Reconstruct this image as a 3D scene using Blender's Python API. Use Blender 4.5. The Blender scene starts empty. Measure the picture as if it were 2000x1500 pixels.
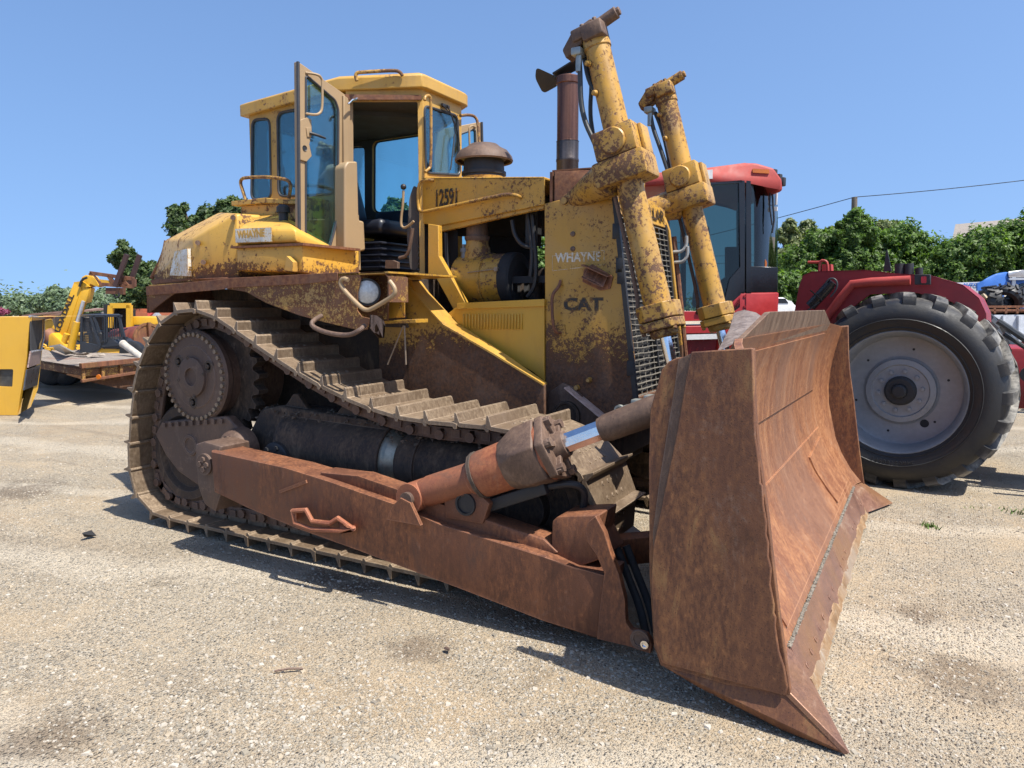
import bpy, bmesh, math, random
from mathutils import Vector, Matrix, noise
S = bpy.context.scene
COL = S.collection
V = Vector
R = math.radians
# ---------------------------------------------------------------- camera
CAM = V((0, 0, 1.75)); YAW = R(29.4); PITCH = R(-6.0); FPX = 1430.0
FW = V((-math.sin(YAW)*math.cos(PITCH), math.cos(YAW)*math.cos(PITCH), math.sin(PITCH)))
RT = V((math.cos(YAW), math.sin(YAW), 0)); UP = RT.cross(FW)
FH = V((-math.sin(YAW), math.cos(YAW), 0))
cd = bpy.data.cameras.new("Camera"); cam = bpy.data.objects.new("Camera", cd); COL.objects.link(cam)
cam.location = CAM; cam.rotation_euler = (math.pi/2+PITCH, 0, YAW)
cd.sensor_width = 36; cd.lens = FPX/2000*36; cd.clip_start = .05; cd.clip_end = 3000
S.camera = cam
# survey helpers: where the sight line of a photo point meets a known plane of the place
def ray(x, y): return FW + RT*((x-1000)/FPX) + UP*((750-y)/FPX)
def atX(x, y, v): d = ray(x, y); return CAM + d*((v-CAM.x)/d.x)
def atY(x, y, v): d = ray(x, y); return CAM + d*((v-CAM.y)/d.y)
def atZ(x, y, v=0.): d = ray(x, y); return CAM + d*((v-CAM.z)/d.z)
def atD(x, y, v): d = ray(x, y); return CAM + d*(v/d.dot(FH))
YC = 5.115                                    # centre line of the bulldozer
def mir(p): return V((p[0], 2*YC-p[1], p[2]))
# ---------------------------------------------------------------- world and sun
SUN_EL, SUN_AZ = R(62), R(-8)
w = bpy.data.worlds.new("World"); S.world = w; w.use_nodes = True
nt = w.node_tree; bg = nt.nodes["Background"]
sky = nt.nodes.new("ShaderNodeTexSky"); sky.sky_type = 'NISHITA'; sky.sun_disc = False
sky.sun_elevation = SUN_EL; sky.sun_rotation = math.pi/2-SUN_AZ
sky.air_density = 1.0; sky.dust_density = 1.6; sky.ozone_density = 7; sky.altitude = 0
tc = nt.nodes.new("ShaderNodeTexCoord"); mr = nt.nodes.new("ShaderNodeVectorMath"); mr.operation = 'MULTIPLY_ADD'
mr.inputs[1].default_value = (1, 1, .62); mr.inputs[2].default_value = (0, 0, .19); nz = nt.nodes.new("ShaderNodeVectorMath"); nz.operation = 'NORMALIZE'
nt.links.new(tc.outputs['Generated'], mr.inputs[0]); nt.links.new(mr.outputs[0], nz.inputs[0]); nt.links.new(nz.outputs[0], sky.inputs[0])
nt.links.new(sky.outputs[0], bg.inputs[0]); bg.inputs[1].default_value = .13
sl = bpy.data.lights.new("Sun", 'SUN'); sl.energy = 5.0; sl.angle = R(.5); sl.color = (1, .95, .865)
so = bpy.data.objects.new("Sun", sl); COL.objects.link(so); so.location = (3, -1, 12)
sd = V((math.cos(SUN_EL)*math.cos(SUN_AZ), math.cos(SUN_EL)*math.sin(SUN_AZ), math.sin(SUN_EL)))
so.rotation_euler = sd.to_track_quat('Z', 'Y').to_euler()
S.view_settings.view_transform = 'Standard'; S.view_settings.look = 'None'
S.view_settings.exposure = .72; S.view_settings.gamma = 1
# ---------------------------------------------------------------- materials
class NT:
    def __init__(s, name):
        s.m = bpy.data.materials.new(name); s.m.use_nodes = True; s.t = s.m.node_tree
        s.b = s.t.nodes["Principled BSDF"]; s.out = s.t.nodes["Material Output"]
        s.pos = s.n('ShaderNodeNewGeometry').outputs['Position']
    def n(s, t, **k):
        o = s.t.nodes.new(t)
        for a, v in k.items(): setattr(o, a, v)
        return o
    def put(s, sock, v):
        if hasattr(v, 'links') or isinstance(v, bpy.types.NodeSocket): s.t.links.new(v, sock)
        elif isinstance(v, (tuple, list)) and len(v) == 3 and sock.type == 'RGBA': sock.default_value = (*v, 1)
        else: sock.default_value = v
    def noise(s, scale, detail=6, rough=.6, stretch=None, dist=0, vec=None):
        o = s.n('ShaderNodeTexNoise'); o.inputs['Scale'].default_value = scale; o.inputs['Detail'].default_value = detail
        o.inputs['Roughness'].default_value = rough; o.inputs['Distortion'].default_value = dist
        p = vec or s.pos
        if stretch:
            q = s.n('ShaderNodeVectorMath', operation='MULTIPLY'); s.put(q.inputs[0], p); q.inputs[1].default_value = stretch; p = q.outputs[0]
        s.put(o.inputs['Vector'], p); return o.outputs['Fac']
    def vor(s, scale, out='Distance', feature='F1', rand=1):
        o = s.n('ShaderNodeTexVoronoi', feature=feature); o.inputs['Scale'].default_value = scale; o.inputs['Randomness'].default_value = rand
        s.put(o.inputs['Vector'], s.pos); return o.outputs[out]
    def math(s, op, a, b=0, c=None, clamp=False):
        o = s.n('ShaderNodeMath', operation=op, use_clamp=clamp); s.put(o.inputs[0], a); s.put(o.inputs[1], b)
        if c is not None: s.put(o.inputs[2], c)
        return o.outputs[0]
    def step(s, v, lo, hi, a=0., b=1.):
        o = s.n('ShaderNodeMapRange'); s.put(o.inputs[0], v)
        for i, x in enumerate((lo, hi, a, b)): s.put(o.inputs[1+i], x)
        return o.outputs[0]
    def mix(s, f, a, b, mode='MIX'):
        o = s.n('ShaderNodeMix', data_type='RGBA', blend_type=mode); s.put(o.inputs[0], f); s.put(o.inputs[6], a); s.put(o.inputs[7], b)
        return o.outputs[2]
    def axis(s, i):
        o = s.n('ShaderNodeSeparateXYZ'); s.put(o.inputs[0], s.pos); return o.outputs[i]
    def bump(s, h, strength=.5, dist=.01):
        o = s.n('ShaderNodeBump'); o.inputs['Strength'].default_value = strength; o.inputs['Distance'].default_value = dist
        s.put(o.inputs['Height'], h); s.t.links.new(o.outputs[0], s.b.inputs['Normal'])
    def edge(s, r=.012):
        b = s.n('ShaderNodeBevel', samples=4); b.inputs['Radius'].default_value = r
        g = s.n('ShaderNodeNewGeometry'); d = s.n('ShaderNodeVectorMath', operation='DOT_PRODUCT'); s.put(d.inputs[0], b.outputs[0]); s.put(d.inputs[1], g.outputs['Normal'])
        return s.step(d.outputs['Value'], .985, .86)
    def set(s, **k):
        for a, v in k.items():
            s.put(s.b.inputs[{'col': 'Base Color', 'rough': 'Roughness', 'metal': 'Metallic', 'spec': 'Specular IOR Level', 'coat': 'Coat Weight',
                              'trans': 'Transmission Weight', 'alpha': 'Alpha', 'ecol': 'Emission Color', 'estr': 'Emission Strength'}[a]], v)
        return s.m
def plain(name, col, rough=.5, metal=0, vary=.25, sc=6, bump=.15):
    t = NT(name); a = t.noise(sc, 6, .65); b = t.noise(sc*9, 4, .6)
    c = t.mix(t.step(a, .3, .7), tuple(x*(1-vary) for x in col), tuple(min(1, x*(1+vary*.6)) for x in col))
    c = t.mix(t.step(b, .35, .75, 0, .3), c, tuple(x*.6 for x in col))
    t.set(col=c, rough=t.step(a, .3, .7, rough*.8, min(1, rough*1.25)), metal=metal); t.bump(b, bump, .004); return t.m
def paint(name, base, rust=(.06, .036, .026), rust2=(.15, .07, .035), amt=0., sc=16, zlo=None, zhi=None, zamt=.35, dirt=.3, rough=.42, streaks=.12):
    """old paint: chips down to dark rust, rust runs, dust; more chips towards zlo where the machine is scuffed bare"""
    t = NT(name)
    big = t.noise(1.7, 4, .6); mid = t.noise(sc*.5, 6, .7, dist=.4); fine = t.noise(sc*2.6, 8, .72); spk = t.noise(sc*7, 4, .7)
    v = t.math('MULTIPLY_ADD', big, .5, t.math('MULTIPLY', fine, .9)); v = t.math('MULTIPLY_ADD', mid, .5, v)
    v = t.math('ADD', v, amt); eg = t.edge(); v = t.math('MULTIPLY_ADD', eg, .13, v)
    if zlo is not None: v = t.math('ADD', v, t.step(t.axis(2), zhi, zlo, 0, zamt))
    chip = t.step(v, 1.0, 1.03)
    sp = t.math('ADD', t.math('MULTIPLY_ADD', spk, .8, t.math('MULTIPLY', mid, .4)), amt)
    if zlo is not None: sp = t.math('ADD', sp, t.step(t.axis(2), zhi, zlo, 0, zamt))
    chip = t.math('MAXIMUM', chip, t.step(sp, .72, .75))
    run = t.noise(9, 5, .6, (1, 1, .12)); stain = t.step(t.math('MULTIPLY_ADD', big, .5, run), .78, 1.05, 0, .75)
    c = t.mix(t.step(big, .35, .7, 0, dirt), base, tuple(x*.62 for x in base))
    c = t.mix(t.step(t.noise(5, 5, .6), .45, .7, 0, dirt*.6), c, (.34, .25, .13))
    c = t.mix(t.math('MULTIPLY', stain, streaks*4), c, rust2)
    c = t.mix(t.step(v, .93, 1.02, 0, .22), c, rust2)
    rc = t.mix(t.step(fine, .38, .62), rust, rust2); rc = t.mix(t.step(mid, .45, .7, 0, .5), rc, (.15, .1, .075))
    t.set(col=t.mix(chip, c, rc), rough=t.mix(chip, (rough,)*3, (.8,)*3), spec=t.mix(chip, (.45,)*3, (.2,)*3))
    t.bump(t.math('MULTIPLY_ADD', chip, -.5, t.math('MULTIPLY', fine, .35)), .45, .006); return t.m
def rust(name, a, b, c, vert=(1, 1, .07), sc=22, rough=.62, metal=.25, fine_amt=.35, blot=.6):
    """bare rusted steel with streaks"""
    t = NT(name); st = t.noise(sc, 6, .62, vert, .2); st2 = t.noise(sc*3, 4, .6, vert); bl = t.noise(2.2, 7, .7, dist=.3); f = t.noise(70, 5, .7)
    col = t.mix(t.step(st, .40, .60), a, b); col = t.mix(t.step(bl, .5, .66, 0, blot), col, c)
    col = t.mix(t.step(st2, .5, .75, 0, .4), col, tuple(x*.5 for x in a)); col = t.mix(t.step(f, .5, .8, 0, fine_amt), col, tuple(min(1, x*1.6) for x in b))
    t.set(col=col, rough=t.step(st, .3, .7, rough-.1, rough+.14), metal=metal); t.bump(t.math('MULTIPLY_ADD', st, .4, f), .3, .004); return t.m
def mottled(name, a, b, c, d_, vert=(1, 1, .3), sc=7, rough=.65, metal=.15, dark=.5):
    """weathered bare steel: orange and brown blotches, fine grain, faint runs, dark pits and scuffs"""
    t = NT(name); bl = t.noise(sc, 10, .72, vert, .5); big = t.noise(1.3, 5, .6, (1, 1, .6)); gr = t.noise(55, 6, .7, (1, 1, .45)); run = t.noise(24, 4, .6, (1, 1, .04)); pit = t.noise(130, 3, .6)
    v = t.math('MULTIPLY_ADD', gr, .6, t.math('MULTIPLY', bl, .65)); v = t.math('MULTIPLY_ADD', t.math('SUBTRACT', run, .5), .22, v)
    col = t.mix(t.step(v, .54, .74), a, b); col = t.mix(t.step(big, .46, .60, 0, .75), col, c)
    col = t.mix(t.math('MULTIPLY', t.step(bl, .57, .66), .65), col, d_); col = t.mix(t.step(run, .56, .70, 0, .28), col, tuple(x*.5 for x in a)); scf = t.math('MULTIPLY', t.step(t.noise(2.6, 7, .75, (1, 1, .7), 1.2), .57, .66), t.step(gr, .40, .62)); col = t.mix(t.math('MULTIPLY', scf, .5), col, (.20, .15, .12)); col = t.mix(t.step(t.noise(1.8, 6, .7, (1, 1, .5), .8), .42, .34, 0, .6), col, tuple(x*.55 for x in a))
    col = t.mix(t.step(pit, .6, .68, 0, dark), col, tuple(x*.3 for x in a)); col = t.mix(t.step(gr, .60, .72, 0, .35), col, tuple(min(1, x*1.5) for x in b)); col = t.mix(t.math('MULTIPLY', t.edge(.009), .55), col, tuple(min(1, x*1.25+.06) for x in b))
    t.set(col=col, rough=t.step(v, .5, .8, rough-.1, rough+.15), metal=metal); t.bump(t.math('MULTIPLY_ADD', pit, .5, t.math('MULTIPLY_ADD', gr, .5, bl)), .4, .004); return t.m
M = {}
YEL = (.52, .28, .036)
M['yel'] = paint('yellow_worn', YEL, amt=-.06)
M['yel_clean'] = paint('yellow_kept', (.53, .30, .052), amt=-.125, dirt=.5, streaks=.14)
M['yel_panel'] = paint('yellow_louvre', (.56, .31, .034), amt=-.18, dirt=.25, streaks=.08)
M['yel_chip'] = paint('yellow_chipped', (.49, .265, .04), amt=.005, sc=15, dirt=.8, streaks=.25)
M['yel_guard'] = paint('yellow_scuffed', (.47, .25, .036), amt=-.055, sc=20, zlo=1.0, zhi=1.85, zamt=.40, dirt=.45)
M['yel_side'] = paint('yellow_bare_bottom', (.50, .26, .03), amt=-.06, sc=15, zlo=1.2, zhi=1.62, zamt=.42, dirt=.4)
M['yel_fender'] = paint('fender_rusty', (.42, .24, .05), amt=.10, sc=15, rust=(.10, .045, .028), rust2=(.17, .075, .035), dirt=.6)
M['yel_tank'] = paint('tank_faded', (.57, .325, .052), amt=-.02, sc=9, zlo=1.95, zhi=2.15, zamt=.18, dirt=.25)
M['rust_top'] = paint('rusty_lip', (.36, .2, .07), amt=.3, sc=12, rust=(.11, .045, .03), rust2=(.22, .1, .05))
M['blade'] = mottled('blade_steel', (.095, .038, .021), (.25, .11, .045), (.16, .066, .032), (.28, .165, .065), sc=8, dark=.7)
M['mold'] = mottled('mouldboard_steel', (.21, .083, .04), (.36, .165, .07), (.20, .10, .06), (.30, .17, .10), vert=(1, 1, .16), sc=6, rough=.5, dark=.25)
M['edge'] = mottled('edge_steel', (.17, .085, .06), (.27, .14, .09), (.26, .13, .055), (.38, .28, .2), vert=(1, .5, 1), sc=5, rough=.42, metal=.35, dark=.2)
M['weld'] = plain('packed_gravel', (.25, .225, .185), .95, 0, .6, 60, .8)
M['arm'] = mottled('push_arm_steel', (.11, .042, .022), (.28, .11, .045), (.15, .06, .032), (.09, .05, .036), vert=(1, 1, .25), sc=6)
M['armred'] = mottled('cylinder_rust', (.24, .07, .034), (.38, .14, .06), (.22, .085, .045), (.13, .06, .04), vert=(.6, 1, 1), sc=5)
M['iron'] = mottled('brown_iron', (.10, .06, .042), (.17, .105, .07), (.08, .052, .04), (.19, .13, .09), vert=(1, 1, .8), sc=7, metal=.15)
M['grease'] = mottled('greasy_iron', (.026, .017, .012), (.10, .066, .042), (.05, .034, .024), (.15, .105, .068), vert=(1, 1, .5), sc=7, rough=.85, metal=0, dark=.5)
M['pad'] = mottled('track_pad', (.15, .105, .068), (.30, .225, .15), (.18, .125, .082), (.12, .075, .048), vert=(1, .5, 1), sc=6, rough=.5, metal=.3)
M['band'] = plain('worn_band', (.32, .30, .24), .38, .7, .4, 14, .1)
M['wire'] = plain('grille_wire', (.21, .19, .155), .6, .2)
M['yel_old'] = paint('air_cleaner_yellow', (.44, .235, .03), amt=.02, sc=11, dirt=.6)
M['chrome'] = plain('chrome', (.75, .77, .8), .1, 1, .1, 20, .05)
M['dirt'] = plain('dry_dirt', (.11, .085, .062), .95, 0, .5, 30, .5)
M['dark'] = plain('near_black', (.018, .018, .02), .8)  # plain near-black for dark parts, holes and openings
M['black'] = plain('black_rubber', (.02, .02, .022), .55)
M['hose'] = plain('hose_rubber', (.03, .035, .038), .5)
M['tan'] = paint('tan_paint', (.33, .225, .12), amt=-.34, dirt=.3, streaks=.03, rough=.5)
M['tan_dark'] = plain('cab_lining', (.05, .042, .036), .8)
M['seat'] = plain('seat_vinyl', (.014, .016, .026), .45)
M['stack'] = rust('stack_steel', (.085, .035, .026), (.17, .08, .055), (.10, .06, .05), vert=(1, 1, .03), sc=20, rough=.35, metal=.6)
M['stack_low'] = rust('stack_steel_low', (.05, .045, .045), (.10, .09, .09), (.08, .05, .04), vert=(1, 1, .03), sc=20, rough=.35, metal=.6)
M['lamp'] = plain('lamp_lens', (.62, .64, .62), .15, .3, .3, 60, .4)
M['white'] = plain('white_paint', (.7, .7, .68), .5)
M['decal'] = paint('worn_decal', (.66, .63, .55), rust=(.5, .3, .06), rust2=(.55, .34, .08), amt=.02, sc=24)
M['letter'] = paint('worn_letter', (.66, .63, .55), rust=(.4, .24, .05), rust2=(.42, .26, .06), amt=.0, sc=26)
M['ink'] = paint('stencil_black', (.016, .014, .012), rust=(.38, .2, .03), rust2=(.2, .1, .03), amt=-.03, sc=22, dirt=0, streaks=0)
M['rubber_seal'] = plain('rubber_seal', (.035, .036, .04), .5)
def glass(name, tint, refl=.9, alpha=.25):
    t = NT(name); gl = t.n('ShaderNodeBsdfGlossy'); gl.inputs['Roughness'].default_value = .03
    tr = t.n('ShaderNodeBsdfTransparent'); tr.inputs[0].default_value = (*tint, 1)
    df = t.n('ShaderNodeBsdfDiffuse'); df.inputs[0].default_value = (.3, .3, .27, 1)
    fr = t.n('ShaderNodeFresnel'); fr.inputs[0].default_value = 1.5
    m1 = t.n('ShaderNodeMixShader'); t.put(m1.inputs[0], t.step(t.noise(4, 5, .7, (1, 1, .4)), .45, .8, alpha*.2, alpha)); t.t.links.new(tr.outputs[0], m1.inputs[1]); t.t.links.new(df.outputs[0], m1.inputs[2])
    m2 = t.n('ShaderNodeMixShader'); t.put(m2.inputs[0], t.math('MULTIPLY', fr.outputs[0], refl)); t.t.links.new(m1.outputs[0], m2.inputs[1]); t.t.links.new(gl.outputs[0], m2.inputs[2])
    t.t.links.new(m2.outputs[0], t.out.inputs[0]); return t.m
M['glass'] = glass('cab_glass', (.62, .86, .90), .7, .05)
M['glass_dark'] = glass('tinted_glass', (.30, .42, .40), 1, .02)
# ---------------------------------------------------------------- mesh builder
class MB:
    def __init__(s, T=None): s.bm = bmesh.new(); s.T = T
    def _add(s, verts, faces, sm=False):
        vs = [s.bm.verts.new(v) for v in verts]
        out = []
        for f in faces:
            try: out.append(s.bm.faces.new([vs[i] for i in f]))
            except ValueError: pass
        return vs, out
    def box(s, c, d, rot=None, bev=0):
        h = V(d)/2; c = V(c); Rm = rot if rot is not None else Matrix.Identity(3)
        co = [c + Rm @ V((x*h.x, y*h.y, z*h.z)) for x in (-1, 1) for y in (-1, 1) for z in (-1, 1)]
        vs, fs = s._add(co, [(0, 1, 3, 2), (4, 6, 7, 5), (0, 4, 5, 1), (2, 3, 7, 6), (0, 2, 6, 4), (1, 5, 7, 3)])
        if bev: s._bev(fs, bev)
        return s
    def _bev(s, fs, b):
        es = list({e for f in fs for e in f.edges})
        bmesh.ops.bevel(s.bm, geom=es, offset=b, segments=2, affect='EDGES', profile=.5, clamp_overlap=True)
    def beam(s, a, b, w, h, up=(0, 0, 1), bev=0):
        a, b = V(a), V(b); d = (b-a); L = d.length; d.normalize(); u = V(up); r = d.cross(u)
        if r.length < 1e-4: r = d.cross(V((0, 1, 0)))
        r.normalize(); u = r.cross(d)
        return s.box((a+b)/2, (L, w, h), Matrix((d, -r, u)).transposed(), bev)
    def prism(s, pts, vec, bev=0):
        pts = [V(p) for p in pts]; vec = V(vec); n = len(pts)
        co = pts + [p+vec for p in pts]
        vs, fs = s._add(co, [tuple(range(n)), tuple(range(2*n-1, n-1, -1))] + [(i, i+n, (i+1) % n+n, (i+1) % n) for i in range(n)])
        if bev: s._bev(fs, bev)
        return s
    def hull(s, pts, bev=0):
        vs = [s.bm.verts.new(V(p)) for p in pts]
        r = bmesh.ops.convex_hull(s.bm, input=vs)
        bad = [v for v in r['geom_interior'] if isinstance(v, bmesh.types.BMVert) and v.is_valid]
        bad += [v for v in vs if v.is_valid and not v.link_faces and v not in bad]
        if bad: bmesh.ops.delete(s.bm, geom=bad, context='VERTS')
        if bev:
            fs = [f for v in vs if v.is_valid for f in v.link_faces]
            fs = list(set(fs)); es = list({e for f in fs for e in f.edges if e.calc_face_angle(0) > .2})
            bmesh.ops.bevel(s.bm, geom=es, offset=bev, segments=2, affect='EDGES', profile=.5, clamp_overlap=True)
        return s
    def cyl(s, a, b, r0, r1=None, n=20, cap=True):
        return s.rings([(a, r0), (b, r0 if r1 is None else r1)], n, cap)
    def rings(s, pr, n=20, cap=True, phase=0):
        """surface of revolution through (centre point, radius) pairs lying on one straight axis"""
        a, b = V(pr[0][0]), V(pr[-1][0]); d = (b-a)
        if d.length < 1e-6: d = V((0, 0, 1))
        d.normalize(); u = d.orthogonal().normalized() if abs(d.z) > .95 else V((0, 0, 1)).cross(d).normalized(); w_ = d.cross(u)
        rr = []
        for c, r in pr:
            rr.append([s.bm.verts.new(V(c) + (u*math.cos(6.28318*k/n+phase) + w_*math.sin(6.28318*k/n+phase))*max(r, 1e-4)) for k in range(n)])
        for i in range(len(rr)-1):
            for k in range(n): s.bm.faces.new((rr[i][k], rr[i][(k+1) % n], rr[i+1][(k+1) % n], rr[i+1][k]))
        if cap: s.bm.faces.new(rr[0][::-1]); s.bm.faces.new(rr[-1])
        return s
    def lathe(s, a, axis, prof, n=24, cap=True, phase=0):
        """prof: (distance along axis, radius)"""
        a, ax = V(a), V(axis).normalized(); u = ax.orthogonal().normalized(); w_ = ax.cross(u); rr = []
        for t, r in prof: rr.append([s.bm.verts.new(a+ax*t+(u*math.cos(6.28318*k/n+phase)+w_*math.sin(6.28318*k/n+phase))*max(r, 1e-4)) for k in range(n)])
        for i in range(len(rr)-1):
            for k in range(n): s.bm.faces.new((rr[i][k], rr[i][(k+1) % n], rr[i+1][(k+1) % n], rr[i+1][k]))
        if cap: s.bm.faces.new(rr[0][::-1]); s.bm.faces.new(rr[-1])
        return s
    def tube(s, path, r, n=10, smooth=0, closed=False):
        p = [V(q) for q in path]
        for _ in range(smooth):
            q = [p[0]]
            for i in range(len(p)-1): q += [p[i].lerp(p[i+1], .25), p[i].lerp(p[i+1], .75)]
            p = q+[p[-1]]
        rr = []; prev = None
        for i, c in enumerate(p):
            d = (p[min(i+1, len(p)-1)]-p[max(i-1, 0)]).normalized()
            u = (prev - d*prev.dot(d)) if prev else d.orthogonal()
            if u.length < 1e-4: u = d.orthogonal()
            u.normalize(); prev = u; w_ = d.cross(u); rad = r(i/(len(p)-1)) if callable(r) else r
            rr.append([s.bm.verts.new(c+(u*math.cos(6.28318*k/n)+w_*math.sin(6.28318*k/n))*rad) for k in range(n)])
        for i in range(len(rr)-1):
            for k in range(n): s.bm.faces.new((rr[i][k], rr[i][(k+1) % n], rr[i+1][(k+1) % n], rr[i+1][k]))
        s.bm.faces.new(rr[0][::-1]); s.bm.faces.new(rr[-1]); return s
    def sheet(s, grid, th=None):
        """grid of points -> surface; th: offset vector gives it thickness"""
        g = [[s.bm.verts.new(V(p)) for p in row] for row in grid]
        for i in range(len(g)-1):
            for j in range(len(g[0])-1): s.bm.faces.new((g[i][j], g[i+1][j], g[i+1][j+1], g[i][j+1]))
        if th is not None:
            th = V(th); h = [[s.bm.verts.new(v.co+th) for v in row] for row in g]
            for i in range(len(g)-1):
                for j in range(len(g[0])-1): s.bm.faces.new((h[i][j], h[i][j+1], h[i+1][j+1], h[i+1][j]))
            a = g[0][:]+[r[-1] for r in g[1:]]+g[-1][-2::-1]+[r[0] for r in g[-2:0:-1]]
            b = h[0][:]+[r[-1] for r in h[1:]]+h[-1][-2::-1]+[r[0] for r in h[-2:0:-1]]
            for i in range(len(a)): s.bm.faces.new((a[i], b[i], b[(i+1) % len(a)], a[(i+1) % len(a)]))
        return s
    def ico(s, c, r, sub=1, sq=(1, 1, 1)):
        m = Matrix.Translation(c) @ Matrix.Diagonal((r*sq[0], r*sq[1], r*sq[2], 1))
        bmesh.ops.create_icosphere(s.bm, subdivisions=sub, radius=1, matrix=m); return s
    def build(s, name, mat, parent=None, bev=0, ang=32, label=None, local=False, clean=True):
        if s.T is not None: bmesh.ops.transform(s.bm, matrix=s.T, verts=s.bm.verts[:])
        if clean: bmesh.ops.recalc_face_normals(s.bm, faces=s.bm.faces[:])
        me = bpy.data.meshes.new(name); s.bm.to_mesh(me); s.bm.free()
        me.polygons.foreach_set('use_smooth', [True]*len(me.polygons)); me.set_sharp_from_angle(angle=R(ang))
        me.materials.append(M[mat] if isinstance(mat, str) else mat)
        return link(name, me, parent, bev, label, local)
def link(name, me, parent=None, bev=0, label=None, local=False):
    o = bpy.data.objects.new(name, me); COL.objects.link(o)
    if parent is not None:
        o.parent = parent
        if parent.type == 'EMPTY' and not local: o.location = -parent.location
    if bev:
        b = o.modifiers.new('bevel', 'BEVEL'); b.width = bev; b.segments = 2; b.limit_method = 'ANGLE'; b.angle_limit = R(40); b.use_clamp_overlap = True
    if label: o['label'] = label
    return o
def root(name, label, cat, loc, group=None, rz=0):
    o = bpy.data.objects.new(name, None); COL.objects.link(o); o.location = loc; o.rotation_euler = (0, 0, rz); o.empty_display_size = .2
    o['label'] = label; o['category'] = cat
    if group: o['group'] = group
    return o
def tag(o, label, cat, group=None, kind=None):
    if label: o['label'] = label
    if cat: o['category'] = cat
    if group: o['group'] = group
    if kind: o['kind'] = kind
    return o
def copy_tree(o, parent=None):
    c = o.copy(); COL.objects.link(c); c.parent = parent
    for ch in list(o.children): copy_tree(ch, c)
    return c
def text(name, body, mat, origin, xdir, updir, size, parent, sx=1., depth=.002, bold=0., align='LEFT', space=1., local=False, T=None, fit=None):
    cu = bpy.data.curves.new(name, 'FONT'); cu.body = body; cu.size = size; cu.extrude = depth; cu.offset = bold; cu.align_x = align; cu.space_character = space
    tmp = bpy.data.objects.new(name, cu); COL.objects.link(tmp); dg = bpy.context.evaluated_depsgraph_get()
    me = bpy.data.meshes.new_from_object(tmp.evaluated_get(dg)); bpy.data.objects.remove(tmp)
    if fit:
        xs_ = [v.co.x for v in me.vertices]; sx = fit/(max(xs_)-min(xs_))
    x = V(xdir).normalized(); u = V(updir); u = (u-x*u.dot(x)).normalized(); z = x.cross(u)
    m = Matrix.Translation(origin) @ Matrix((x, u, z)).transposed().to_4x4() @ Matrix.Diagonal((sx, 1, 1, 1))
    if T is not None: m = T @ m
    me.transform(m); me.materials.clear(); me.materials.append(M[mat]); return link(name, me, parent, local=local)
def py(pts, Y): return [atY(x, y, Y) for x, y in pts]
def px(pts, X): return [atX(x, y, X) for x, y in pts]
def pz(pts, Z=0): return [atZ(x, y, Z) for x, y in pts]
def bolt(mb, p, axis, r=.018, h=.014): mb.lathe(p, axis, [(0, r), (h, r), (h, r*.2)], 6)
# ---------------------------------------------------------------- ground
t = NT('gravel_lot')
geo = t.pos
c1 = t.vor(62, 'Color'); d1 = t.vor(62); d2 = t.vor(150); c2 = t.vor(150, 'Color')
big = t.noise(.55, 5, .6); midn = t.noise(2.3, 6, .65, dist=.6); fine = t.noise(240, 3, .7)
sep = t.n('ShaderNodeSeparateColor'); t.put(sep.inputs[0], c1); g1 = sep.outputs[0]; g3 = sep.outputs[1]
sep2 = t.n('ShaderNodeSeparateColor'); t.put(sep2.inputs[0], c2); g2 = sep2.outputs[0]
soil = t.mix(t.step(midn, .35, .68), (.47, .36, .235), (.36, .285, .195))
soil = t.mix(t.step(big, .4, .66, 0, .8), soil, (.40, .35, .275)); soil = t.mix(t.step(t.noise(.33, 5, .65, dist=.6), .46, .6, 0, .55), soil, (.56, .46, .33)); soil = t.mix(t.step(t.noise(.8, 6, .7, dist=.8), .55, .68, 0, .6), soil, (.30, .235, .165))
stone = t.mix(g1, (.26, .225, .175), (.53, .48, .40)); stone = t.mix(t.step(g3, .86, .9), stone, (.16, .15, .14)); stone = t.mix(t.step(g3, .05, .1, 1, 0), stone, (.56, .53, .47))
grit = t.mix(g2, (.22, .19, .145), (.50, .445, .36))
gm = t.step(t.math('MULTIPLY_ADD', midn, .6, big), .64, .82)           # where gravel lies thick
c = t.mix(t.math('MULTIPLY', t.step(g2, .35, .42), t.step(gm, 0, 1, .42, 1)), soil, grit)
c = t.mix(t.math('MULTIPLY', t.math('MULTIPLY', t.step(g1, .42, .46), t.step(d1, .42, .36)), t.step(gm, 0, 1, .12, .95)), c, stone)
oil = t.math('MULTIPLY', t.step(t.noise(1.1, 5, .65, dist=.5), .61, .70), t.step(t.noise(7, 6, .7), .4, .6))
c = t.mix(t.math('MULTIPLY', oil, .55), c, (.12, .095, .07))
tr = t.noise(2.6, 5, .65, (.10, 1, 1), .3); c = t.mix(t.step(tr, .53, .64, 0, .5), c, (.50, .40, .28)); tr2 = t.noise(1.9, 5, .65, (.14, 1, 1), .4); c = t.mix(t.step(tr2, .58, .66, 0, .45), c, (.27, .22, .165))
c = t.mix(1., c, (.80, .785, .755), 'MULTIPLY'); dp = t.n('ShaderNodeVectorMath', operation='DOT_PRODUCT'); t.put(dp.inputs[0], t.pos); dp.inputs[1].default_value = tuple((FH*1.0+RT*.18))
dd = t.math('MULTIPLY_ADD', t.noise(.35, 3, .5), 2.6, dp.outputs['Value']); sn = t.math('SINE', t.math('MULTIPLY', dd, 3.4)); sn2 = t.math('SINE', t.math('MULTIPLY_ADD', dd, 3.4, 1.1))
lugs = t.step(t.math('SINE', t.math('MULTIPLY', t.axis(0), 48.)), -.2, .6, .55, 1.)
mk = t.math('MULTIPLY', t.step(sn, .55, .9), t.step(t.noise(.5, 4, .6), .44, .58)); c = t.mix(t.math('MULTIPLY', t.math('MULTIPLY', mk, lugs), .42), c, (.25, .20, .145))
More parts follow.
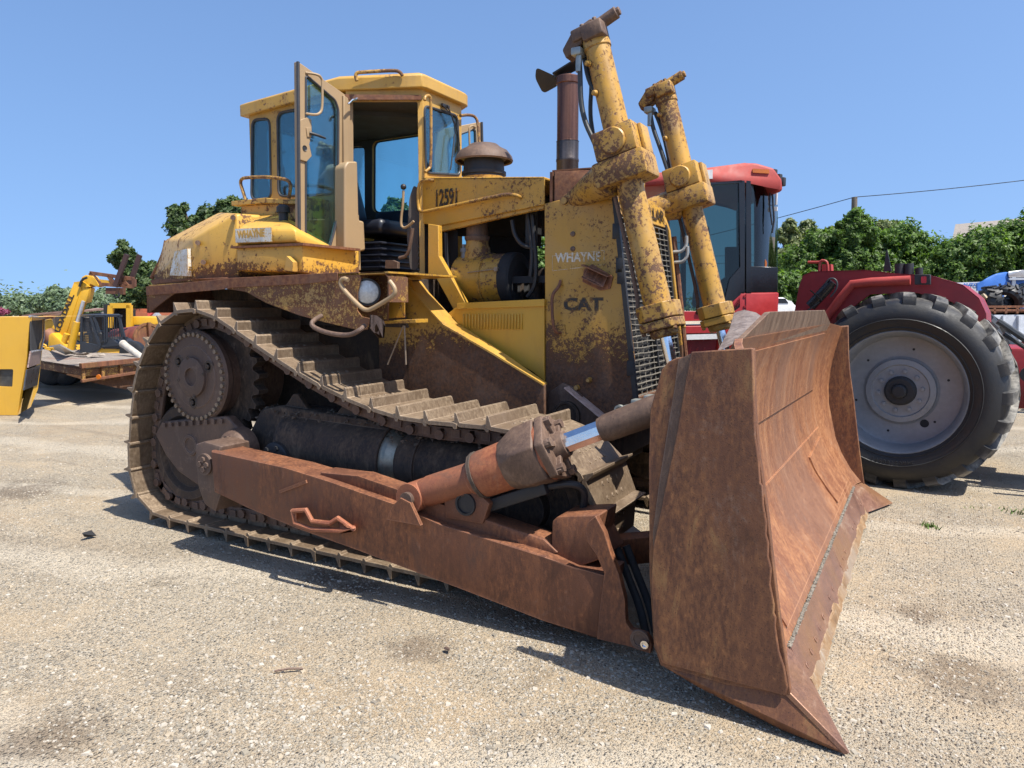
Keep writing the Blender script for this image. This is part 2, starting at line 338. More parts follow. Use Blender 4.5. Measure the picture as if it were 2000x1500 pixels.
c = t.mix(t.math('MULTIPLY', t.step(sn2, .6, .95), .3), c, (.60, .53, .42))
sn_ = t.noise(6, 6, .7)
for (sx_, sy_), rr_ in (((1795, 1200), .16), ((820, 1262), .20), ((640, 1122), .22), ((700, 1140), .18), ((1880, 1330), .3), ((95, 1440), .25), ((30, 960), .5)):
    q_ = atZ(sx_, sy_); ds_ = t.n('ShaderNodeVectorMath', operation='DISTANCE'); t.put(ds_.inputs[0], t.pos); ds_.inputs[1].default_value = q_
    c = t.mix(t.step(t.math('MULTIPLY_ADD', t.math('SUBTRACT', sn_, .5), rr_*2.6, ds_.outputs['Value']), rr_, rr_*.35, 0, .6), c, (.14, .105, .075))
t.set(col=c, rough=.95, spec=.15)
h = t.math('MULTIPLY_ADD', t.math('MULTIPLY', t.step(d1, .5, 0), t.step(g1, .42, .46)), t.step(gm, 0, 1, .25, 1), t.math('MULTIPLY', t.step(d2, .5, 0), .35))
h = t.math('MULTIPLY_ADD', fine, .15, h); h = t.math('MULTIPLY_ADD', mk, -1.1, h); t.bump(h, 1, .02); M['ground'] = t.m
gd = MB(); N = 150
def gh(x, y):
    r = math.hypot(x, y)
    return (noise.noise(V((x*.35, y*.35, 0)))*.022 + noise.noise(V((x*1.6, y*1.6, 3)))*.008)*min(1, max(0, 1)) - .012
xs = [-700+i*40 for i in range(17)] + [-40+i*.4 for i in range(181)] + [60+i*40 for i in range(17)]
ys = [-30, -20, -12] + [-6+i*.35 for i in range(110)] + [34+i*3 for i in range(12)] + [80, 110, 160, 240, 380, 600, 900]
xs = [-700, -400, -250, -150, -100, -70, -50, -36, -28] + [-22+i*.3 for i in range(110)] + [11.5+i*1.5 for i in range(14)] + [40, 60, 100, 160, 300, 600]
ys = [-30, -10] + [0+i*.3 for i in range(54)] + [17+i*1.5 for i in range(14)] + [42, 60, 90, 150, 260, 420, 700, 1000]
gd.sheet([[(x, y, gh(x, y)) for x in xs] for y in ys])
o = gd.build('ground', 'ground', ang=180); tag(o, 'sandy gravel yard, pale and dusty', None, kind='structure')
# loose stones lying on the surface
def mat_random(name, cols, rough=.9, spec=.2):
    t = NT(name); r = t.n('ShaderNodeNewGeometry').outputs['Random Per Island']; cr = t.n('ShaderNodeValToRGB'); t.put(cr.inputs[0], r)
    e = cr.color_ramp; e.interpolation = 'CONSTANT'
    while len(e.elements) < len(cols): e.elements.new(.5)
    for i, c_ in enumerate(cols): e.elements[i].position = i/len(cols); e.elements[i].color = (*c_, 1)
    t.set(col=cr.outputs[0], rough=rough, spec=spec); return t
M['pebbles'] = mat_random('pebbles', [(.32, .28, .22), (.38, .34, .28), (.25, .22, .17), (.42, .38, .32), (.29, .26, .21), (.36, .30, .22), (.2, .175, .14), (.36, .32, .26)]).m
random.seed(4)
def stones(n, rmax, sizes):
    vs = []; fs = []
    base = [(-1, -1, -.5), (1, -1, -.6), (1, 1, -.5), (-1, 1, -.6), (-.7, -.6, .6), (.6, -.7, .5), (.7, .6, .7), (-.6, .7, .55)]
    q = [(0, 3, 2, 1), (4, 5, 6, 7), (0, 1, 5, 4), (1, 2, 6, 5), (2, 3, 7, 6), (3, 0, 4, 7)]
    k = 0
    while k < n:
        d = 1.7 + (rmax-1.7)*random.random()**1.5; s_ = random.uniform(-.8, .8)*d
        p = FH*d + RT*s_; x, y = p.x, p.y
        if noise.noise(V((x*.8, y*.8, 7))) < random.uniform(-.45, .35): continue
        r = random.uniform(*sizes) * (1 if random.random() < .93 else 1.9); a = random.random()*6.28; ca, sa = math.cos(a), math.sin(a)
        sx, sy, sz = r*random.uniform(.6, 1.1), r*random.uniform(.6, 1.1), r*random.uniform(.4, .8); z = gh(x, y)+sz*.25; b = len(vs)
        for q_ in base:
            jx, jy, jz = (q_[0]+random.uniform(-.3, .3))*sx, (q_[1]+random.uniform(-.3, .3))*sy, (q_[2]+random.uniform(-.2, .2))*sz
            vs.append((x+jx*ca-jy*sa, y+jx*sa+jy*ca, z+jz))
        fs += [tuple(b+i for i in f) for f in q]; k += 1
    me = bpy.data.meshes.new('loose_gravel'); me.from_pydata(vs, [], fs); me.materials.append(M['pebbles'])
    return me
o = link('loose_gravel', stones(45000, 10, (.0030, .0080))); tag(o, 'loose pale gravel strewn over the yard', None, kind='stuff')
# a few countable bits on the ground
mb = MB(); c0 = atZ(536, 1313); c1_ = atZ(592, 1308)
mb.tube([c0+V((0, 0, .006)), c0.lerp(c1_, .5)+V((0, 0, .012)), c1_+V((0, 0, .006))], .006, 6)
tag(mb.build('stick', 'iron'), 'short dark stick lying on gravel in the left foreground', 'stick')
mb = MB(); mb.hull([atZ(172, 1050)+V((random.uniform(-.03, .03), random.uniform(-.06, .06), random.uniform(0, .05))) for _ in range(14)])
tag(mb.build('rock', 'dark'), 'small black rock lying by itself left of the track', 'rock')
mb = MB(); mb.hull([atZ(873, 1270)+V((random.uniform(-.03, .03), random.uniform(-.02, .02), random.uniform(0, .02))) for _ in range(12)])
tag(mb.build('wood_chip', 'iron'), 'flat dark chip on the gravel in front of the push arm', 'wood chip')
M['weed'] = mat_random('weed_leaf', [(.08, .14, .03), (.12, .2, .05), (.06, .1, .02)]).m
for i, (x_, y_, l_) in enumerate([(1820, 1027, 'small green grass tuft on bare gravel right of the blade tip'), (1985, 1000, 'low grass tuft at the right edge of the yard below the big tyre')]):
    mb = MB(); c = atZ(x_, y_)
    for k in range(60):
        a = random.random()*6.28; r = random.random()*(.16 if i else .09); p = c+V((math.cos(a)*r*(2.5 if i else 1), math.sin(a)*r, -.01)); h_ = random.uniform(.02, .06)
        d_ = V((random.uniform(-.03, .03), random.uniform(-.03, .03), h_)); sV = V((math.cos(a*3), math.sin(a*3), 0))*.006
        mb._add([p-sV, p+sV, p+d_], [(0, 1, 2)])
    tag(mb.build('grass_tuft', 'weed', clean=False), l_, None, kind='stuff')
# ================================================================ BULLDOZER: undercarriage and blade
Z = root('bulldozer', 'big worn yellow bulldozer on tracks with its cab door open and a wide rusty blade', 'bulldozer', (-3.3, YC, 0))
# ---- track loop (outer face of the shoes, side view)
prof = [(-1.90, .075), (-1.70, .13), (-1.55, .30), (-1.49, .55), (-1.56, .80), (-1.74, .97), (-2.0, 1.045), (-2.4, 1.05), (-2.85, 1.045), (-3.3, 1.15), (-3.67, 1.285),
        (-4.02, 1.44), (-4.40, 1.62), (-4.62, 1.715), (-4.90, 1.74), (-5.20, 1.61), (-5.42, 1.32), (-5.53, 1.08), (-5.61, .74), (-5.64, .42), (-5.57, .19), (-5.38, .085), (-5.0, .075)]
def resample(P, n, closed=True):
    P = [V((a, 0, b)) for a, b in P]
    for _ in range(2):
        q = []
        for i in range(len(P)):
            a, b = P[i], P[(i+1) % len(P)]; q += [a.lerp(b, .25), a.lerp(b, .75)]
        P = q
    L = [0]
    for i in range(len(P)): L.append(L[-1]+(P[(i+1) % len(P)]-P[i]).length)
    out = []; k = 0
    for j in range(n):
        s_ = L[-1]*j/n
        while L[k+1] < s_: k += 1
        a, b = P[k], P[(k+1) % len(P)]; out.append(a.lerp(b, (s_-L[k])/(L[k+1]-L[k])))
    return out
NS = 45
loop = resample(prof, NS)
def shoe_mesh():
    mb = MB(); L_ = .243; W_ = .61          # x along the chain, z outward
    a = L_/2
    mb.prism([(-a+.006, 0, -.024), (-a+.002, 0, .006), (-a+.03, 0, .016), (a-.035, 0, .016), (a-.012, 0, .072), (a+.002, 0, .077), (a+.004, 0, .018), (a+.006, 0, .004), (a-.012, 0, -.002), (a-.035, 0, -.010), (-a+.035, 0, -.010), (-a+.022, 0, -.026)], (0, W_, 0))
    for y in (.20, .28, .34, .42):
        for x in (-.05, .035): bolt(mb, (x, y, .012), (0, 0, 1), .013, .009)
    for y in (.22, .39):                       # underside link pads
        mb.box((0, y, -.035), (.2, .04, .05))
    mb.bm.transform(Matrix.Translation((0, -W_/2, 0)))
    return mb
shoe_src = None
def make_track(yc, flip):
    global shoe_src
    tm = MB(); pins = []
    for i in range(NS):
        a, b = loop[i], loop[(i+1) % NS]; d = (b-a); L_ = d.length; d.normalize(); nrm = V((d.z, 0, -d.x))   # outward
        m = (a+b)/2 - nrm*.085
        for s_ in (-.115, .115):
            tm.beam(a-nrm*.095+V((0, yc+s_, 0)) - d*.03, b-nrm*.095+V((0, yc+s_, 0))+d*.02, .035, .085, up=nrm, bev=.008)
        tm.cyl(a-nrm*.10+V((0, yc-.16, 0)), a-nrm*.10+V((0, yc+.16, 0)), .032, n=10)
        tm.box(m+V((0, yc-.14, 0)), (.06, .012, .05), Matrix((d, V((0, 1, 0)), -nrm)).transposed())
    t_ = tm.build('track', 'iron', Z)
    for i in range(NS):
        a, b = loop[i], loop[(i+1) % NS]; d = (b-a).normalized(); nrm = V((d.z, 0, -d.x)); m = (a+b)/2
        if shoe_src is None:
            shoe_src = shoe_mesh().build('track_shoe', 'pad', t_, bev=.002); o = shoe_src
        else: o = shoe_src.copy(); COL.objects.link(o); o.parent = t_
        jy = (random.random()-.5)*.012; rl = (random.random()-.5)*.02
        o.matrix_local = Matrix.Translation((m.x, yc+jy, m.z)) @ Matrix((d, V((0, -1, 0)), nrm)).transposed().to_4x4() @ Matrix.Rotation(rl, 4, 'Y')
    return t_
make_track(3.905, 0); make_track(2*YC-3.905, 1)
# ---- sprocket, final drive, idlers, frame, for each side
def side(sg):
    Y = (lambda y: y) if sg < 0 else (lambda y: 2*YC-y)      # mirror across the centre line
    y = V((0, -1, 0)) if sg < 0 else V((0, 1, 0))            # outward
    def at(x, yy, z): return V((x, Y(yy), z))
    c = (-4.90, 1.215)
    mb = MB(); mb.lathe(at(c[0], 4.25, c[1]), y, [(0, .38), (.20, .38), (.22, .345), (.40, .33), (.46, .335), (.485, .355), (.53, .36), (.545, .345), (.55, .30), (.552, .25)], 48)
    hub = mb.build('final_drive', 'iron', Z, ang=25)
    for k in range(38):
        a = 6.28318*k/38; mb = MB(); bolt(mb, at(c[0]+math.cos(a)*.327, 4.25-.545, c[1]+math.sin(a)*.327), y, .0165, .022); mb.build('bolt', 'pad', hub)
    mb = MB(); mb.lathe(at(c[0], 4.25-.552, c[1]), y, [(0, .245), (.006, .24), (.006, .155), (.03, .15), (.034, .14), (.034, .07), (.012, .065), (.012, .001)], 32)
    mb.build('cover_plate', 'iron', hub)
    mb = MB()
    for k in range(3):
        a = 6.28318*k/3+.45; p = at(c[0]+math.cos(a)*.2, 4.25-.558, c[1]+math.sin(a)*.2); mb.lathe(p, y, [(0, .05), (.006, .045), (.006, .03), (.0, .028), (.0, .001)], 16)
        bolt(mb, p+y*.004, y, .017, .012)
    for k in range(4):
        a = 6.28318*k/4+.2; bolt(mb, at(c[0]+math.cos(a)*.15, 4.25-.58, c[1]+math.sin(a)*.15), y, .014, .01)
    mb.build('plug', 'grease', hub)
    mb = MB(); teeth = 27; r_ = []
    for k in range(teeth*4):
        a = 6.28318*k/(teeth*4); rr = (.53, .53, .47, .47)[k % 4]; r_.append(at(c[0]+math.cos(a)*rr, 3.86, c[1]+math.sin(a)*rr))
    mb.prism(r_, V((0, Y(3.95)-Y(3.86), 0))); mb.build('sprocket', 'grease', Z)
    # idlers
    for (x, z, r) in ((-5.13, .58, .40), (-2.02, .56, .385)):
        mb = MB(); mb.lathe(at(x, 4.06, z), y, [(0, .34), (.04, r), (.10, r), (.12, r-.035), (.20, r-.035), (.22, r), (.28, r), (.31, r-.03), (.31, r-.09), (.27, r-.12), (.26, .14), (.33, .13), (.34, .05)], 40)
        mb.build('idler', 'grease', Z)
    # bottom rollers and their end caps
    for k in range(8):
        x = -4.6+k*.29; mb = MB(); mb.lathe(at(x, 4.06, .33), y, [(0, .10), (.03, .135), (.09, .135), (.10, .11), (.21, .11), (.22, .135), (.28, .135), (.31, .10), (.36, .06)], 20)
        mb.build('roller', 'iron', Z)
    # roller frame: box section, then the round recoil housing with its bright band
    mb = MB(); A = [(-4.42, .43), (-4.45, .78), (-4.30, .99), (-4.1, 1.03), (-3.30, .99), (-3.1, .95), (-3.1, .45)]
    mb.prism([at(x, 3.80, z) for x, z in A], V((0, Y(4.02)-Y(3.80), 0)), bev=.02)
    mb.lathe(at(-4.05, 3.92, .75), V((1, 0, -.03)), [(0, .2), (.0, .245), (.95, .245), (.95, .2)], 32)
    for x in (-3.98, -3.46):
        e = [(x-.13, 1.0), (x-.06, 1.07), (x-.02, 1.12), (x+.03, 1.12), (x+.07, 1.07), (x+.15, .99)]
        mb.prism([at(a, 3.84, b) for a, b in e], V((0, Y(3.88)-Y(3.84), 0)))
    fr = mb.build('roller_frame', 'grease', Z, bev=.006)
    mb = MB(); mb.lathe(at(-3.1, 3.92, .72), V((1, 0, -.03)), [(0, .19), (0, .225), (.05, .225), (.10, .19)], 32); mb.build('recoil_rod', 'band', fr)
    mb = MB(); mb.lathe(at(-2.99, 3.92, .715), V((1, 0, -.03)), [(0, .1), (.0, .2), (.06, .225), (.16, .22), (.165, .20), (.6, .19), (.75, .16), (.95, .15)], 32)
    mb.hull([at(-2.95, 3.72, .52), at(-1.9, 3.72, .46), at(-2.95, 3.72, .30), at(-1.8, 3.72, .40), at(-2.95, 4.1, .52), at(-1.9, 4.1, .46), at(-2.95, 4.1, .3), at(-1.8, 4.1, .4)])
    mb.build('recoil_housing', 'grease', fr)
    mb = MB(); mb.lathe(at(-4.0, 3.70, .66), y, [(0, .135), (.05, .13), (.058, .115), (.058, .001)], 28)
    for k in range(6):
        a = k*1.047+.2; bolt(mb, at(-4.0+math.cos(a)*.098, 3.70-.058, .66+math.sin(a)*.098), y, .018, .016)
    mb.build('pivot_cover', 'black', fr)
    # lower roller guard
    mb = MB(); mb.prism([at(x, 3.78, z) for x, z in ((-4.5, .50), (-2.1, .46), (-2.1, .28), (-2.6, .22), (-4.3, .24), (-4.5, .34))], V((0, Y(3.83)-Y(3.78), 0)))
    mb.build('roller_guard', 'iron', fr, bev=.006)
    # rear bogie plate with the lug where the push arm hangs
    mb = MB(); mb.prism([at(x, 3.70, z) for x, z in ((-5.42, .72), (-5.33, .83), (-4.85, .90), (-4.55, .93), (-4.42, .84), (-4.40, .42), (-4.62, .38), (-4.93, .36), (-5.15, .44), (-5.30, .56))], V((0, Y(3.78)-Y(3.70), 0)))
    bo = mb.build('bogie_plate', 'iron', Z, bev=.012)
    mb = MB(); mb.lathe(at(-4.98, 3.70, .67), y, [(0, .085), (.012, .08), (.012, .06), (.002, .055), (.002, .001)], 24); mb.build('boss', 'iron', bo)
    for k in range(9): mb = MB(); mb.box(at(-5.28+k*.085, 3.695, .81+k*.0105), (.03, .03, .035)); mb.build('lug', 'iron', bo)
    mb = MB(); mb.lathe(at(-4.42, 3.74, .69), y, [(0, .17), (.06, .165), (.11, .15), (.14, .12), (.14, .09), (.16, .085), (.16, .001)], 28)
    for k in range(12): a = k*.5236; bolt(mb, at(-4.42+math.cos(a)*.105, 3.6, .69+math.sin(a)*.105), y, .013, .016)
    mb.build('trunnion', 'iron', Z)
for s_ in (-1, 1): side(s_)
# dirt and gravel lying on the roller frames and link tops
random.seed(9)
for sg in (-1, 1):
    mb = MB()
    for i in range(700):
        x = random.uniform(-4.3, -2.1); yy = random.gauss(3.88, .06); z = (1.0 if x < -3.1 else .93)+random.uniform(-.01, .025)-abs(yy-3.88)*.3
        if sg > 0: yy = 2*YC-yy
        r = random.uniform(.008, .022); mb.hull([V((x, yy, z))+V((random.uniform(-r, r), random.uniform(-r, r), random.uniform(-r, r)*.7)) for _ in range(6)])
    o = mb.build('packed_dirt', 'dirt', Z); o['kind'] = 'stuff'
# ---- push arms
def push_arm(sg):
    Y = (lambda y_: y_) if sg < 0 else (lambda y_: 2*YC-y_)
    y = V((0, -1, 0)) if sg < 0 else V((0, 1, 0))
    def at(x, yy, z): return V((x, Y(yy), z))
    def Q(pts, yy): return [V((p.x, Y(yy), p.z)) for p in py(pts, yy)]
    dY = lambda a, b: V((0, Y(b)-Y(a), 0))
    y0, y1 = 3.30, 3.53
    mb = MB()
    mb.prism(Q([(411, 879), (560, 915), (640, 940), (770, 985), (860, 1025), (1065, 1085), (1120, 1112), (1190, 1122), (1165, 1248), (1060, 1212), (900, 1150), (700, 1075), (575, 1030), (480, 990), (418, 962)], y0), dY(y0, y1), bev=.012)
    arm = mb.build('push_arm', 'arm', Z, ang=28)
    mb = MB()                                                    # raised rib along the top
    mb.prism(Q([(625, 920), (700, 930), (860, 985), (1060, 1052), (1090, 1080), (1065, 1085), (860, 1025), (700, 965), (625, 938)], y0+.06), dY(y0+.06, y1-.03), bev=.01)
    mb.beam(atY(548, 960, y0)*1 if sg < 0 else mir(atY(548, 960, y0)), atY(600, 940, y0) if sg < 0 else mir(atY(600, 940, y0)), .02, .02)
    mb.build('rib', 'arm', arm)
    mb = MB()                                                    # rear knuckle block
    mb.prism(Q([(380, 868), (398, 862), (432, 872), (428, 900), (432, 962), (420, 1000), (398, 985), (386, 950)], y0+.03), dY(y0+.03, y1+.05), bev=.015)
    mb.cyl(at(-4.33, y0+.03, .66), at(-4.33, y0+.01, .66), .075, n=24)
    for k in range(4): bolt(mb, at(-4.33+math.cos(k*1.57)*.035, y0+.01, .66+math.sin(k*1.57)*.035), y, .02, .012)
    mb.build('knuckle', 'iron', arm)
    mb = MB()                                                    # tow bracket, an open steel loop
    h_ = [(572, 998), (576, 1022), (610, 1034), (665, 1036), (690, 1032), (660, 1012), (645, 1022), (610, 1018), (598, 996)]
    a = Q(h_, y0-.055)
    mb.tube(a+[a[0]], .016, 8); b = Q([(574, 1000), (690, 1031)], y0); mb.tube([a[0], b[0]], .016, 8); mb.tube([a[4], b[1]], .016, 8)
    mb.prism([a[0], a[1], b[0]+V((0, 0, -.05)), b[0]], V((.02, 0, 0))); mb.prism([a[4], a[3], a[5], b[1]], V((.0, 0, -.02)))
    mb.build('tow_bracket', 'armred', arm)
    mb = MB()                                                    # upright guard at the blade end, cut in a curve
    mb.prism(Q([(1076, 1085), (1078, 1018), (1090, 1008), (1170, 1006), (1160, 1050), (1185, 1088), (1120, 1112)], y0+.07), dY(y0+.07, y1+.10), bev=.01)
    crv = [(1143, 1035), (1150, 1018), (1163, 1008), (1180, 1040), (1192, 1080), (1208, 1120), (1220, 1170), (1222, 1215), (1232, 1230), (1262, 1240), (1273, 1258), (1270, 1277), (1225, 1262), (1165, 1248), (1172, 1180), (1180, 1120), (1165, 1085), (1148, 1060)]
    mb.prism(Q(crv, y0-.012), dY(y0-.012, y0+.03))
    mb.build('arm_guard', 'arm', arm, bev=.005)
    mb = MB(); p = atY(1252, 1247, y0); p = at(p.x, y0-.012, p.z)
    mb.lathe(p, y, [(0, .05), (.01, .048), (.01, .032), (.002, .03), (.002, .001)], 24); mb.build('pin', 'iron', arm)
    mb = MB(); p = p+V((.03, 0, -.01))+y*.015; mb.lathe(p, y, [(0, .02), (.012, .02), (.012, .012), (.004, .011), (.004, .001)], 18); mb.build('grease_fitting', 'chrome', arm)
    return arm
arm_near = push_arm(-1); arm_far = push_arm(1)
# ---- tilt cylinder (near side) and brace (far side)
def tilt(sg):
    Y = (lambda v: v) if sg < 0 else (lambda v: V((v.x, 2*YC-v.y, v.z)))
    y = V((0, -1, 0)) if sg < 0 else V((0, 1, 0))
    p0 = Y(atY(815, 968, 3.36)); p1 = Y(atY(938, 928, 3.40)); p2 = Y(atY(1088, 872, 3.46)); p3 = Y(atY(1182, 868, 3.49)); p4 = Y(atY(1290, 838, 3.53))
    d = (p2-p1).normalized(); p1b = p1
    p3 = p2+d*.30; p4 = p2+d*.62
    mb = MB()
    mb.rings([(p1-d*.015, .085), (p1, .125), (p1+d*.03, .132), (p2-d*.17, .140), (p2-d*.14, .160), (p2-d*.02, .165)], 36)
    tc = mb.build('tilt_cylinder', 'armred', Z, ang=25)
    uu = d.cross(V((0, 1, 0))).normalized(); ww = d.cross(uu); hx = lambda s_, r: [p2-d*s_+(uu*math.cos(k*1.0472+.3)+ww*math.sin(k*1.0472+.3))*r for k in range(6)]
    mb = MB(); mb.hull([p1+d*.012+(uu*math.cos(k*.5)+ww*math.sin(k*.5))*.136 for k in range(13)]+[p1-d*.01+(uu*math.cos(k*.5)+ww*math.sin(k*.5))*.136 for k in range(13)]); mb.build('gap_band', 'grease', tc)  # dark ring standing in for the shaded gap behind the barrel
    mb = MB(); mb.hull([p2-d*.30+(uu*math.cos(k*.5)+ww*math.sin(k*.5))*.142 for k in range(13)]+hx(.18, .19)+hx(.06, .192), .012); mb.build('end_casting', 'iron', tc, bev=.008, ang=40)
    mb = MB(); mb.rings([(p0+d*.05, .08), (p0+d*.10, .088), (p1-d*.05, .092), (p1-d*.04, .104), (p1-d*.012, .104), (p1, .09)], 28)
    mb.cyl(p0-V((0, .085, 0)), p0+V((0, .085, 0)), .088, n=28); mb.build('cylinder_eye', 'armred', tc)
    mb = MB(); mb.cyl(p0-V((0, .11, 0)), p0+V((0, .11, 0)), .042, n=24); mb.build('pivot_pin', 'iron', tc)
    for s2 in (-.11, .11):
        mb = MB(); mb.hull([p0+V((dx, s2+e, dz)) for dx, dz in ((-.13, -.13), (-.09, -.05), (-.03, .01), (.04, -.01), (.11, -.13)) for e in (-.012, .012)]); mb.build('pivot_bracket', 'arm', tc)
    mb = MB(); u = d.cross(V((0, 1, 0))).normalized(); w_ = d.cross(u)
    n6 = []
    for k in range(6):
        a = k*1.0472+.3; n6.append(p2-d*.05+(u*math.cos(a)+w_*math.sin(a))*.192)
    mb.prism(n6, d*.05, bev=.01)
    for k in range(6):
        a = k*1.0472+.3; r = u*math.cos(a)+w_*math.sin(a); mb.beam(p2+d*.0+r*.05, p2+d*.0+r*.175, .03, .05, up=d, bev=.006); bolt(mb, p2+r*.15+d*.002, d, .026, .034)
    mb.rings([(p2, .085), (p2+d*.06, .07)], 24); mb.build('gland', 'iron', tc)
    mb = MB(); mb.rings([(p2+d*.06, .055), (p2+d*.26, .055)], 8, phase=.3); mb.build('rod', 'chrome', tc, ang=20)
    mb = MB(); mb.rings([(p2+d*.26, .062), (p2+d*.30, .072), (p2+d*.55, .076), (p2+d*.72, .07)], 20)
    e = p2+d*.72; mb.cyl(e-V((0, .10, 0)), e+V((0, .10, 0)), .10, n=24); mb.build('rod_end', 'iron', tc)
    mb = MB(); a = p2-d*.25-V((0, 0, .2)); mb.beam(p1+d*.05+V((0, .03, -.19)), a+d*.20, .10, .07, bev=.01)
    mb.tube([a+d*.2, a+d*.34+V((0, .02, -.03)), a+d*.40+V((0, .06, -.10)), a+d*.36+V((0, .1, -.22))], .02, 10, smooth=2)
    mb.build('hose', 'black', tc)
    return tc
tilt(-1); tilt(1)
# lug plate with a big hole behind the tilt cylinder (on the arm)
mb = MB(); q = atY(910, 988, 3.345)
out = [V((q.x+a*.12*(1.15 if abs(a) > .9 else 1), 3.345, q.z+b*.10)) for a, b in ((-1, -.9), (-1.1, .2), (-.6, .95), (.6, .9), (1.1, .3), (.9, -.9))]
mb.prism(out, (0, .06, 0), bev=.01); lug = mb.build('lug_plate', 'arm', arm_near)
mb = MB(); mb.lathe((q.x, 3.345, q.z+.01), (0, -1, 0), [(0, .066), (.012, .064), (.012, .052), (.001, .05), (.001, .001)], 28); mb.build('bushing', 'black', lug)
# inner diagonal brace from arm to blade
for m_ in (lambda v: v, lambda v: mir(v)):
    mb = MB(); mb.beam(m_(V((-2.0, 3.50, .32))), m_(V((-1.05, 4.3, .36))), .12, .16, bev=.012); mb.build('diagonal_brace', 'arm', Z)
# ---- blade
YN, YF = 3.05, 7.18
def bl(p): return V(p)
# sections: x,z profile of the front face at centre section and at the ends
cs = [(-.715, 1.61), (-.765, 1.50), (-.80, 1.36), (-.82, 1.18), (-.825, 1.0), (-.80, .82), (-.755, .66), (-.69, .52), (-.60, .39), (-.52, .29), (-.475, .215)]
es = [(-.64, 1.575), (-.66, 1.48), (-.69, 1.36), (-.72, 1.2), (-.73, 1.05), (-.72, .88), (-.69, .74), (-.65, .56), (-.59, .42), (-.52, .30), (-.43, .19)]
yf = .34                                                           # wing width from each end
mb = MB(); rows = []
for (yy, w_) in [(YN+.02, 1), (YN+yf*.5, .45), (YN+yf, 0)] + [(YN+yf+(YF-YN-2*yf)*k/8, 0) for k in range(1, 8)] + [(YF-yf, 0), (YF-yf*.5, .45), (YF-.02, 1)]:
    rows.append([V((c_[0]+(e_[0]-c_[0])*w_, yy, c_[1]+(e_[1]-c_[1])*w_)) for c_, e_ in zip(cs, es)])
mb.sheet(rows, (-.035, 0, -.004))
B = mb.build('blade', 'mold', Z, ang=20)
mb = MB()                                                          # spill guard standing above the centre section
sp_t = [(-.70, 3.94, 1.727), (-.70, 6.28, 1.727)]; 
mb.prism([(-.712, 3.40, 1.612), (-.70, 3.94, 1.727), (-.70, 6.28, 1.727), (-.712, 6.83, 1.612), (-.752, 6.83, 1.53), (-.752, 3.40, 1.53)], (-.03, 0, -.004))
mb.build('spill_guard', rust('guard_steel', (.13, .08, .05), (.21, .14, .09), (.15, .07, .04), sc=20), B, bev=.004)
mb = MB()                                                          # wear strip overlapping the upper mouldboard
def csx(z):
    for (xa, za), (xb, zb) in zip(cs, cs[1:]):
        if zb <= z <= za: return xa+(xb-xa)*(za-z)/(za-zb)
    return cs[-1][0]
def strip(y0, y1, z0a, z0b, z1, th=.012, n=8, dx=.0):
    g = []
    for i in range(9):
        yy = y0+(y1-y0)*i/8; z0 = z0a+(z0b-z0a)*i/8
        g.append([V((csx(z0+(z1-z0)*k/n)+th+dx, yy, z0+(z1-z0)*k/n)) for k in range(n+1)])
    mb.sheet(g, (-th*.9, 0, 0))
strip(3.45, 6.76, 1.10, 1.05, 1.53)
mb.build('upper_wear_plate', 'mold', B, ang=15)
mb = MB(); strip(3.5, 6.75, .72, .72, .26, th=.013, dx=-.001); mb.build('lower_wear_plate', 'mold', B, ang=15)
mb = MB(); strip(5.85, 6.62, .62, .66, .30, th=.028, dx=-.001); mb.build('repair_plate', 'mold', B, ang=15)
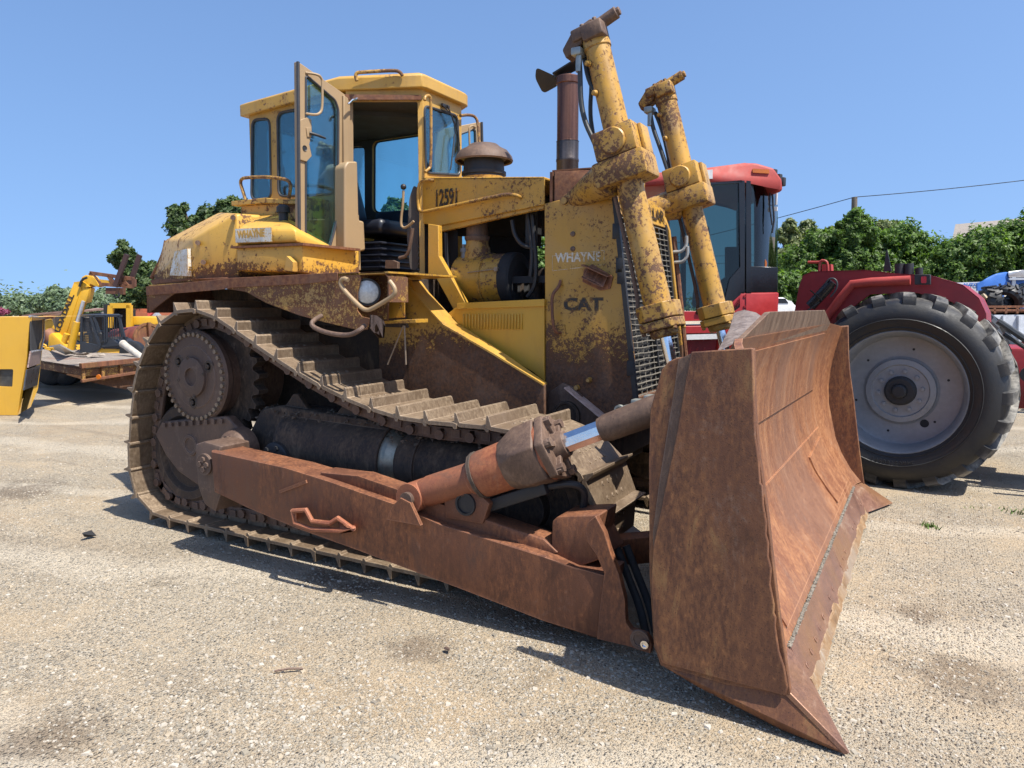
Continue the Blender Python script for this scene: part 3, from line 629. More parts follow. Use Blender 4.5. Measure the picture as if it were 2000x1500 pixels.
# end plates: rear skin, groove, proud front skin
for yy, sg in ((YN, 1), (YF, -1)):
    Q = lambda pts: [V((p.x, yy, p.z)) for p in py(pts, YN)]
    mb = MB(); mb.prism(Q([(1285, 748), (1292, 722), (1306, 706), (1322, 699), (1350, 696), (1472, 681), (1475, 800), (1482, 880), (1499, 1000), (1510, 1100), (1522, 1200), (1544, 1358), (1420, 1338), (1290, 1300), (1277, 1262), (1268, 1120), (1267, 900), (1270, 800)]), (0, sg*.04, 0))
    ep = mb.build('end_plate', 'blade', B, bev=.004)
    mb = MB(); y2 = yy-sg*.018
    Q2 = lambda pts: [V((p.x, y2, p.z)) for p in py(pts, YN)]
    # front edge chewed by wear
    fe = [(1472, 679), (1474, 760), (1477, 850), (1484, 900), (1487, 942), (1491, 948), (1493, 985), (1499, 1020), (1498, 1042), (1503, 1060), (1502, 1085), (1508, 1110), (1506, 1140), (1514, 1180), (1513, 1195), (1517, 1204), (1516, 1222), (1523, 1270), (1533, 1300), (1540, 1340), (1536, 1356)]
    mb.prism(Q2([(1352, 687)]+fe+[(1420, 1326), (1294, 1292), (1281, 1258), (1274, 1130), (1278, 1065), (1300, 960), (1325, 840), (1340, 750)]), (0, sg*.017, 0))
    mb.build('side_skin', 'blade', ep, bev=.005)
    mb = MB(); mb.prism([V((p.x, yy-sg*.006, p.z)) for p in py([(1326, 702), (1351, 690), (1342, 750), (1327, 835), (1302, 955), (1281, 1060), (1278, 1110), (1276, 1040), (1290, 930), (1308, 820), (1318, 760)], YN)], (0, sg*.005, 0)); mb.build('groove_strip', 'iron', ep)  # dark strip along the groove beside the front skin
    # end bit: cast corner that runs down and forward to a point
    mb = MB(); a = V((-.955, yy+sg*.012, .150)); b = V((-.41, yy+sg*.012, .172)); tip = V((-.17, yy-sg*.05, .0)); o_ = V((0, sg*.05, 0))
    back = V((-.37, yy+sg*.20, .006)); 
    mb.hull([a, b, tip, V((-.42, yy-sg*.002, .004)), V((-.80, yy+sg*.03, .085)), a+o_, b+o_*2, V((-.60, yy+sg*.12, .03)), V((-.30, yy+sg*.05, .0))])
    mb.build('corner_shoe', 'blade', B, bev=.004)
    mb = MB()
    j0 = V((-.475, yy+sg*.36, .222)); j1 = V((-.42, yy+sg*.005, .182)); 
    mb.prism([j0, j1, tip+V((0, 0, .012)), V((-.355, yy+sg*.42, .012))], (-.025, 0, -.012))
    eb = mb.build('end_bit', 'edge', B, bev=.004)
    nrm = (tip-j1).cross(j0-j1).normalized(); nrm = nrm if nrm.x > 0 else -nrm
    for u_ in (.25, .42, .6, .78):
        for v_ in (.3, .62):
            mb = MB(); p = j1.lerp(j0, u_).lerp(tip.lerp(V((-.355, yy+sg*.42, .0)), u_), v_); mb.lathe(p, nrm, [(0, .02), (.004, .018), (.004, .012), (-.003, .01), (-.003, .001)], 12); mb.build('edge_bolt', 'iron', eb)
# cutting edge: worn lower lip
def edge(y0, y1, worn, seed):
    random.seed(seed); g = []; n = 40
    for i in range(n+1):
        yy = y0+(y1-y0)*i/n; wv = worn(yy)+.012*noise.noise(V((yy*6, seed, 0)))
        top = V((-.462, yy, .214)); low = V((-.350, yy, .0)); e_ = top.lerp(low, 1-wv)
        g.append([top, top.lerp(e_, .35), top.lerp(e_, .7)+V((.004*noise.noise(V((yy*9, 2, seed))), 0, 0)), e_+V((.008*noise.noise(V((yy*14, 5, seed))), 0, .006*noise.noise(V((yy*11, 9, seed)))))])
    mb = MB(); mb.sheet(g, (-.03, 0, -.016)); return mb
e1 = edge(YN+.36, 5.02, lambda v: .02+.05*math.sin((v-3.4)*1.6)**2, 1).build('cutting_edge', 'edge', B, bev=.003)
e2 = edge(5.03, YF-.36, lambda v: -.10+.12*abs((v-5.0)/1.8), 2).build('cutting_edge', 'edge', B, bev=.003)
random.seed(12)
mb = MB(); mb.sheet([[(-.372+random.uniform(-.004, .004)-.012*noise.noise(V((yy*5, 1, 1))), yy, .05+.03*noise.noise(V((yy*4, 3, 3)))), (-.342+.016*noise.noise(V((yy*7, 1, 1)))+random.uniform(-.003, .003), yy, .0), (-.37, yy, -.008)] for yy in [3.45+.03*i for i in range(113)]], (-.012, 0, .004))
mb.build('worn_lip', mottled('worn_lip', (.22, .12, .05), (.30, .20, .11), (.26, .21, .16), (.34, .30, .25), vert=(1, 1, 1), sc=9), B)
for i in (0, 1, 2, 3, 4, 6, 7, 10, 11, 12, 16, 17, 21):
    mb = MB(); yy = 3.5+i*.152; p = V((-.462, yy, .214)).lerp(V((-.350, yy, 0)), .55); mb.lathe(p+V((.002, 0, .001)), V((.88, 0, .47)), [(0, .016), (.002, .015), (.002, .011), (-.003, .011), (-.003, .001)], 12); mb.build('edge_bolt', 'edge', e1 if yy < 5.02 else e2)
mb = MB()                                                         # packed gravel on the ledge above the edge
random.seed(3)
for i in range(1500):
    yy = random.uniform(YN+.33, YF-.38); mb.hull([V((-.466+random.uniform(-.009, .010), yy, .217))+V((random.uniform(-.006, .006), random.uniform(-.008, .008), random.uniform(-.004, .005))) for _ in range(6)])
o = mb.build('packed_gravel', 'weld', B); o['kind'] = 'stuff'
# back of the blade: skin, ribs, brackets
mb = MB(); mb.prism([(-.76, 3.35, 1.5), (-.90, 3.35, 1.3), (-.97, 3.35, 1.0), (-.97, 3.35, .5), (-.90, 3.35, .22), (-.50, 3.35, .21), (-.66, 3.35, .4), (-.80, 3.35, .62), (-.875, 3.35, 1.0), (-.80, 3.35, 1.45)], (0, 3.55, 0))
mb.box((-.99, YC, 1.22), (.08, 3.4, .14), bev=.01); mb.box((-.99, YC, .42), (.08, 3.4, .22), bev=.01)
mb.build('back_frame', 'blade', B)
for yy in (3.62, 6.61):
    mb = MB(); mb.box((-1.02, yy-.07, .98), (.22, .03, .34), bev=.008); mb.box((-1.02, yy+.07, .98), (.22, .03, .34), bev=.008); mb.cyl((-1.08, yy-.12, .98), (-1.08, yy+.12, .98), .045, n=20)
    mb.build('brace_bracket', 'blade', B)
for yy in (4.42, 5.81):
    mb = MB(); mb.box((-1.07, yy-.07, .86), (.3, .03, .3), bev=.008); mb.box((-1.07, yy+.07, .86), (.3, .03, .3), bev=.008); mb.cyl((-1.18, yy-.11, .86), (-1.18, yy+.11, .86), .04, n=20)
    mb.build('lift_bracket', 'blade', B)
# rolled grey plate standing behind the top edge of the blade
mb = MB(); g = []
for k in range(9):
    a = k/8; g.append([V((-.80-.36*a+.03*math.sin(a*3.1), 3.5+.75*s2+.28*a, 1.50+.30*a-.12*a*a)) for s2 in (0, .35, .7, 1)])
pc = [atX(1409, 683, -.85), atX(1437, 605, -1.0), atX(1482, 624, -.80), atX(1440, 668, -.78)]
mb.sheet([[pc[0], pc[0].lerp(pc[3], .5), pc[3]], [pc[0].lerp(pc[1], .55)+V((.02, 0, 0)), pc[0].lerp(pc[1], .55).lerp(pc[3].lerp(pc[2], .55), .5), pc[3].lerp(pc[2], .55)], [pc[1]+V((.01, 0, -.01)), pc[1].lerp(pc[2], .5)+V((0, 0, .01)), pc[2]], [pc[1]+V((.05, 0, .0)), pc[1].lerp(pc[2], .5)+V((.05, 0, .012)), pc[2]+V((.04, 0, .0))]], (-.02, 0, -.01))
mb.build('hose_guard', rust('guard_plate', (.16, .125, .11), (.27, .22, .195), (.13, .09, .07), vert=(1, 1, 1), sc=25), B, ang=60)
# step bracket between blade and radiator guard with its grey clamp
mb = MB(); mb.hull([atY(1205, 812, 4.0), atY(1282, 785, 3.9), atY(1290, 800, 3.9), atY(1208, 828, 4.0), atY(1205, 812, 4.2), atY(1282, 785, 4.1), atY(1208, 828, 4.2), atY(1286, 800, 4.1)])
mb.build('step_plate', 'arm', B, bev=.006)
mb = MB(); a, b = atY(1212, 800, 4.0), atY(1285, 778, 3.92)
mb.tube([a, a.lerp(b, .35)], .018, 10); mb.box(a.lerp(b, .55), (.10, .07, .05), bev=.01); mb.box(a.lerp(b, .85), (.08, .08, .06), bev=.01); mb.lathe(a, (0, -1, 0), [(0, .03), (.03, .03), (.03, .018), (.02, .017), (.02, .001)], 18)
mb.build('hose_clamp', plain('grey_fitting', (.3, .31, .28), .5, .4), B)
mb = MB()
for k, (dx, dy) in enumerate(((0, 0), (.03, .06))):
    pts = [atY(1205, 1070, 3.62)+V((dx, dy, 0)), atY(1228, 1130, 3.6)+V((dx, dy, 0)), atY(1250, 1185, 3.56)+V((dx, dy, 0)), atY(1262, 1240, 3.5)+V((dx, dy, 0))]
    mb.tube(pts, .022, 10, smooth=2)
mb.build('arm_hose', 'hose', arm_near)
# ================================================================ BULLDOZER: body, cab, engine, cylinders
def atPl(x, y, p0, nrm): d = ray(x, y); return CAM + d*((V(p0)-CAM).dot(V(nrm))/d.dot(V(nrm)))
def rnd(pts, r, seg=5):
    out = []; n = len(pts); pts = [V(p) for p in pts]
    for i in range(n):
        a, b, c = pts[i-1], pts[i], pts[(i+1) % n]; u = (a-b); v = (c-b); rr = min(r, u.length*.45, v.length*.45); u.normalize(); v.normalize()
        p, q = b+u*rr, b+v*rr
        for k in range(seg+1):
            t_ = k/seg; out.append(p*(1-t_)**2 + b*2*t_*(1-t_) + q*t_*t_)
    return out
def plate(mb, outer, holes, vec):
    bm = mb.bm; es = []; 
    for lp in [outer]+holes:
        vs = [bm.verts.new(V(p)) for p in lp]
        for i in range(len(vs)): es.append(bm.edges.new((vs[i], vs[(i+1) % len(vs)])))
    r = bmesh.ops.triangle_fill(bm, use_beauty=True, use_dissolve=False, edges=es)
    fs = [g for g in r['geom'] if isinstance(g, bmesh.types.BMFace)]
    e = bmesh.ops.extrude_face_region(bm, geom=fs); vv = [g for g in e['geom'] if isinstance(g, bmesh.types.BMVert)]
    bmesh.ops.translate(bm, verts=vv, vec=V(vec)); return mb
def mp(pts): return [mir(p) for p in pts]
# ---- main case / frame
mb = MB(); mb.hull([(x, y, z) for x in (-5.55, -3.42) for y in (4.42, 5.81) for z in (.75, 1.9)], .02); mb.hull([(x, y, z) for x in (-3.5, -1.9) for y in (4.72, 5.51) for z in (.6, 1.15)], .02)
mb.box((-3.4, YC, .62), (2.6, .7, .35))
mb.build('main_case', 'grease', Z)
mb = MB(); mb.box((-2.1, YC, .78), (.5, 1.9, .22), bev=.02); mb.cyl((-2.9, 3.9, .62), (-2.9, 6.33, .62), .09); mb.build('equalizer_bar', 'grease', Z)
# ---- fenders
for m_ in (0, 1):
    f = (lambda p: p) if not m_ else mp
    sg = 1 if not m_ else -1
    mb = MB()
    mb.prism(f(py([(288, 561), (455, 543), (590, 536), (700, 531), (704, 545), (698, 570), (697, 606), (706, 618), (722, 622), (716, 644), (700, 645), (640, 631), (584, 616), (520, 592), (480, 570), (429, 562), (400, 560), (349, 567), (320, 588), (290, 612)], 3.72)), (0, sg*.012, 0))
    fe = mb.build('fender', 'yel_fender', Z, bev=.002)
    mb = MB(); mb.prism(f(py([(286, 560), (455, 543), (590, 536), (660, 532), (661, 548), (590, 555), (455, 562), (430, 566), (360, 572), (287, 577)], 3.715)), (0, -sg*.006, 0))
    mb.build('fender_lip', 'rust_top', fe, bev=.002)
    mb = MB(); z0 = 1.915; a = f([V((-5.43, 3.72, z0)), V((-3.0, 3.72, z0+.05)), V((-3.0, 4.5, z0+.05)), V((-5.43, 4.5, z0))]); mb.prism(a, (0, 0, .012)); mb.build('deck', 'yel', fe)
    mb = MB(); mb.prism(f([V((-5.42, 4.30, 1.9)), V((-3.4, 4.30, 1.93)), V((-3.3, 4.30, 1.60)), V((-5.3, 4.30, 1.62))]), (0, sg*.02, 0)); mb.build('inner_guard', 'grease', fe)
    mb = MB(); mb.prism(f([atY(287, 561, 3.72), atY(287, 611, 3.72), atY(287, 611, 3.72)+V((-.0, .75, 0)), atY(287, 561, 3.72)+V((0, .75, 0))]), (.012, 0, 0)); mb.build('rear_flap', 'rust_top', fe)
# recessed headlamp box on the near fender, with its guard loops
for m_ in (0, 1):
    f = (lambda p: p) if not m_ else mp; g1 = (lambda p: p) if not m_ else mir; sg = 1 if not m_ else -1; yv = V((0, -sg, 0))
    mb = MB(); mb.prism(f(py([(699, 545), (703, 533), (752, 531), (758, 540), (758, 600), (757, 625), (725, 628), (700, 618)], 3.92)), (0, sg*.012, 0))
    a = py([(699, 545), (704, 532), (750, 530), (757, 540), (758, 590)], 3.72); b = [p+V((0, .2, 0)) for p in a]
    for i in range(4): mb.prism(f([a[i], a[i+1], b[i+1], b[i]]), f([V((0, 0, 0))])[0]*0+V((0, 0, -.008 if i < 3 else 0))+V((.008 if i == 3 else 0, 0, 0)))
    mb.prism(f([atY(757, 540, 3.73), atY(758, 598, 3.73), atY(757, 628, 3.9), atY(757, 540, 3.92)]), (.008, 0, 0))
    hb = mb.build('lamp_box', 'yel_fender', Z)
    c = g1(atY(718, 570, 3.80)); ax = (V((.55, -sg*.83, -.05))).normalized()
    mb = MB(); mb.lathe(c-ax*.07, ax, [(0, .03), (.0, .06), (.05, .085), (.09, .09), (.105, .09), (.105, .08), (.09, .078)], 28, cap=False); hl = mb.build('headlamp', 'black', hb)
    mb = MB(); mb.lathe(c-ax*.07, ax, [(.085, .081), (.10, .075), (.108, .05), (.112, .001)], 28, cap=False); mb.build('headlamp_lens', 'lamp', hl)
    mb = MB(); mb.tube(f(py([(680, 547), (671, 543), (664, 550), (668, 563), (705, 601), (716, 606), (726, 604), (764, 581), (772, 573), (771, 562), (761, 549)], 3.64)), .0145, 10, smooth=2)
    h1 = mb.build('guard_loop', 'tan', hb)
    mb = MB(); mb.tube(f([atY(628, 617, 3.715), atY(618, 622, 3.66), atY(608, 630, 3.6), atY(611, 639, 3.6), atY(640, 651, 3.6), atY(682, 656, 3.6), atY(703, 645, 3.6), atY(712, 636, 3.66)]), .016, 10, smooth=2)
    mb.prism(f(py([(722, 615), (745, 617), (750, 636), (748, 660), (738, 660), (722, 640)], 3.70)), (.01, 0, 0)); mb.build('grab_handle', 'iron', fe if m_ else hb)
    # step box between fender and engine side
    mb = MB()
    mb.prism(f([atY(757, 545, 3.98), atY(790, 545, 3.98), atY(790, 620, 3.98), atY(758, 622, 3.98)]), (0, sg*.01, 0))
    mb.prism(f([atY(722, 628, 3.95), atY(812, 623, 3.95), atY(812, 631, 3.95), atY(722, 633, 3.95)]), (0, sg*.14, 0))
    mb.prism(f([atY(757, 538, 3.95), atY(788, 541, 3.97), atY(790, 545, 3.97), atY(757, 545, 3.95)]), (0, sg*.2, 0))
    mb.build('step', 'yel', Z, bev=.003)
mb = MB(); mb.lathe(atY(787, 563, 3.95), (0, -1, 0), [(0, .022), (.03, .02), (.03, .001)], 14); mb.tube(py([(782, 548), (785, 556), (788, 568)], 3.94), .012, 8); mb.lathe(atY(781, 546, 3.94), (0, -1, 0), [(0, .018), (.02, .018), (.02, .001)], 14)
mb.prism(rnd(py([(782, 566), (796, 566), (795, 576), (786, 574)], 3.93), .01), (0, .006, 0)); mb.build('latch', 'black', Z)
mb = MB(); mb.tube(py([(788, 636), (757, 712)], 3.97), .005, 6); mb.tube(py([(790, 636), (793, 712)], 3.97), .006, 6); mb.build('brake_cable', 'pad', Z)
# ---- side body beside the engine (yellow above, scuffed bare below) and its sloping top
SB = [(738, 600), (757, 545), (800, 547), (812, 575), (868, 636), (962, 690), (1063, 752), (1063, 860), (930, 860), (742, 800)]
for m_ in (0, 1):
    f = (lambda p: p) if not m_ else mp; sg = 1 if not m_ else -1
    mb = MB(); mb.prism(f(py(SB, 4.36)), (0, sg*.03, 0)); sb = mb.build('side_body', 'yel_side', Z, bev=.004)
    mb = MB()                                                            # sloping ledge on top of it
    top = [(792, 546), (812, 574), (868, 635), (962, 689), (1062, 750)]
    a = [p+V((0, -.012, .004)) for p in py(top, 4.36)]; b = [p+V((0, .17, .012)) for p in py(top, 4.36)]; b[-1] = a[-1]+V((0, .06, 0)); b[-2] = a[-2]+V((0, .11, .01))
    for i in range(4): mb._add(f([a[i], a[i+1], b[i+1], b[i]]+[p-V((0, 0, .014)) for p in (a[i], a[i+1], b[i+1], b[i])]), [(0, 1, 2, 3), (7, 6, 5, 4), (0, 4, 5, 1), (1, 5, 6, 2), (2, 6, 7, 3), (3, 7, 4, 0)])
    mb.build('ledge', 'yel_clean', sb)
    mb = MB(); mb.prism(f(py([(862, 622), (895, 597), (906, 592), (1063, 588), (1063, 744), (1040, 726)], 4.53)), (0, sg*.02, 0)); lp = mb.build('louvre_panel', 'yel_panel', Z, bev=.003)
    mb = MB(); mb.prism(f(py([(892, 592), (1063, 584), (1063, 598), (892, 604)], 4.515)), (0, sg*.05, 0)); 
    for k in range(20):
        x = 905+k*6; y0 = 626; mb.box(f([atY(x, 628, 4.525)])[0], (.010, .014, .11), bev=.003)
    mb.build('louvres', 'yel_panel', lp, bev=.002)
    mb = MB(); mb.prism(f(py([(836, 437), (856, 440), (857, 500), (908, 590), (905, 620), (893, 618), (853, 545), (836, 545)], 4.62)), (0, sg*.05, 0))
    mb.build('brace_post', 'yel', Z, bev=.004)
    mb = MB(); mb.prism(f([V((-3.36, 4.36, 1.96)), V((-3.36, 4.36, 1.1)), V((-3.36, 4.9, 1.1)), V((-3.36, 4.9, 1.96))]), (.02, 0, 0)); mb.build('bulkhead', 'grease', sb)
# ---- hood, narrower at the cab
hp0, hp1 = V((-3.52, 4.83, 0)), V((-2.25, 4.545, 0)); hn = (hp1-hp0).cross(V((0, 0, 1))).normalized()
H = lambda pts: [atPl(x, y, hp0, hn) for x, y in pts]
h = H([(822, 350), (838, 346), (1058, 345), (1063, 349), (1063, 400), (858, 441), (826, 437)])
a = [h[0], h[1], h[2], h[3]]
mb = MB(); mb.prism(h, -hn*.012 if hn.y < 0 else hn*.012); mb.prism([mir(p) for p in h], (0, -.012, 0))
q = H([(822, 347), (1063, 345)]); top_ = [q[0], q[1], mir(q[1]), mir(q[0])]; mb.prism(top_, (0, 0, -.02))
hood = mb.build('hood', 'yel', Z, bev=.006)
mb = MB(); r = H([(856, 436), (1060, 396), (1058, 408), (1034, 412), (858, 452)]); mb.prism([p-hn*.02*(1 if hn.y < 0 else -1) for p in r], (0, .04, 0)); mb.build('hood_flange', 'yel', hood, bev=.003)
mb = MB(); off = hn*(.045 if hn.y < 0 else -.045)
mb.tube([p+off*s_ for p, s_ in zip(H([(848, 352), (838, 352), (825, 358), (825, 410), (833, 415), (850, 412), (985, 383), (1000, 381), (1015, 382), (1018, 386)]), (0, .8, 1, 1, 1, 1, 1, 1, 1, 0))], .0125, 10, smooth=2)
mb.build('handrail', 'yel_chip', hood)
ux = (hp1-hp0).normalized(); o0 = H([(849, 403)])[0]; xd = (H([(898, 393)])[0]-o0)
text('stencil_number', '12591', 'ink', o0+off*.12, ux+V((0, 0, -.045)), (0, 0, 1), .178, hood, sx=.62, depth=.002, bold=.004, space=1.0)
mb = MB(); mb.prism(H([(851, 382), (900, 372), (900, 370.8), (851, 380.8)]), off*.16)
mb.build('stencil_gap', 'yel', hood)
# ---- radiator guard
YG = 4.55
def fx(z): return -1.81+(2.45-z)*.128                # slanting front face
mb = MB()
pts = [(1063, 350), (1180, 347), (1200, 380), (1207, 420), (1222, 560), (1240, 700), (1246, 780), (1200, 858), (1170, 862), (1063, 860)]
g = py([(1063, 398), (1100, 388), (1196, 388), (1207, 420), (1222, 560), (1238, 700), (1238, 776), (1198, 862), (1066, 868)], YG)
mb.prism(g, (0, .03, 0), bev=0); mb.prism(mp(g), (0, -.03, 0))
zt = atY(1120, 388, YG).z
rgm = mb; mb = MB(); mb.hull([(-2.24, YG+.003, 2.40), (-2.24, YG+.003, 2.66), (-2.0, YG+.06, 2.66), (-1.93, YG+.003, 2.50), (-1.93, YG+.003, 2.40)] + [(-2.24, 2*YC-YG-.003, 2.40), (-2.24, 2*YC-YG-.003, 2.66), (-2.0, 2*YC-YG-.06, 2.66), (-1.93, 2*YC-YG-.003, 2.5), (-1.93, 2*YC-YG-.003, 2.40)])
topc = mb; mb = rgm; mb.box((-2.22, YC, 1.6), (.03, 2*(YC-YG)-.07, 1.4))
mb.box((fx(1.1)-.02, YC, 1.08), (.06, 2*(YC-YG)-.07, .16)); 
rg = mb.build('radiator_guard', 'yel_guard', Z, bev=.006)
topc.build('top_cowl', 'rust_top', rg, bev=.006)
mb = MB(); mb.prism(py([(1064, 800), (1074, 765), (1098, 748), (1120, 757), (1150, 790), (1194, 838), (1160, 866), (1066, 868)], 4.52), (0, .03, 0), bev=.006); pv = mb.build('pivot_plate', 'iron', rg)
mb = MB(); mb.lathe(atY(1107, 812, 4.52), (0, -1, 0), [(0, .105), (.02, .10), (.02, .085), (.005, .08), (.005, .001)], 28); mb.build('pivot_boss', 'grease', pv)
mb = MB(); mb.prism([(fx(2.5), YG+.033, 2.5), (fx(2.5)-.03, YG+.10, 2.53), (fx(2.5)-.03, 2*YC-YG-.10, 2.53), (fx(2.5), 2*YC-YG-.033, 2.5), (fx(2.36), 2*YC-YG-.033, 2.36), (fx(2.36), YG+.033, 2.36)], (-.05, 0, 0))
hdr = mb.build('name_panel', 'yel_chip', rg, bev=.004)
slx = V((0, 1, 0)); upv = V((-.128, 0, 1)).normalized()
text('lettering', 'CATERPILLAR', 'ink', V((fx(2.385)+.006, YG+.10, 2.40)), slx, upv, .115, hdr, fit=.94, depth=.001, bold=.003)
mb = MB()                                                            # wire grille and its frame
for k in range(31):
    z = 1.16+k*(2.34-1.16)/30; wob = [0]*5
    path = []
    for j in range(9):
        yy = YG+.06+(2*YC-2*YG-.12)*j/8; b_ = .010*math.sin(k*1.7+j*2.1)*(1 if z < 1.7 else .35)
        path.append(V((fx(z)+.0+b_, yy, z+.5*b_)))
    mb.tube(path, .0045, 5)
for j in range(10):
    yy = YG+.09+(2*YC-2*YG-.18)*j/9; mb.tube([V((fx(1.14)-.012, yy, 1.14)), V((fx(2.35)-.012, yy, 2.35))], .0045, 5)
gr = mb.build('grille', 'wire', rg, clean=False)
mb = MB()
for yy in (YG+.03+.018, 2*YC-YG-.03-.018, YC+.0): mb.beam((fx(1.1)-.02, yy, 1.1), (fx(2.38)-.02, yy, 2.38), .036 if yy != YC else .02, .05)
mb.beam((fx(1.1)+.012, YG-.0, 1.1), (fx(2.46)+.012, YG-.0, 2.46), .03, .03); mb.build('grille_frame', 'black', gr)
mb = MB(); mb.beam((fx(1.14)-.13, YC, 1.14), (fx(2.38)-.13, YC, 2.38), 2*(YC-YG)-.08, .04); mb.build('radiator_core', 'dark', rg)
for z in (2.24, 2.02, 1.95, 1.35):
    mb = MB(); mb.box((fx(z)-.0, YG-.006, z), (.05, .02, .10), bev=.005); mb.build('hinge', 'black', gr)
# things on the guard's side
mb = MB(); mb.tube([atY(1095, 548, YG-.002), atY(1092, 560, YG-.03), atY(1078, 575, YG-.055), atY(1078, 605, YG-.055), atY(1080, 632, YG-.055), atY(1083, 645, YG-.05), atY(1088, 650, YG-.03), atY(1096, 650, YG-.002)], .011, 10, smooth=2)
hh = mb.build('grab_handle', 'arm', rg)
mb = MB(); mb.prism(py([(1083, 636), (1104, 634), (1106, 655), (1084, 657)], YG), (0, -.006, 0)); mb.prism(py([(1091, 545), (1098, 545), (1100, 558), (1092, 560)], YG), (0, -.008, 0)); mb.build('handle_foot', 'yel_guard', hh, bev=.002)
mb = MB()
for x, y in ((1119, 457), (1119, 486)): mb.lathe(atY(x, y, YG), (0, -1, 0), [(0, .018), (.010, .016), (.014, .008), (.014, .001)], 14)
mb.build('cap_bolt', 'iron', rg)
mb = MB(); c = atY(1160, 538, YG)                                       # torn angle bracket
mb.prism([c+V((-.07, 0, .04)), c+V((-.01, 0, .075)), c+V((.14, 0, -.01)), c+V((.12, 0, -.09)), c+V((.05, 0, -.10)), c+V((-.08, 0, -.04))], (0, -.01, 0))
mb.prism([c+V((-.07, -.0, .075)), c+V((.13, 0, .0)), c+V((.13, -.085, -.01)), c+V((-.05, -.10, .07))], (0, 0, -.008))
mb.prism([c+V((-.03, -.01, .06)), c+V((.04, -.01, .03)), c+V((.02, -.07, -.05)), c+V((-.05, -.07, -.01))], (.008, 0, 0))
mb.prism([c+V((.03, -.01, .02)), c+V((.10, -.01, .0)), c+V((.09, -.075, -.08)), c+V((.02, -.075, -.06))], (.008, 0, 0))
mb.prism([c+V((-.08, -.02, -.01)), c+V((.09, -.02, -.07)), c+V((.08, -.08, -.08)), c+V((-.05, -.09, -.02))], (0, 0, .008)); mb.build('torn_bracket', 'arm', rg, bev=.002)
mb = MB(); mb.lathe(atY(1128, 757, YG), (0, -1, 0), [(0, .02), (.03, .018), (.03, .001)], 12); mb.lathe(atY(1152, 742, YG), (0, -1, 0), [(0, .02), (.04, .014), (.04, .001)], 12); mb.build('stud', 'yel_chip', rg)
mb = MB(); mb.beam(atY(1108, 756, YG-.05), atY(1195, 828, YG-.05), .10, .010); mb.build('rub_strip', rust('pale_strip', (.42, .3, .25), (.55, .42, .36), (.3, .2, .16), vert=(1, 1, 1)), rg)
text('lettering', 'CAT', 'ink', atY(1101, 605, YG-.001), V((1, 0, -.0)), (0, 0, 1), .112, rg, sx=1.28, depth=.0012, bold=.006)
def decal(pts, Y, parent, word, word2, o_, size, xd=(1, 0, 0), sx=1.3):
    text('lettering', word, 'letter', atY(*o_, Y-.0012), V(xd), (0, 0, 1), size, parent, fit=.335, depth=.0008, bold=.0025)
    text('lettering', word2, 'yel_clean', atY(o_[0]+14, o_[1]+14, Y-.0012), V(xd)+V((0, 0, .0)), (0, 0, 1), size*.7, parent, sx=1.2, depth=.0008)
decal([(1080, 497), (1178, 487), (1178, 520), (1080, 530)], YG, rg, 'WHAYNE', 'Supply Co', (1085, 512), .085)
mb = MB(); d_ = py([(1079, 500), (1180, 489), (1180, 517), (1079, 529)], YG-.0015)
for i in range(4): mb.beam(d_[i], d_[(i+1) % 4], .003, .003)
mb.build('decal_outline', 'decal', rg)
# brown top plate and exhaust stack
mb = MB(); mb.prism([(-2.262, YG+.02, 2.664), (-1.98, YG+.06, 2.664), (-1.98, 2*YC-YG-.06, 2.664), (-2.262, 2*YC-YG-.02, 2.664)], (0, 0, .01)); mb.box((-2.262, YC, 2.56), (.02, 1.12, .2)); mb.build('top_plate', 'rust_top', rg)
ex = (-2.405, YC)
mb = MB(); mb.lathe((*ex, 2.55), (0, 0, 1), [(0, .083), (.28, .083), (.285, .086), (.30, .086), (.305, .083), (.43, .083)], 32, cap=False); st = mb.build('exhaust_stack', 'stack_low', Z)
mb = MB(); mb.lathe((*ex, 2.98), (0, 0, 1), [(0, .086), (.004, .08), (.41, .08), (.415, .088), (.46, .09), (.465, .086), (.44, .075), (.1, .074)], 32, cap=False); mb.build('stack_upper', 'stack', st)
mb = MB()
c = V((*ex, 3.465))
mb.prism(rnd([c+V((-.10, -.02, .0)), c+V((-.22, -.09, .06)), c+V((-.255, -.04, -.0)), c+V((-.22, .02, -.10)), c+V((-.10, .04, -.05))], .03), (.0, .012, 0)); mb.beam(c+V((-.12, 0, -.0)), c+V((.02, 0, .0)), .03, .02)
mb.prism([c+V((-.10, -.06, .0)), c+V((.08, -.08, .06)), c+V((.10, -.02, .09)), c+V((.085, .04, .04)), c+V((-.08, .05, -.0))], (0, .0, .012)); mb.build('rain_cap', 'black', st)
# precleaner
pc = (-3.14, YC)
mb = MB(); zb = 2.70; mb.lathe((*pc, zb), (0, 0, 1), [(0, .172), (.09, .170), (.095, .178), (.12, .178), (.12, .165), (.21, .16), (.235, .20)], 36, cap=False); pcl = mb.build('precleaner', 'black', Z)
mb = MB(); mb.lathe((*pc, zb+.21), (0, 0, 1), [(0, .215), (-.012, .228), (.0, .234), (.03, .225), (.075, .19), (.10, .14), (.108, .13), (.125, .11), (.135, .06), (.137, .001)], 40, cap=False); mb.build('cap', 'iron', pcl)
mb = MB(); mb.lathe((*pc, zb), (0, 0, 1), [(0, .178), (.075, .177), (.075, .17)], 36, cap=False); mb.build('collar', 'yel', pcl)
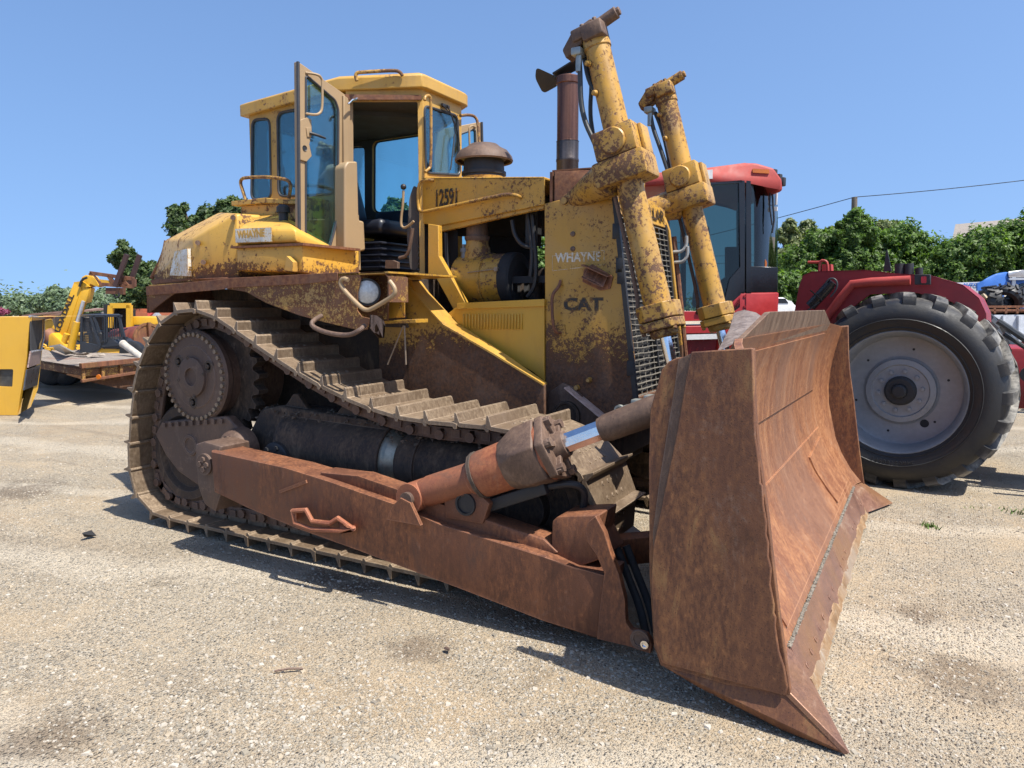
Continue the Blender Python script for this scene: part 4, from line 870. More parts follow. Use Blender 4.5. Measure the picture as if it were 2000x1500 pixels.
# ---- engine bay
mb = MB(); mb.hull([(x, y, z) for x in (-3.2, -2.3) for y in (4.85, 5.38) for z in (1.0, 1.78)], .03); mb.box((-2.75, YC+.1, 1.9), (.6, .25, .3), bev=.02)
for k in range(5): mb.cyl((-3.05+k*.16, 4.93, 1.75), (-3.05+k*.16, 4.93, 1.95), .05, n=14)
eng = mb.build('engine', 'grease', Z)
ac0 = atY(903, 548, 4.90); ac1 = atY(1004, 537, 4.90); ac1.z = ac0.z
d = (ac1-ac0).normalized()
mb = MB(); mb.lathe(ac0, d, [(-.02, .10), (0, .185), (.015, .195), (.25, .198), (.255, .205), (.27, .205), (.275, .198), (.29, .205), (.305, .198), (.46, .198)], 40); acl = mb.build('air_cleaner', 'yel_old', Z, ang=25)
mb = MB(); mb.lathe(ac0+d*.46, d, [(-.03, .203), (.0, .205), (.05, .203), (.065, .19), (.068, .13), (.062, .12), (.062, .001)], 40); mb.build('end_cover', 'dark', acl)
mb = MB(); mb.lathe(ac0+d*.14+V((0, 0, .15)), (0, 0, 1), [(0, .115), (.10, .10), (.13, .088), (.18, .086)], 28, cap=False); 
mb.hull([ac0+V((-.05, -.0, .12)), ac0+V((-.10, 0, -.02)), ac0+V((-.02, -.05, -.16)), ac0+V((.0, -.16, .0)), ac0+V((.0, 0, .15)), ac0+V((-.02, .05, -.2))]); mb.build('duct', 'yel_old', acl)
mb = MB(); mb.lathe(ac0+d*.14+V((0, 0, .30)), (0, 0, 1), [(0, .09), (.02, .098), (.035, .098), (.04, .085), (.20, .085)], 28, cap=False); mb.build('duct_boot', 'iron', acl)
mb = MB(); mb.tube([ac0+d*.18+V((0, -.2, .05)), ac0+d*.42+V((0, -.205, .07))], .004, 6); mb.box(ac0+d*.43+V((0, -.2, .07)), (.03, .02, .03)); mb.build('clamp_wire', 'pad', acl)
p = atY(906, 490, 4.82); mb = MB(); mb.box(p+V((0, 0, -.05)), (.02, .02, .2)); mb.lathe(p-V((0, 0, .03)), (0, 0, 1), [(-.05, .022), (.02, .022), (.02, .03), (.05, .03)], 14); mb.build('dust_indicator', plain('grey_plastic', (.16, .17, .18), .4), acl)
for path in ([(1040, 420), (1044, 470), (1048, 520), (1045, 560), (1030, 580)], [(1030, 415), (1036, 455), (1040, 500), (1036, 540)], [(1000, 430), (1005, 460), (1020, 480), (1045, 485)], [(870, 455), (872, 520), (885, 580), (900, 600)]):
    mb = MB(); mb.tube(py(path, 4.72), .016, 8, smooth=2); mb.build('engine_hose', 'black', eng)
mb = MB(); mb.box(atY(1042, 440, 4.8), (.10, .06, .30)); mb.build('filter_housing', 'black', eng)
mb = MB(); mb.beam((-3.5, 4.9, 1.95), (-2.3, 4.75, 1.95), .05, .05); mb.beam((-3.5, 5.3, 2.5), (-2.3, 5.4, 2.45), .04, .3); mb.box((-3.1, 5.42, 2.1), (.5, .05, .5)); mb.build('bay_frame', 'dark', eng)
# ---- tanks beside the cab
def blk(name, mat, pts, parent=Z, bev=.02):
    mb = MB(); mb.hull(pts, bev); return mb.build(name, mat, parent, ang=40)
A, Bq, A2, B2 = atY(376, 466, 4.02), atY(462, 417, 4.02), atY(380, 552, 4.02), atY(466, 547, 4.02)
C, C2 = atY(321, 470, 4.42), atY(297, 547, 4.42)
D = atY(428, 415, 4.75)
ft = blk('fuel_tank', 'yel_tank', [A, Bq, A2, B2, C, C2, D, V((-6.05, 5.8, 2.25)), V((-6.1, 5.8, 1.96)), V((D.x, 5.8, D.z)), V((B2.x, 5.8, B2.z)), V((B2.x, 5.8, D.z-.05))])
mb = MB(); mb.prism([atY(292, 548, 4.42), atY(300, 545, 4.42), atY(380, 544, 4.0), atY(468, 541, 4.0), atY(468, 550, 4.0), atY(380, 556, 4.0), atY(297, 556, 4.40)], (0, .05, 0)); mb.build('tank_skirt', 'rust_top', ft, bev=.006)
for x, y in ((386, 474), (397, 512), (455, 425)): mb = MB(); mb.cyl(atY(x, y, 4.015), atY(x, y, 3.985), .02, n=14); mb.build('tank_plug', 'iron', ft)
mb = MB(); mb.prism([C.lerp(A, .52)+V((0, -.004, -.10)), C.lerp(A, .96)+V((0, -.004, -.08)), C2.lerp(A2, .96)+V((0, -.004, .05)), C2.lerp(A2, .55)+V((0, -.004, .05))], (-.012, -.028, 0)); mb.build('decal', 'decal', ft)
# dented bumper tube along the tank's rear edge
mb = MB(); mb.tube([C+V((-.0, .02, .0)), C.lerp(C2, .3)+V((.05, -.0, 0)), C.lerp(C2, .6)+V((.03, -.0, 0)), C2+V((.0, .0, .02))], .02, 10, smooth=2); mb.build('corner_guard', 'rust_top', ft)
YT = 3.86
h1 = py([(458, 468), (470, 455), (520, 432), (552, 424), (566, 440), (568, 470)], YT)
up = [atY(460, 450, YT), atY(575, 446, YT), atY(458, 476, YT), atY(578, 472, YT), atY(495, 420, YT+.45), atY(545, 416, YT+.45), atY(590, 440, YT+.5), V((-3.95, YT+.62, 2.12)), V((-4.55, YT+.62, 2.12))]
ht = blk('hydraulic_tank', 'yel_tank', up)
blk('tank_base', 'yel_tank', [atY(462, 484, YT), atY(590, 478, YT), atY(463, 528, YT), atY(592, 532, YT), V((-3.9, YT+.62, 2.2)), V((-4.55, YT+.62, 2.2)), V((-3.9, YT+.62, 1.94)), V((-4.55, YT+.62, 1.94))], ht, .012)
mb = MB(); mb.prism([atY(450, 481, YT-.03), atY(592, 474, YT-.03), atY(592, 479, YT-.03), atY(450, 485, YT-.03)], (0, .6, 0)); mb.build('tank_flange', 'rust_top', ht)
text('lettering', 'WHAYNE', 'yel_clean', atY(464, 465, YT-.016), (1, 0, 0), (0, 0, 1), .075, ht, fit=.29, depth=.001, bold=.003)
mb = MB(); mb.prism(py([(459, 447), (530, 444), (531, 472), (460, 474)], YT-.012), (0, .004, 0)); mb.build('decal', 'decal', ht)
mb = MB(); mb.prism(py([(560, 500), (572, 512), (571, 530), (555, 528)], YT-.06), (0, .05, 0)); mb.build('tank_lug', 'yel_clean', ht)
mb = MB(); p = atY(553, 405, YT+.25); mb.lathe(p-V((0, 0, .14)), (0, 0, 1), [(0, .035), (.10, .035), (.10, .05), (.14, .05), (.16, .03), (.16, .001)], 16); mb.build('filler_cap', 'black', ht)
# ledge with handrail behind
mb = MB(); mb.prism([atY(451, 393, 4.25), atY(517, 386, 4.25), atY(580, 392, 4.25), atY(580, 399, 4.25), atY(517, 397, 4.25), atY(452, 402, 4.25)], (0, .3, 0), bev=0)
mb.hull([atY(470, 405, 4.3), atY(516, 402, 4.3), atY(470, 440, 4.3), atY(522, 440, 4.3)]+[p+V((0, .25, 0)) for p in (atY(470, 405, 4.3), atY(516, 402, 4.3), atY(470, 440, 4.3), atY(522, 440, 4.3))])
mb.box((-4.6, 4.39, 2.3), (.8, .19, .6)); pf = mb.build('side_platform', 'yel_tank', Z, bev=.005)
mb = MB(); mb.tube(py([(480, 392), (475, 375), (469, 357), (472, 349), (480, 347), (515, 345), (555, 349), (566, 355), (568, 366), (564, 388)], 4.27), .0135, 10, smooth=2); mb.build('handrail', 'yel_chip', pf)
# ---- cab
CR = (-5.10, -4.02, -3.53)                                # rear, door hinge, front
w0, w1 = 4.50, 4.84
zf, zr = 2.02, 3.42
roofz = lambda x: 3.465+(x+5.1)*.055
cab_walls = MB()
def RW(pts, r): return rnd(py(pts, w0), r)
win = [RW([(493, 234), (527, 232), (530, 387), (491, 390)], .06), RW([(542, 221), (652, 200), (655, 379), (544, 384)], .07)]
outer = [V((-5.10, w0, zf)), V((-4.00, w0, zf)), V((-4.06, w0, roofz(-4.06)-.06)), V((-5.10, w0, roofz(-5.1)-.06))]
plate(cab_walls, outer, win, (0, .035, 0)); plate(cab_walls, mp(outer), [mp(x) for x in win], (0, -.035, 0))
# rear wall with window
rw_o = [V((-5.10, w0+.036, zf)), V((-5.10, 2*YC-w0-.036, zf)), V((-5.10, 2*YC-w0-.036, 3.40)), V((-5.10, w0+.036, 3.40))]
rwin = rnd([V((-5.10, w0+.15, 2.75)), V((-5.10, 2*YC-w0-.15, 2.75)), V((-5.10, 2*YC-w0-.15, 3.3)), V((-5.10, w0+.15, 3.3))], .07)
plate(cab_walls, rw_o, [rwin], (.03, 0, 0))
# front wall
fzt = 3.50
fr_o = [V((CR[2], w1, 2.62)), V((CR[2], 2*YC-w1, 2.62)), V((CR[2], 2*YC-w1, fzt)), V((CR[2], w1, fzt))]
fwin = rnd([atX(828, 206, CR[2]), atX(893, 226, CR[2]), atX(899, 342, CR[2]), atX(832, 338, CR[2])], .06)
plate(cab_walls, fr_o, [fwin], (-.03, 0, 0))
# door walls: header, sill and posts
dv = V((CR[2]-CR[1], w1-w0, 0)).normalized(); dn = V((dv.y, -dv.x, 0))      # outward normal on the near side
def DW(s_, z): return V((CR[1], w0, z))+dv*s_*(V((CR[2]-CR[1], w1-w0, 0)).length)
do = [DW(0, zf-.06), DW(1, zf-.06), DW(1, 3.52), DW(0, 3.50)]
dh = rnd([DW(.03, zf+.005), DW(.93, zf+.005), DW(.93, 3.36), DW(.03, 3.345)], .02)
plate(cab_walls, do, [dh], -dn*.04); plate(cab_walls, mp(do), [mp(dh)], V((-dn.x, dn.y, 0))*.04)
cab = cab_walls.build('cab', 'yel_clean', Z, bev=.003)
mb = MB()
for lo, wl, v in ((outer, win, V((0, .037, 0))), (rw_o, [rwin], V((.032, 0, 0))), (fr_o, [fwin], V((-.032, 0, 0))), (do, [dh], -dn*.042)):
    plate(mb, [p+v for p in lo], [[p+v for p in q] for q in wl], v.normalized()*.008)
    if lo is outer or lo is do:
        v2 = V((v.x, -v.y, 0)); plate(mb, [p+v2 for p in mp(lo)], [[p+v2 for p in mp(q)] for q in wl], v2.normalized()*.008)
mb.build('inner_wall', 'tan_dark', cab)
# lining, floor
mb = MB(); fp = [V((-5.06, w0+.04, 1.96)), V((-4.0, w0+.04, 1.96)), V((-3.56, w1+.03, 1.96)), V((-3.56, 2*YC-w1-.03, 1.96)), V((-4.0, 2*YC-w0-.04, 1.96)), V((-5.06, 2*YC-w0-.04, 1.96))]
mb.prism(fp, (0, 0, .05)); mb.box((-3.57, YC, 2.33), (.03, .52, .72)); mb.box((-5.04, YC, 2.35), (.03, 1.1, .7))
for sg in (1, -1):
    f = (lambda p: p) if sg > 0 else mp
    mb.prism(f([V((-5.06, w0+.036, 2.0)), V((-4.05, w0+.036, 2.0)), V((-4.05, w0+.036, 2.64)), V((-5.06, w0+.036, 2.64))]), (0, sg*.03, 0))
mb.prism([p+V((0, 0, 3.36-1.96)) for p in fp], (0, 0, .03)); mb.beam((-4.5, w0+.1, 3.35), (-3.7, 2*YC-w1-.1, 3.35), .12, .05)
mb.build('cab_lining', 'tan_dark', cab)
mb = MB(); q0 = DW(.86, 2.05); mb.prism(rnd([DW(.80, 2.05)-dn*.06, DW(.90, 2.05)-dn*.06, DW(.92, 2.70)-dn*.06, DW(.86, 2.72)-dn*.06, DW(.80, 2.62)-dn*.06, DW(.76, 2.3)-dn*.06], .03), -dn*.06)
mb.build('dash_panel', plain('dash_brown', (.07, .055, .045), .6), cab)
# roof: slab with a fascia, chamfered front corners
ov = .045
rp = [(-5.16, w0-ov), (-4.06, w0-ov), (-3.50, w1-ov*1.2), (-3.485, w1), (-3.485, 2*YC-w1), (-3.50, 2*YC-w1+ov*1.2), (-4.06, 2*YC-w0+ov), (-5.16, 2*YC-w0+ov)]
mb = MB(); vs = [V((x, y, roofz(x)-.105)) for x, y in rp]; vt = [V((x, y, roofz(x)-.012)) for x, y in rp]
cen = V((-4.3, YC, 0)); vi = [V((x+(cen.x-x)*.05, y+(cen.y-y)*.06, roofz(x)+.012)) for x, y in rp]
n = len(rp); mb._add(vs+vt+vi, [tuple(range(n-1, -1, -1)), tuple(range(2*n, 3*n))]+[(i, (i+1) % n, n+(i+1) % n, n+i) for i in range(n)]+[(n+i, n+(i+1) % n, 2*n+(i+1) % n, 2*n+i) for i in range(n)])
roof = mb.build('cab_roof', 'yel_clean', cab, bev=.008)
mb = MB(); e0, e1 = DW(.1, 0), DW(.9, 0)
mb.prism([DW(.0, 3.345)+dn*.01, DW(.98, 3.36)+dn*.01, DW(.98, 3.395)+dn*.01, DW(.0, 3.385)+dn*.01], dn*.025); mb.build('drip_rail', 'rust_top', cab)
mb = MB(); mb.tube([atPl(x, y, DW(0, 0)+dn*.07, dn) for x, y in ((697, 158), (694, 148), (697, 142), (706, 141), (772, 137), (782, 141), (786, 148))], .0135, 10, smooth=2); mb.build('roof_rail', 'yel_chip', cab)
mb = MB(); mb.tube([atX(x, y, -3.45) for x, y in ((829, 196), (831, 188), (838, 186), (842, 194), (842, 322), (838, 330), (830, 336))], .0115, 10, smooth=2); mb.build('grab_rail', 'yel_chip', cab)
mb = MB(); mb.tube([atX(899, 226, -3.5), atX(915, 224, -3.5), atX(928, 227, -3.48), atX(934, 240, -3.45), atX(937, 300, -3.4)], .0125, 10, smooth=2); mb.build('grab_rail', 'yel_chip', cab)
# seals and panes
def pane(loop, vec, gm='glass', parent=cab, r=.011):
    mb = MB(); mb.tube(loop+[loop[0]], r, 8); fr_ = mb.build('window', 'rubber_seal', parent)
    mb = MB(); mb.prism(loop, vec); mb.build('pane', gm, fr_, clean=True)
for wl in win: pane(wl, (0, .006, 0)); pane(mp(wl), (0, -.006, 0))
pane(fwin, (-.006, 0, 0)); pane(rwin, (.006, 0, 0))
# wipers on the front glass
mb = MB(); mb.tube([atX(x, y, -3.49) for x, y in ((873, 205), (886, 235), (890, 262))], .006, 6, smooth=1); mb.tube([atX(x, y, -3.485) for x, y in ((888, 262), (884, 300), (880, 332))], .006, 6); mb.tube([atX(x, y, -3.49) for x, y in ((864, 205), (880, 222), (893, 250), (898, 285))], .005, 6, smooth=1)
mb.box(atX(870, 207, -3.51), (.02, .10, .02))
mb.build('wiper', 'black', cab)
# seat, levers, steering console
mb = MB(); sx_, sy_ = -4.22, YC-.05
mb.hull([(sx_+a, sy_+b, c_) for a in (-.2, .27) for b in (-.25, .25) for c_ in (2.36, 2.48)], .04)
seat = mb.build('operator_seat', 'seat', Z, ang=60)
mb = MB(); mb.hull([(sx_-.25+dx, sy_+b, c_) for dx, c_ in ((0, 2.45), (-.10, 2.50), (-.13, 2.85), (-.22, 2.85)) for b in (-.23, .23)]+[(sx_-.42, sy_+b, 2.95) for b in (-.14, .14)]+[(sx_-.34, sy_+b, 2.97) for b in (-.14, .14)], .03); mb.build('backrest', 'seat', seat, ang=60)
mb = MB(); mb.hull([(sx_+a, sy_+b, c_) for a in (-.18, .24) for b in (-.24, .24) for c_ in (2.05, 2.3)], .03)
for k in range(5): mb.box((sx_+.03, sy_, 2.08+k*.05), (.50, .52, .018), bev=.006)
mb.build('suspension', 'seat', seat)
mb = MB(); mb.hull([(sx_+a, sy_+.34+b, c_) for a in (-.25, .25) for b in (-.05, .08) for c_ in (2.3, 2.62)], .03); mb.build('armrest', 'seat', seat)
mb = MB(); L0 = [atY(x, y, 4.72) for x, y in ((788, 372), (787, 400), (784, 420), (783, 440), (789, 446), (800, 440), (808, 432))]
mb.tube(L0, .010, 8, smooth=1); lv = mb.build('blade_lever', 'tan', Z)
mb = MB(); mb.ico(atY(788, 365, 4.72), .024, 2); mb.build('lever_knob', 'black', lv)
mb = MB(); mb.tube(py([(806, 446), (801, 480), (795, 500), (780, 504)], 4.72), .014, 8, smooth=1); mb.prism(py([(753, 508), (766, 508), (776, 512), (776, 524), (752, 524)], 4.66), (0, .03, 0)); mb.build('pedal', 'iron', lv)
# near door, swung open
dp0, dp1 = V((-4.05, 4.02, 0)), V((-4.00, 4.5, 0)); dpn = V((-(dp1-dp0).y, (dp1-dp0).x, 0)).normalized()
def DP(pts): return [atPl(x, y, dp0, dpn) for x, y in pts]
for m_ in (0, 1):
    f = (lambda p: p) if not m_ else mp; s2 = dpn*.035
    if m_: s2 = V((s2.x, -s2.y, 0))
    if m_:                                            # the far door stands further open
        rz_ = Matrix.Rotation(R(-30), 3, 'Z'); hg_ = mir((-4.0, 4.5, 0)); f = lambda p: [rz_ @ (mir(q)-hg_)+hg_ for q in p]; s2 = rz_ @ s2
    dl = DP([(580, 120), (588, 124), (676, 186), (690, 200), (692, 530), (662, 524), (590, 516), (583, 508)])
    dg = rnd(DP([(597, 150), (603, 151), (655, 196), (661, 215), (660, 420), (652, 455), (640, 497), (600, 485), (597, 478)]), .025)
    mb = MB(); plate(mb, f(dl), [f(dg)], s2); door = mb.build('cab_door', 'tan', Z, bev=.004)
    mb = MB(); mb.tube(f([p+dpn*.0 for p in dg+[dg[0]]]), .009, 8); mb.tube(f([p-dpn*.006 for p in DP([(581, 121), (584, 508), (590, 516), (664, 527)])]), .012, 8); mb.build('door_seal', 'rubber_seal', door)
    mb = MB(); mb.prism(f([p+dpn*.015 for p in dg]), s2*.15); mb.build('door_glass', 'glass', door)
    c = -dpn if not m_ else V((-dpn.x, dpn.y, 0))
    mb = MB(); o_ = -.055
    mb.tube(f([p+dpn*d_ for p, d_ in zip(DP([(597, 142), (612, 148), (619, 156), (620, 165), (620, 212), (617, 222), (608, 227), (597, 222)]), (0, o_, o_, o_, o_, o_, o_, 0))]), .0095, 8, smooth=2); mb.build('pull_bar', 'tan', door)
    mb = MB(); mb.prism(f([p-dpn*.012 for p in DP([(582, 236), (597, 230), (606, 234), (607, 262), (602, 282), (607, 305), (597, 316), (584, 312)])]), s2*.4)
    mb.prism(f([p-dpn*.02 for p in DP([(595, 250), (605, 250), (605, 268), (597, 268)])]), s2*.4); lk = mb.build('lock_plate', 'tan', door, bev=.002)
    mb = MB(); mb.lathe(f(DP([(593, 290)]))[0]+c*.01, c, [(0, .022), (.006, .02), (.002, .015), (.002, .001)], 14)
    a = DP([(601, 260), (612, 266), (626, 272)]); mb.tube(f([a[0]-dpn*.02, a[1]-dpn*.05, a[2]-dpn*.055]), lambda t_: .012-.004*t_, 8); mb.build('door_handle', 'black', door)
# hinge post and tan console box at the near door's hinge side
mb = MB()
mb.prism([p-dpn*.02 for p in DP([(668, 186), (681, 196), (681, 320), (668, 320)])], dpn*.06)
hp = mb.build('hinge_post', 'tan', Z, bev=.006)
mb = MB(); q0, q1, q2, q3 = DP([(657, 325), (680, 318), (684, 505), (656, 500)])
mb.prism(rnd([p-dpn*.10 for p in DP([(656, 328), (662, 318), (681, 318), (684, 432), (694, 434), (697, 490), (680, 494), (656, 490)])], .02), dpn*.12, bev=0)
mb.build('post_cover', 'tan', hp, bev=.012)
mb = MB(); mb.prism([p-dpn*.03 for p in DP([(681, 418), (696, 420), (700, 528), (682, 527)])], dpn*.05); mb.build('post_strip', 'tan', hp, bev=.004)
mb = MB(); mb.tube([p-dpn*.07 for p in DP([(668, 206), (676, 198), (686, 195)])], .008, 8); mb.build('latch_pin', 'chrome', hp)
# fire extinguisher seen through the rear side window
mb = MB(); p = V((-4.93, 4.64, 2.62)); mb.lathe(p, (0, 0, 1), [(0, .05), (.02, .062), (.30, .062), (.35, .045), (.37, .02), (.39, .02)], 20)
fx_ = mb.build('fire_extinguisher', plain('extinguisher_red', (.28, .02, .02), .35), None)
tag(fx_, 'red fire extinguisher behind the rear side window of the bulldozer cab', 'fire extinguisher')
mb = MB(); mb.box(p+V((0, 0, .41)), (.03, .03, .04)); mb.beam(p+V((-.02, 0, .42)), p+V((.09, 0, .45)), .015, .01); mb.lathe(p+V((0, -.02, .40)), (0, -1, 0), [(0, .02), (.02, .02)], 12); mb.build('valve', 'black', fx_)
# ---- lift cylinders
def lift(m_):
    g1 = (lambda p: V(p)) if not m_ else mir; f = lambda L_: [g1(p) for p in L_]; y = V((0, 1, 0))
    T_ = g1((-1.885, 4.415, 3.40)); C_ = g1((-1.438, 4.415, 1.71)); d = (C_-T_).normalized(); e = V((-d.z, 0, d.x))  # e: forward
    if e.x < 0: e = -e
    tr = g1((-1.735, 4.415, 2.75)); tr = T_+d*((tr-T_).dot(d))
    mb = MB(); mb.rings([(T_-d*.02, .078), (T_, .086), (T_+d*.05, .086), (T_+d*.055, .079), (tr, .082), (C_-d*.05, .086)], 36)
    for k, a in ((.14, 0), (.33, .3), (.66, .2)): mb.lathe(T_+d*k-y*.06-e*.05, -y-e*.4, [(0, .02), (.035, .016), (.04, .006)], 12)
    lc = mb.build('lift_cylinder', 'yel_chip', Z, ang=30)
    mb = MB(); rot = Matrix((e, y, -d)).transposed()
    mb.box(T_-d*.06-e*.04, (.17, .17, .075), rot, .012); mb.box(T_-d*.035+e*.02-y*.05, (.14, .12, .10), rot, .015); mb.hull([T_-d*.10-e*.12+y*a for a in (-.06, .06)]+[T_-d*.02-e*.21+y*a for a in (-.06, .06)]+[T_+d*.04-e*.2+y*a for a in (-.05, .05)]+[T_-d*.0-e*.08+y*a for a in (-.06, .06)]+[T_-d*.13+e*.02+y*a for a in (-.05, .05)], .01)
    mb.cyl(T_-d*.09+e*.05, T_-d*.11+e*.17, .038, n=14); mb.cyl(T_-d*.11+e*.165, T_-d*.112+e*.19, .026, n=6); 
    for a, b in ((-.05, -.05), (.04, -.06), (-.1, .04)): bolt(mb, T_-d*.085+e*a+y*b, -d, .016, .03)
    mb.build('head', 'iron' if not m_ else 'yel_chip', lc, bev=.003)
    mb = MB(); mb.box(tr, (.27, .25, .18), rot, .012); mb.lathe(tr-y*.125, -y, [(0, .082), (.012, .082), (.022, .074), (.024, .001)], 28)
    mb.box(tr+d*.17-e*.005, (.34, .27, .16), rot, .02); mb.box(tr+d*.05+e*.145+y*.05, (.03, .14, .26), rot, .008)
    mb.box(tr+y*.19+d*.06+e*.01, (.24, .05, .26), rot, .012)
    mb.build('trunnion_yoke', 'yel_chip', lc)
    mb = MB(); q = tr+d*.17-e*.1
    q2 = g1((-2.16, 4.62, 2.46)); mb.rings([(q2, .05), (q2.lerp(q, .25), .07), (q2.lerp(q, .6), .10), (q, .125)], 24); mb.rings([(q2+V((-.05, 0, 0))+y*-.03, .02), (q2+V((.02, 0, .02))-y*.05, .035), (q2+V((.10, 0, .03))-y*.055, .03)], 10)
    bolt(mb, q2+V((0, 0, 0))-y*.06, -y, .028, .025); bolt(mb, q2+V((.06, 0, .03))-y*.08, -y, .028, .025)
    mb.build('support_arm', 'yel_chip', lc)
    mb = MB(); mb.prism([C_-d*.06+e*a*.125+y*b*.12 for a, b in ((-1, -.55), (-.55, -1), (.55, -1), (1, -.55), (1, .55), (.55, 1), (-.55, 1), (-1, .55))], d*.10); mb.prism([C_+d*.045+e*a*.122+y*b*.117 for a, b in ((-1, -.7), (-.7, -1), (.7, -1), (1, -.7), (1, .7), (.7, 1), (-.7, 1), (-1, .7))], d*.055); mb.rings([(C_+d*.10, .09), (C_+d*.14, .085), (C_+d*.15, .07)], 24)
    for a in (-.1, .1):
        for b in (-.09, .09): bolt(mb, C_+d*.10+e*a+y*b, d, .016, .02)
    mb.build('lower_collar', 'yel_chip', lc, bev=.006)
    mb = MB(); mb.cyl(C_+d*.14, C_+d*.95, .036, n=24); mb.build('rod', 'chrome', lc)
    mb = MB(); mb.tube([tr+d*.1-e*.12+y*.02, tr+d*.4-e*.115+y*.02, C_-d*.15-e*.118+y*.02, C_-d*.02-e*.15+y*.02], .014, 8, smooth=1); mb.build('steel_pipe', 'iron', lc)
    mb = MB()
    if not m_: H1, H2, H3 = [(1131, 108), (1133, 140), (1134, 200), (1143, 240), (1160, 275), (1180, 325)], [(1141, 110), (1150, 160), (1172, 190), (1182, 240), (1186, 275)], [(1152, 130), (1156, 160), (1152, 220), (1158, 262)]
    else: H1, H2, H3 = [(1270, 220), (1275, 250), (1290, 290), (1308, 345)], [(1280, 220), (1296, 260), (1310, 300), (1316, 340)], [(1276, 214), (1288, 240), (1300, 280), (1310, 335)]
    Yc = T_.y
    for hpth, dy, rr in ((H1, -.06, .0165), (H2, .0, .016), (H3, .07, .0145)): mb.tube([atY(a, b, Yc+dy) for a, b in hpth], rr, 10, smooth=2)
    mb.build('hydraulic_hose', 'hose', lc)
    mb = MB(); a = atY(*(H1[0]), Yc-.06); mb.cyl(a+V((0, 0, -.10)), a+V((0, 0, .02)), .021, n=12); mb.box(a+V((-.01, .02, .02)), (.07, .11, .05), bev=.012); mb.build('hose_fitting', plain('fitting_grey', (.3, .33, .32), .4, .5), lc)
lift(0); lift(1)
mb = MB()
for k, z in enumerate((2.18, 2.10)): mb.tube([V((fx(z)+.02, 5.70, z)), V((fx(z)+.09, 5.70, z+.0)), V((fx(z)+.12, 5.71, z+.05)), V((fx(z)+.12, 5.70, z+.12))], .013, 8, smooth=2)
mb.build('line_elbow', plain('elbow_grey', (.42, .42, .4), .45, .3), Z)
mb = MB(); mb.tube([V((fx(2.3)+.03, 5.72, 2.3)), V((fx(1.6)+.03, 5.72, 1.6)), V((fx(1.1)+.03, 5.72, 1.1))], .02, 8); mb.build('line_guard', 'rust_top', Z)
# worklamp hidden between yokes on top of guard
mb = MB(); p = V((-1.86, 5.02, 2.66)); mb.box(p, (.12, .26, .20), bev=.02); wl = mb.build('work_lamp', 'yel_chip', Z)
mb = MB(); mb.lathe(p+V((.06, 0, 0)), (1, 0, 0), [(0, .08), (.01, .078), (.02, .05), (.022, .001)], 24); mb.build('lamp_glass', 'lamp', wl)
# ================================================================ RED TRACTOR
M['red'] = plain('red_paint', (.36, .022, .022), .38, 0, .25, 3, .05)
M['red_pale'] = plain('red_paint_pale', (.36, .04, .03), .62, 0, .25, 4, .05)  # paler red; on the fender strut its lit look is put into the colour
M['red_dark'] = plain('red_dull', (.25, .014, .018), .45, 0, .3, 3, .05)
M['rim'] = plain('rim_grey', (.25, .26, .275), .42, .2, .2, 3, .05)
t = NT('tractor_tyre'); a = t.noise(5, 6, .7); d_ = t.noise(38, 6, .75)
c = t.mix(t.step(a, .5, .8, 0, .25), (.012, .012, .013), (.05, .045, .038)); c = t.mix(t.step(d_, .64, .72, 0, .3), c, (.2, .18, .15)); HUB = t.n('ShaderNodeVectorMath', operation='DISTANCE'); t.put(HUB.inputs[0], t.pos); rad_ = t.math('MULTIPLY', t.step(HUB.outputs['Value'], .88, .97), t.step(HUB.outputs['Value'], 1.4, 1.3)); c = t.mix(t.math('MULTIPLY', rad_, t.step(t.noise(7, 5, .7), .36, .6)), c, (.24, .225, .195))
t.set(col=c, rough=t.step(a, .4, .7, .42, .85)); t.bump(d_, .3, .006); M['tyre'] = t.m
M['blackpaint'] = plain('black_gloss', (.012, .012, .014), .25, 0, .2)
M['amber'] = plain('amber_lens', (.55, .15, .02), .25)
M['redlens'] = plain('red_lens', (.5, .01, .015), .2)
th = R(-36)
Ru = (RT*math.cos(th) + FH*math.sin(th)).normalized(); Ra = (FH*math.cos(th) - RT*math.sin(th)).normalized()
Ow = atZ(1750, 768, .93); Ow.z = 0
def W(u, v, z): return Ow + Ru*u + Ra*v + V((0, 0, z))
HUB.inputs[1].default_value = Ow+V((0, 0, .93))
TR = root('tractor', 'red articulated farm tractor with a huge dusty tyre, parked behind the bulldozer blade', 'tractor', W(-2.2, .5, 0))
def pW(pts, v): return [atPl(x, y, Ow+Ra*v, Ra) for x, y in pts]
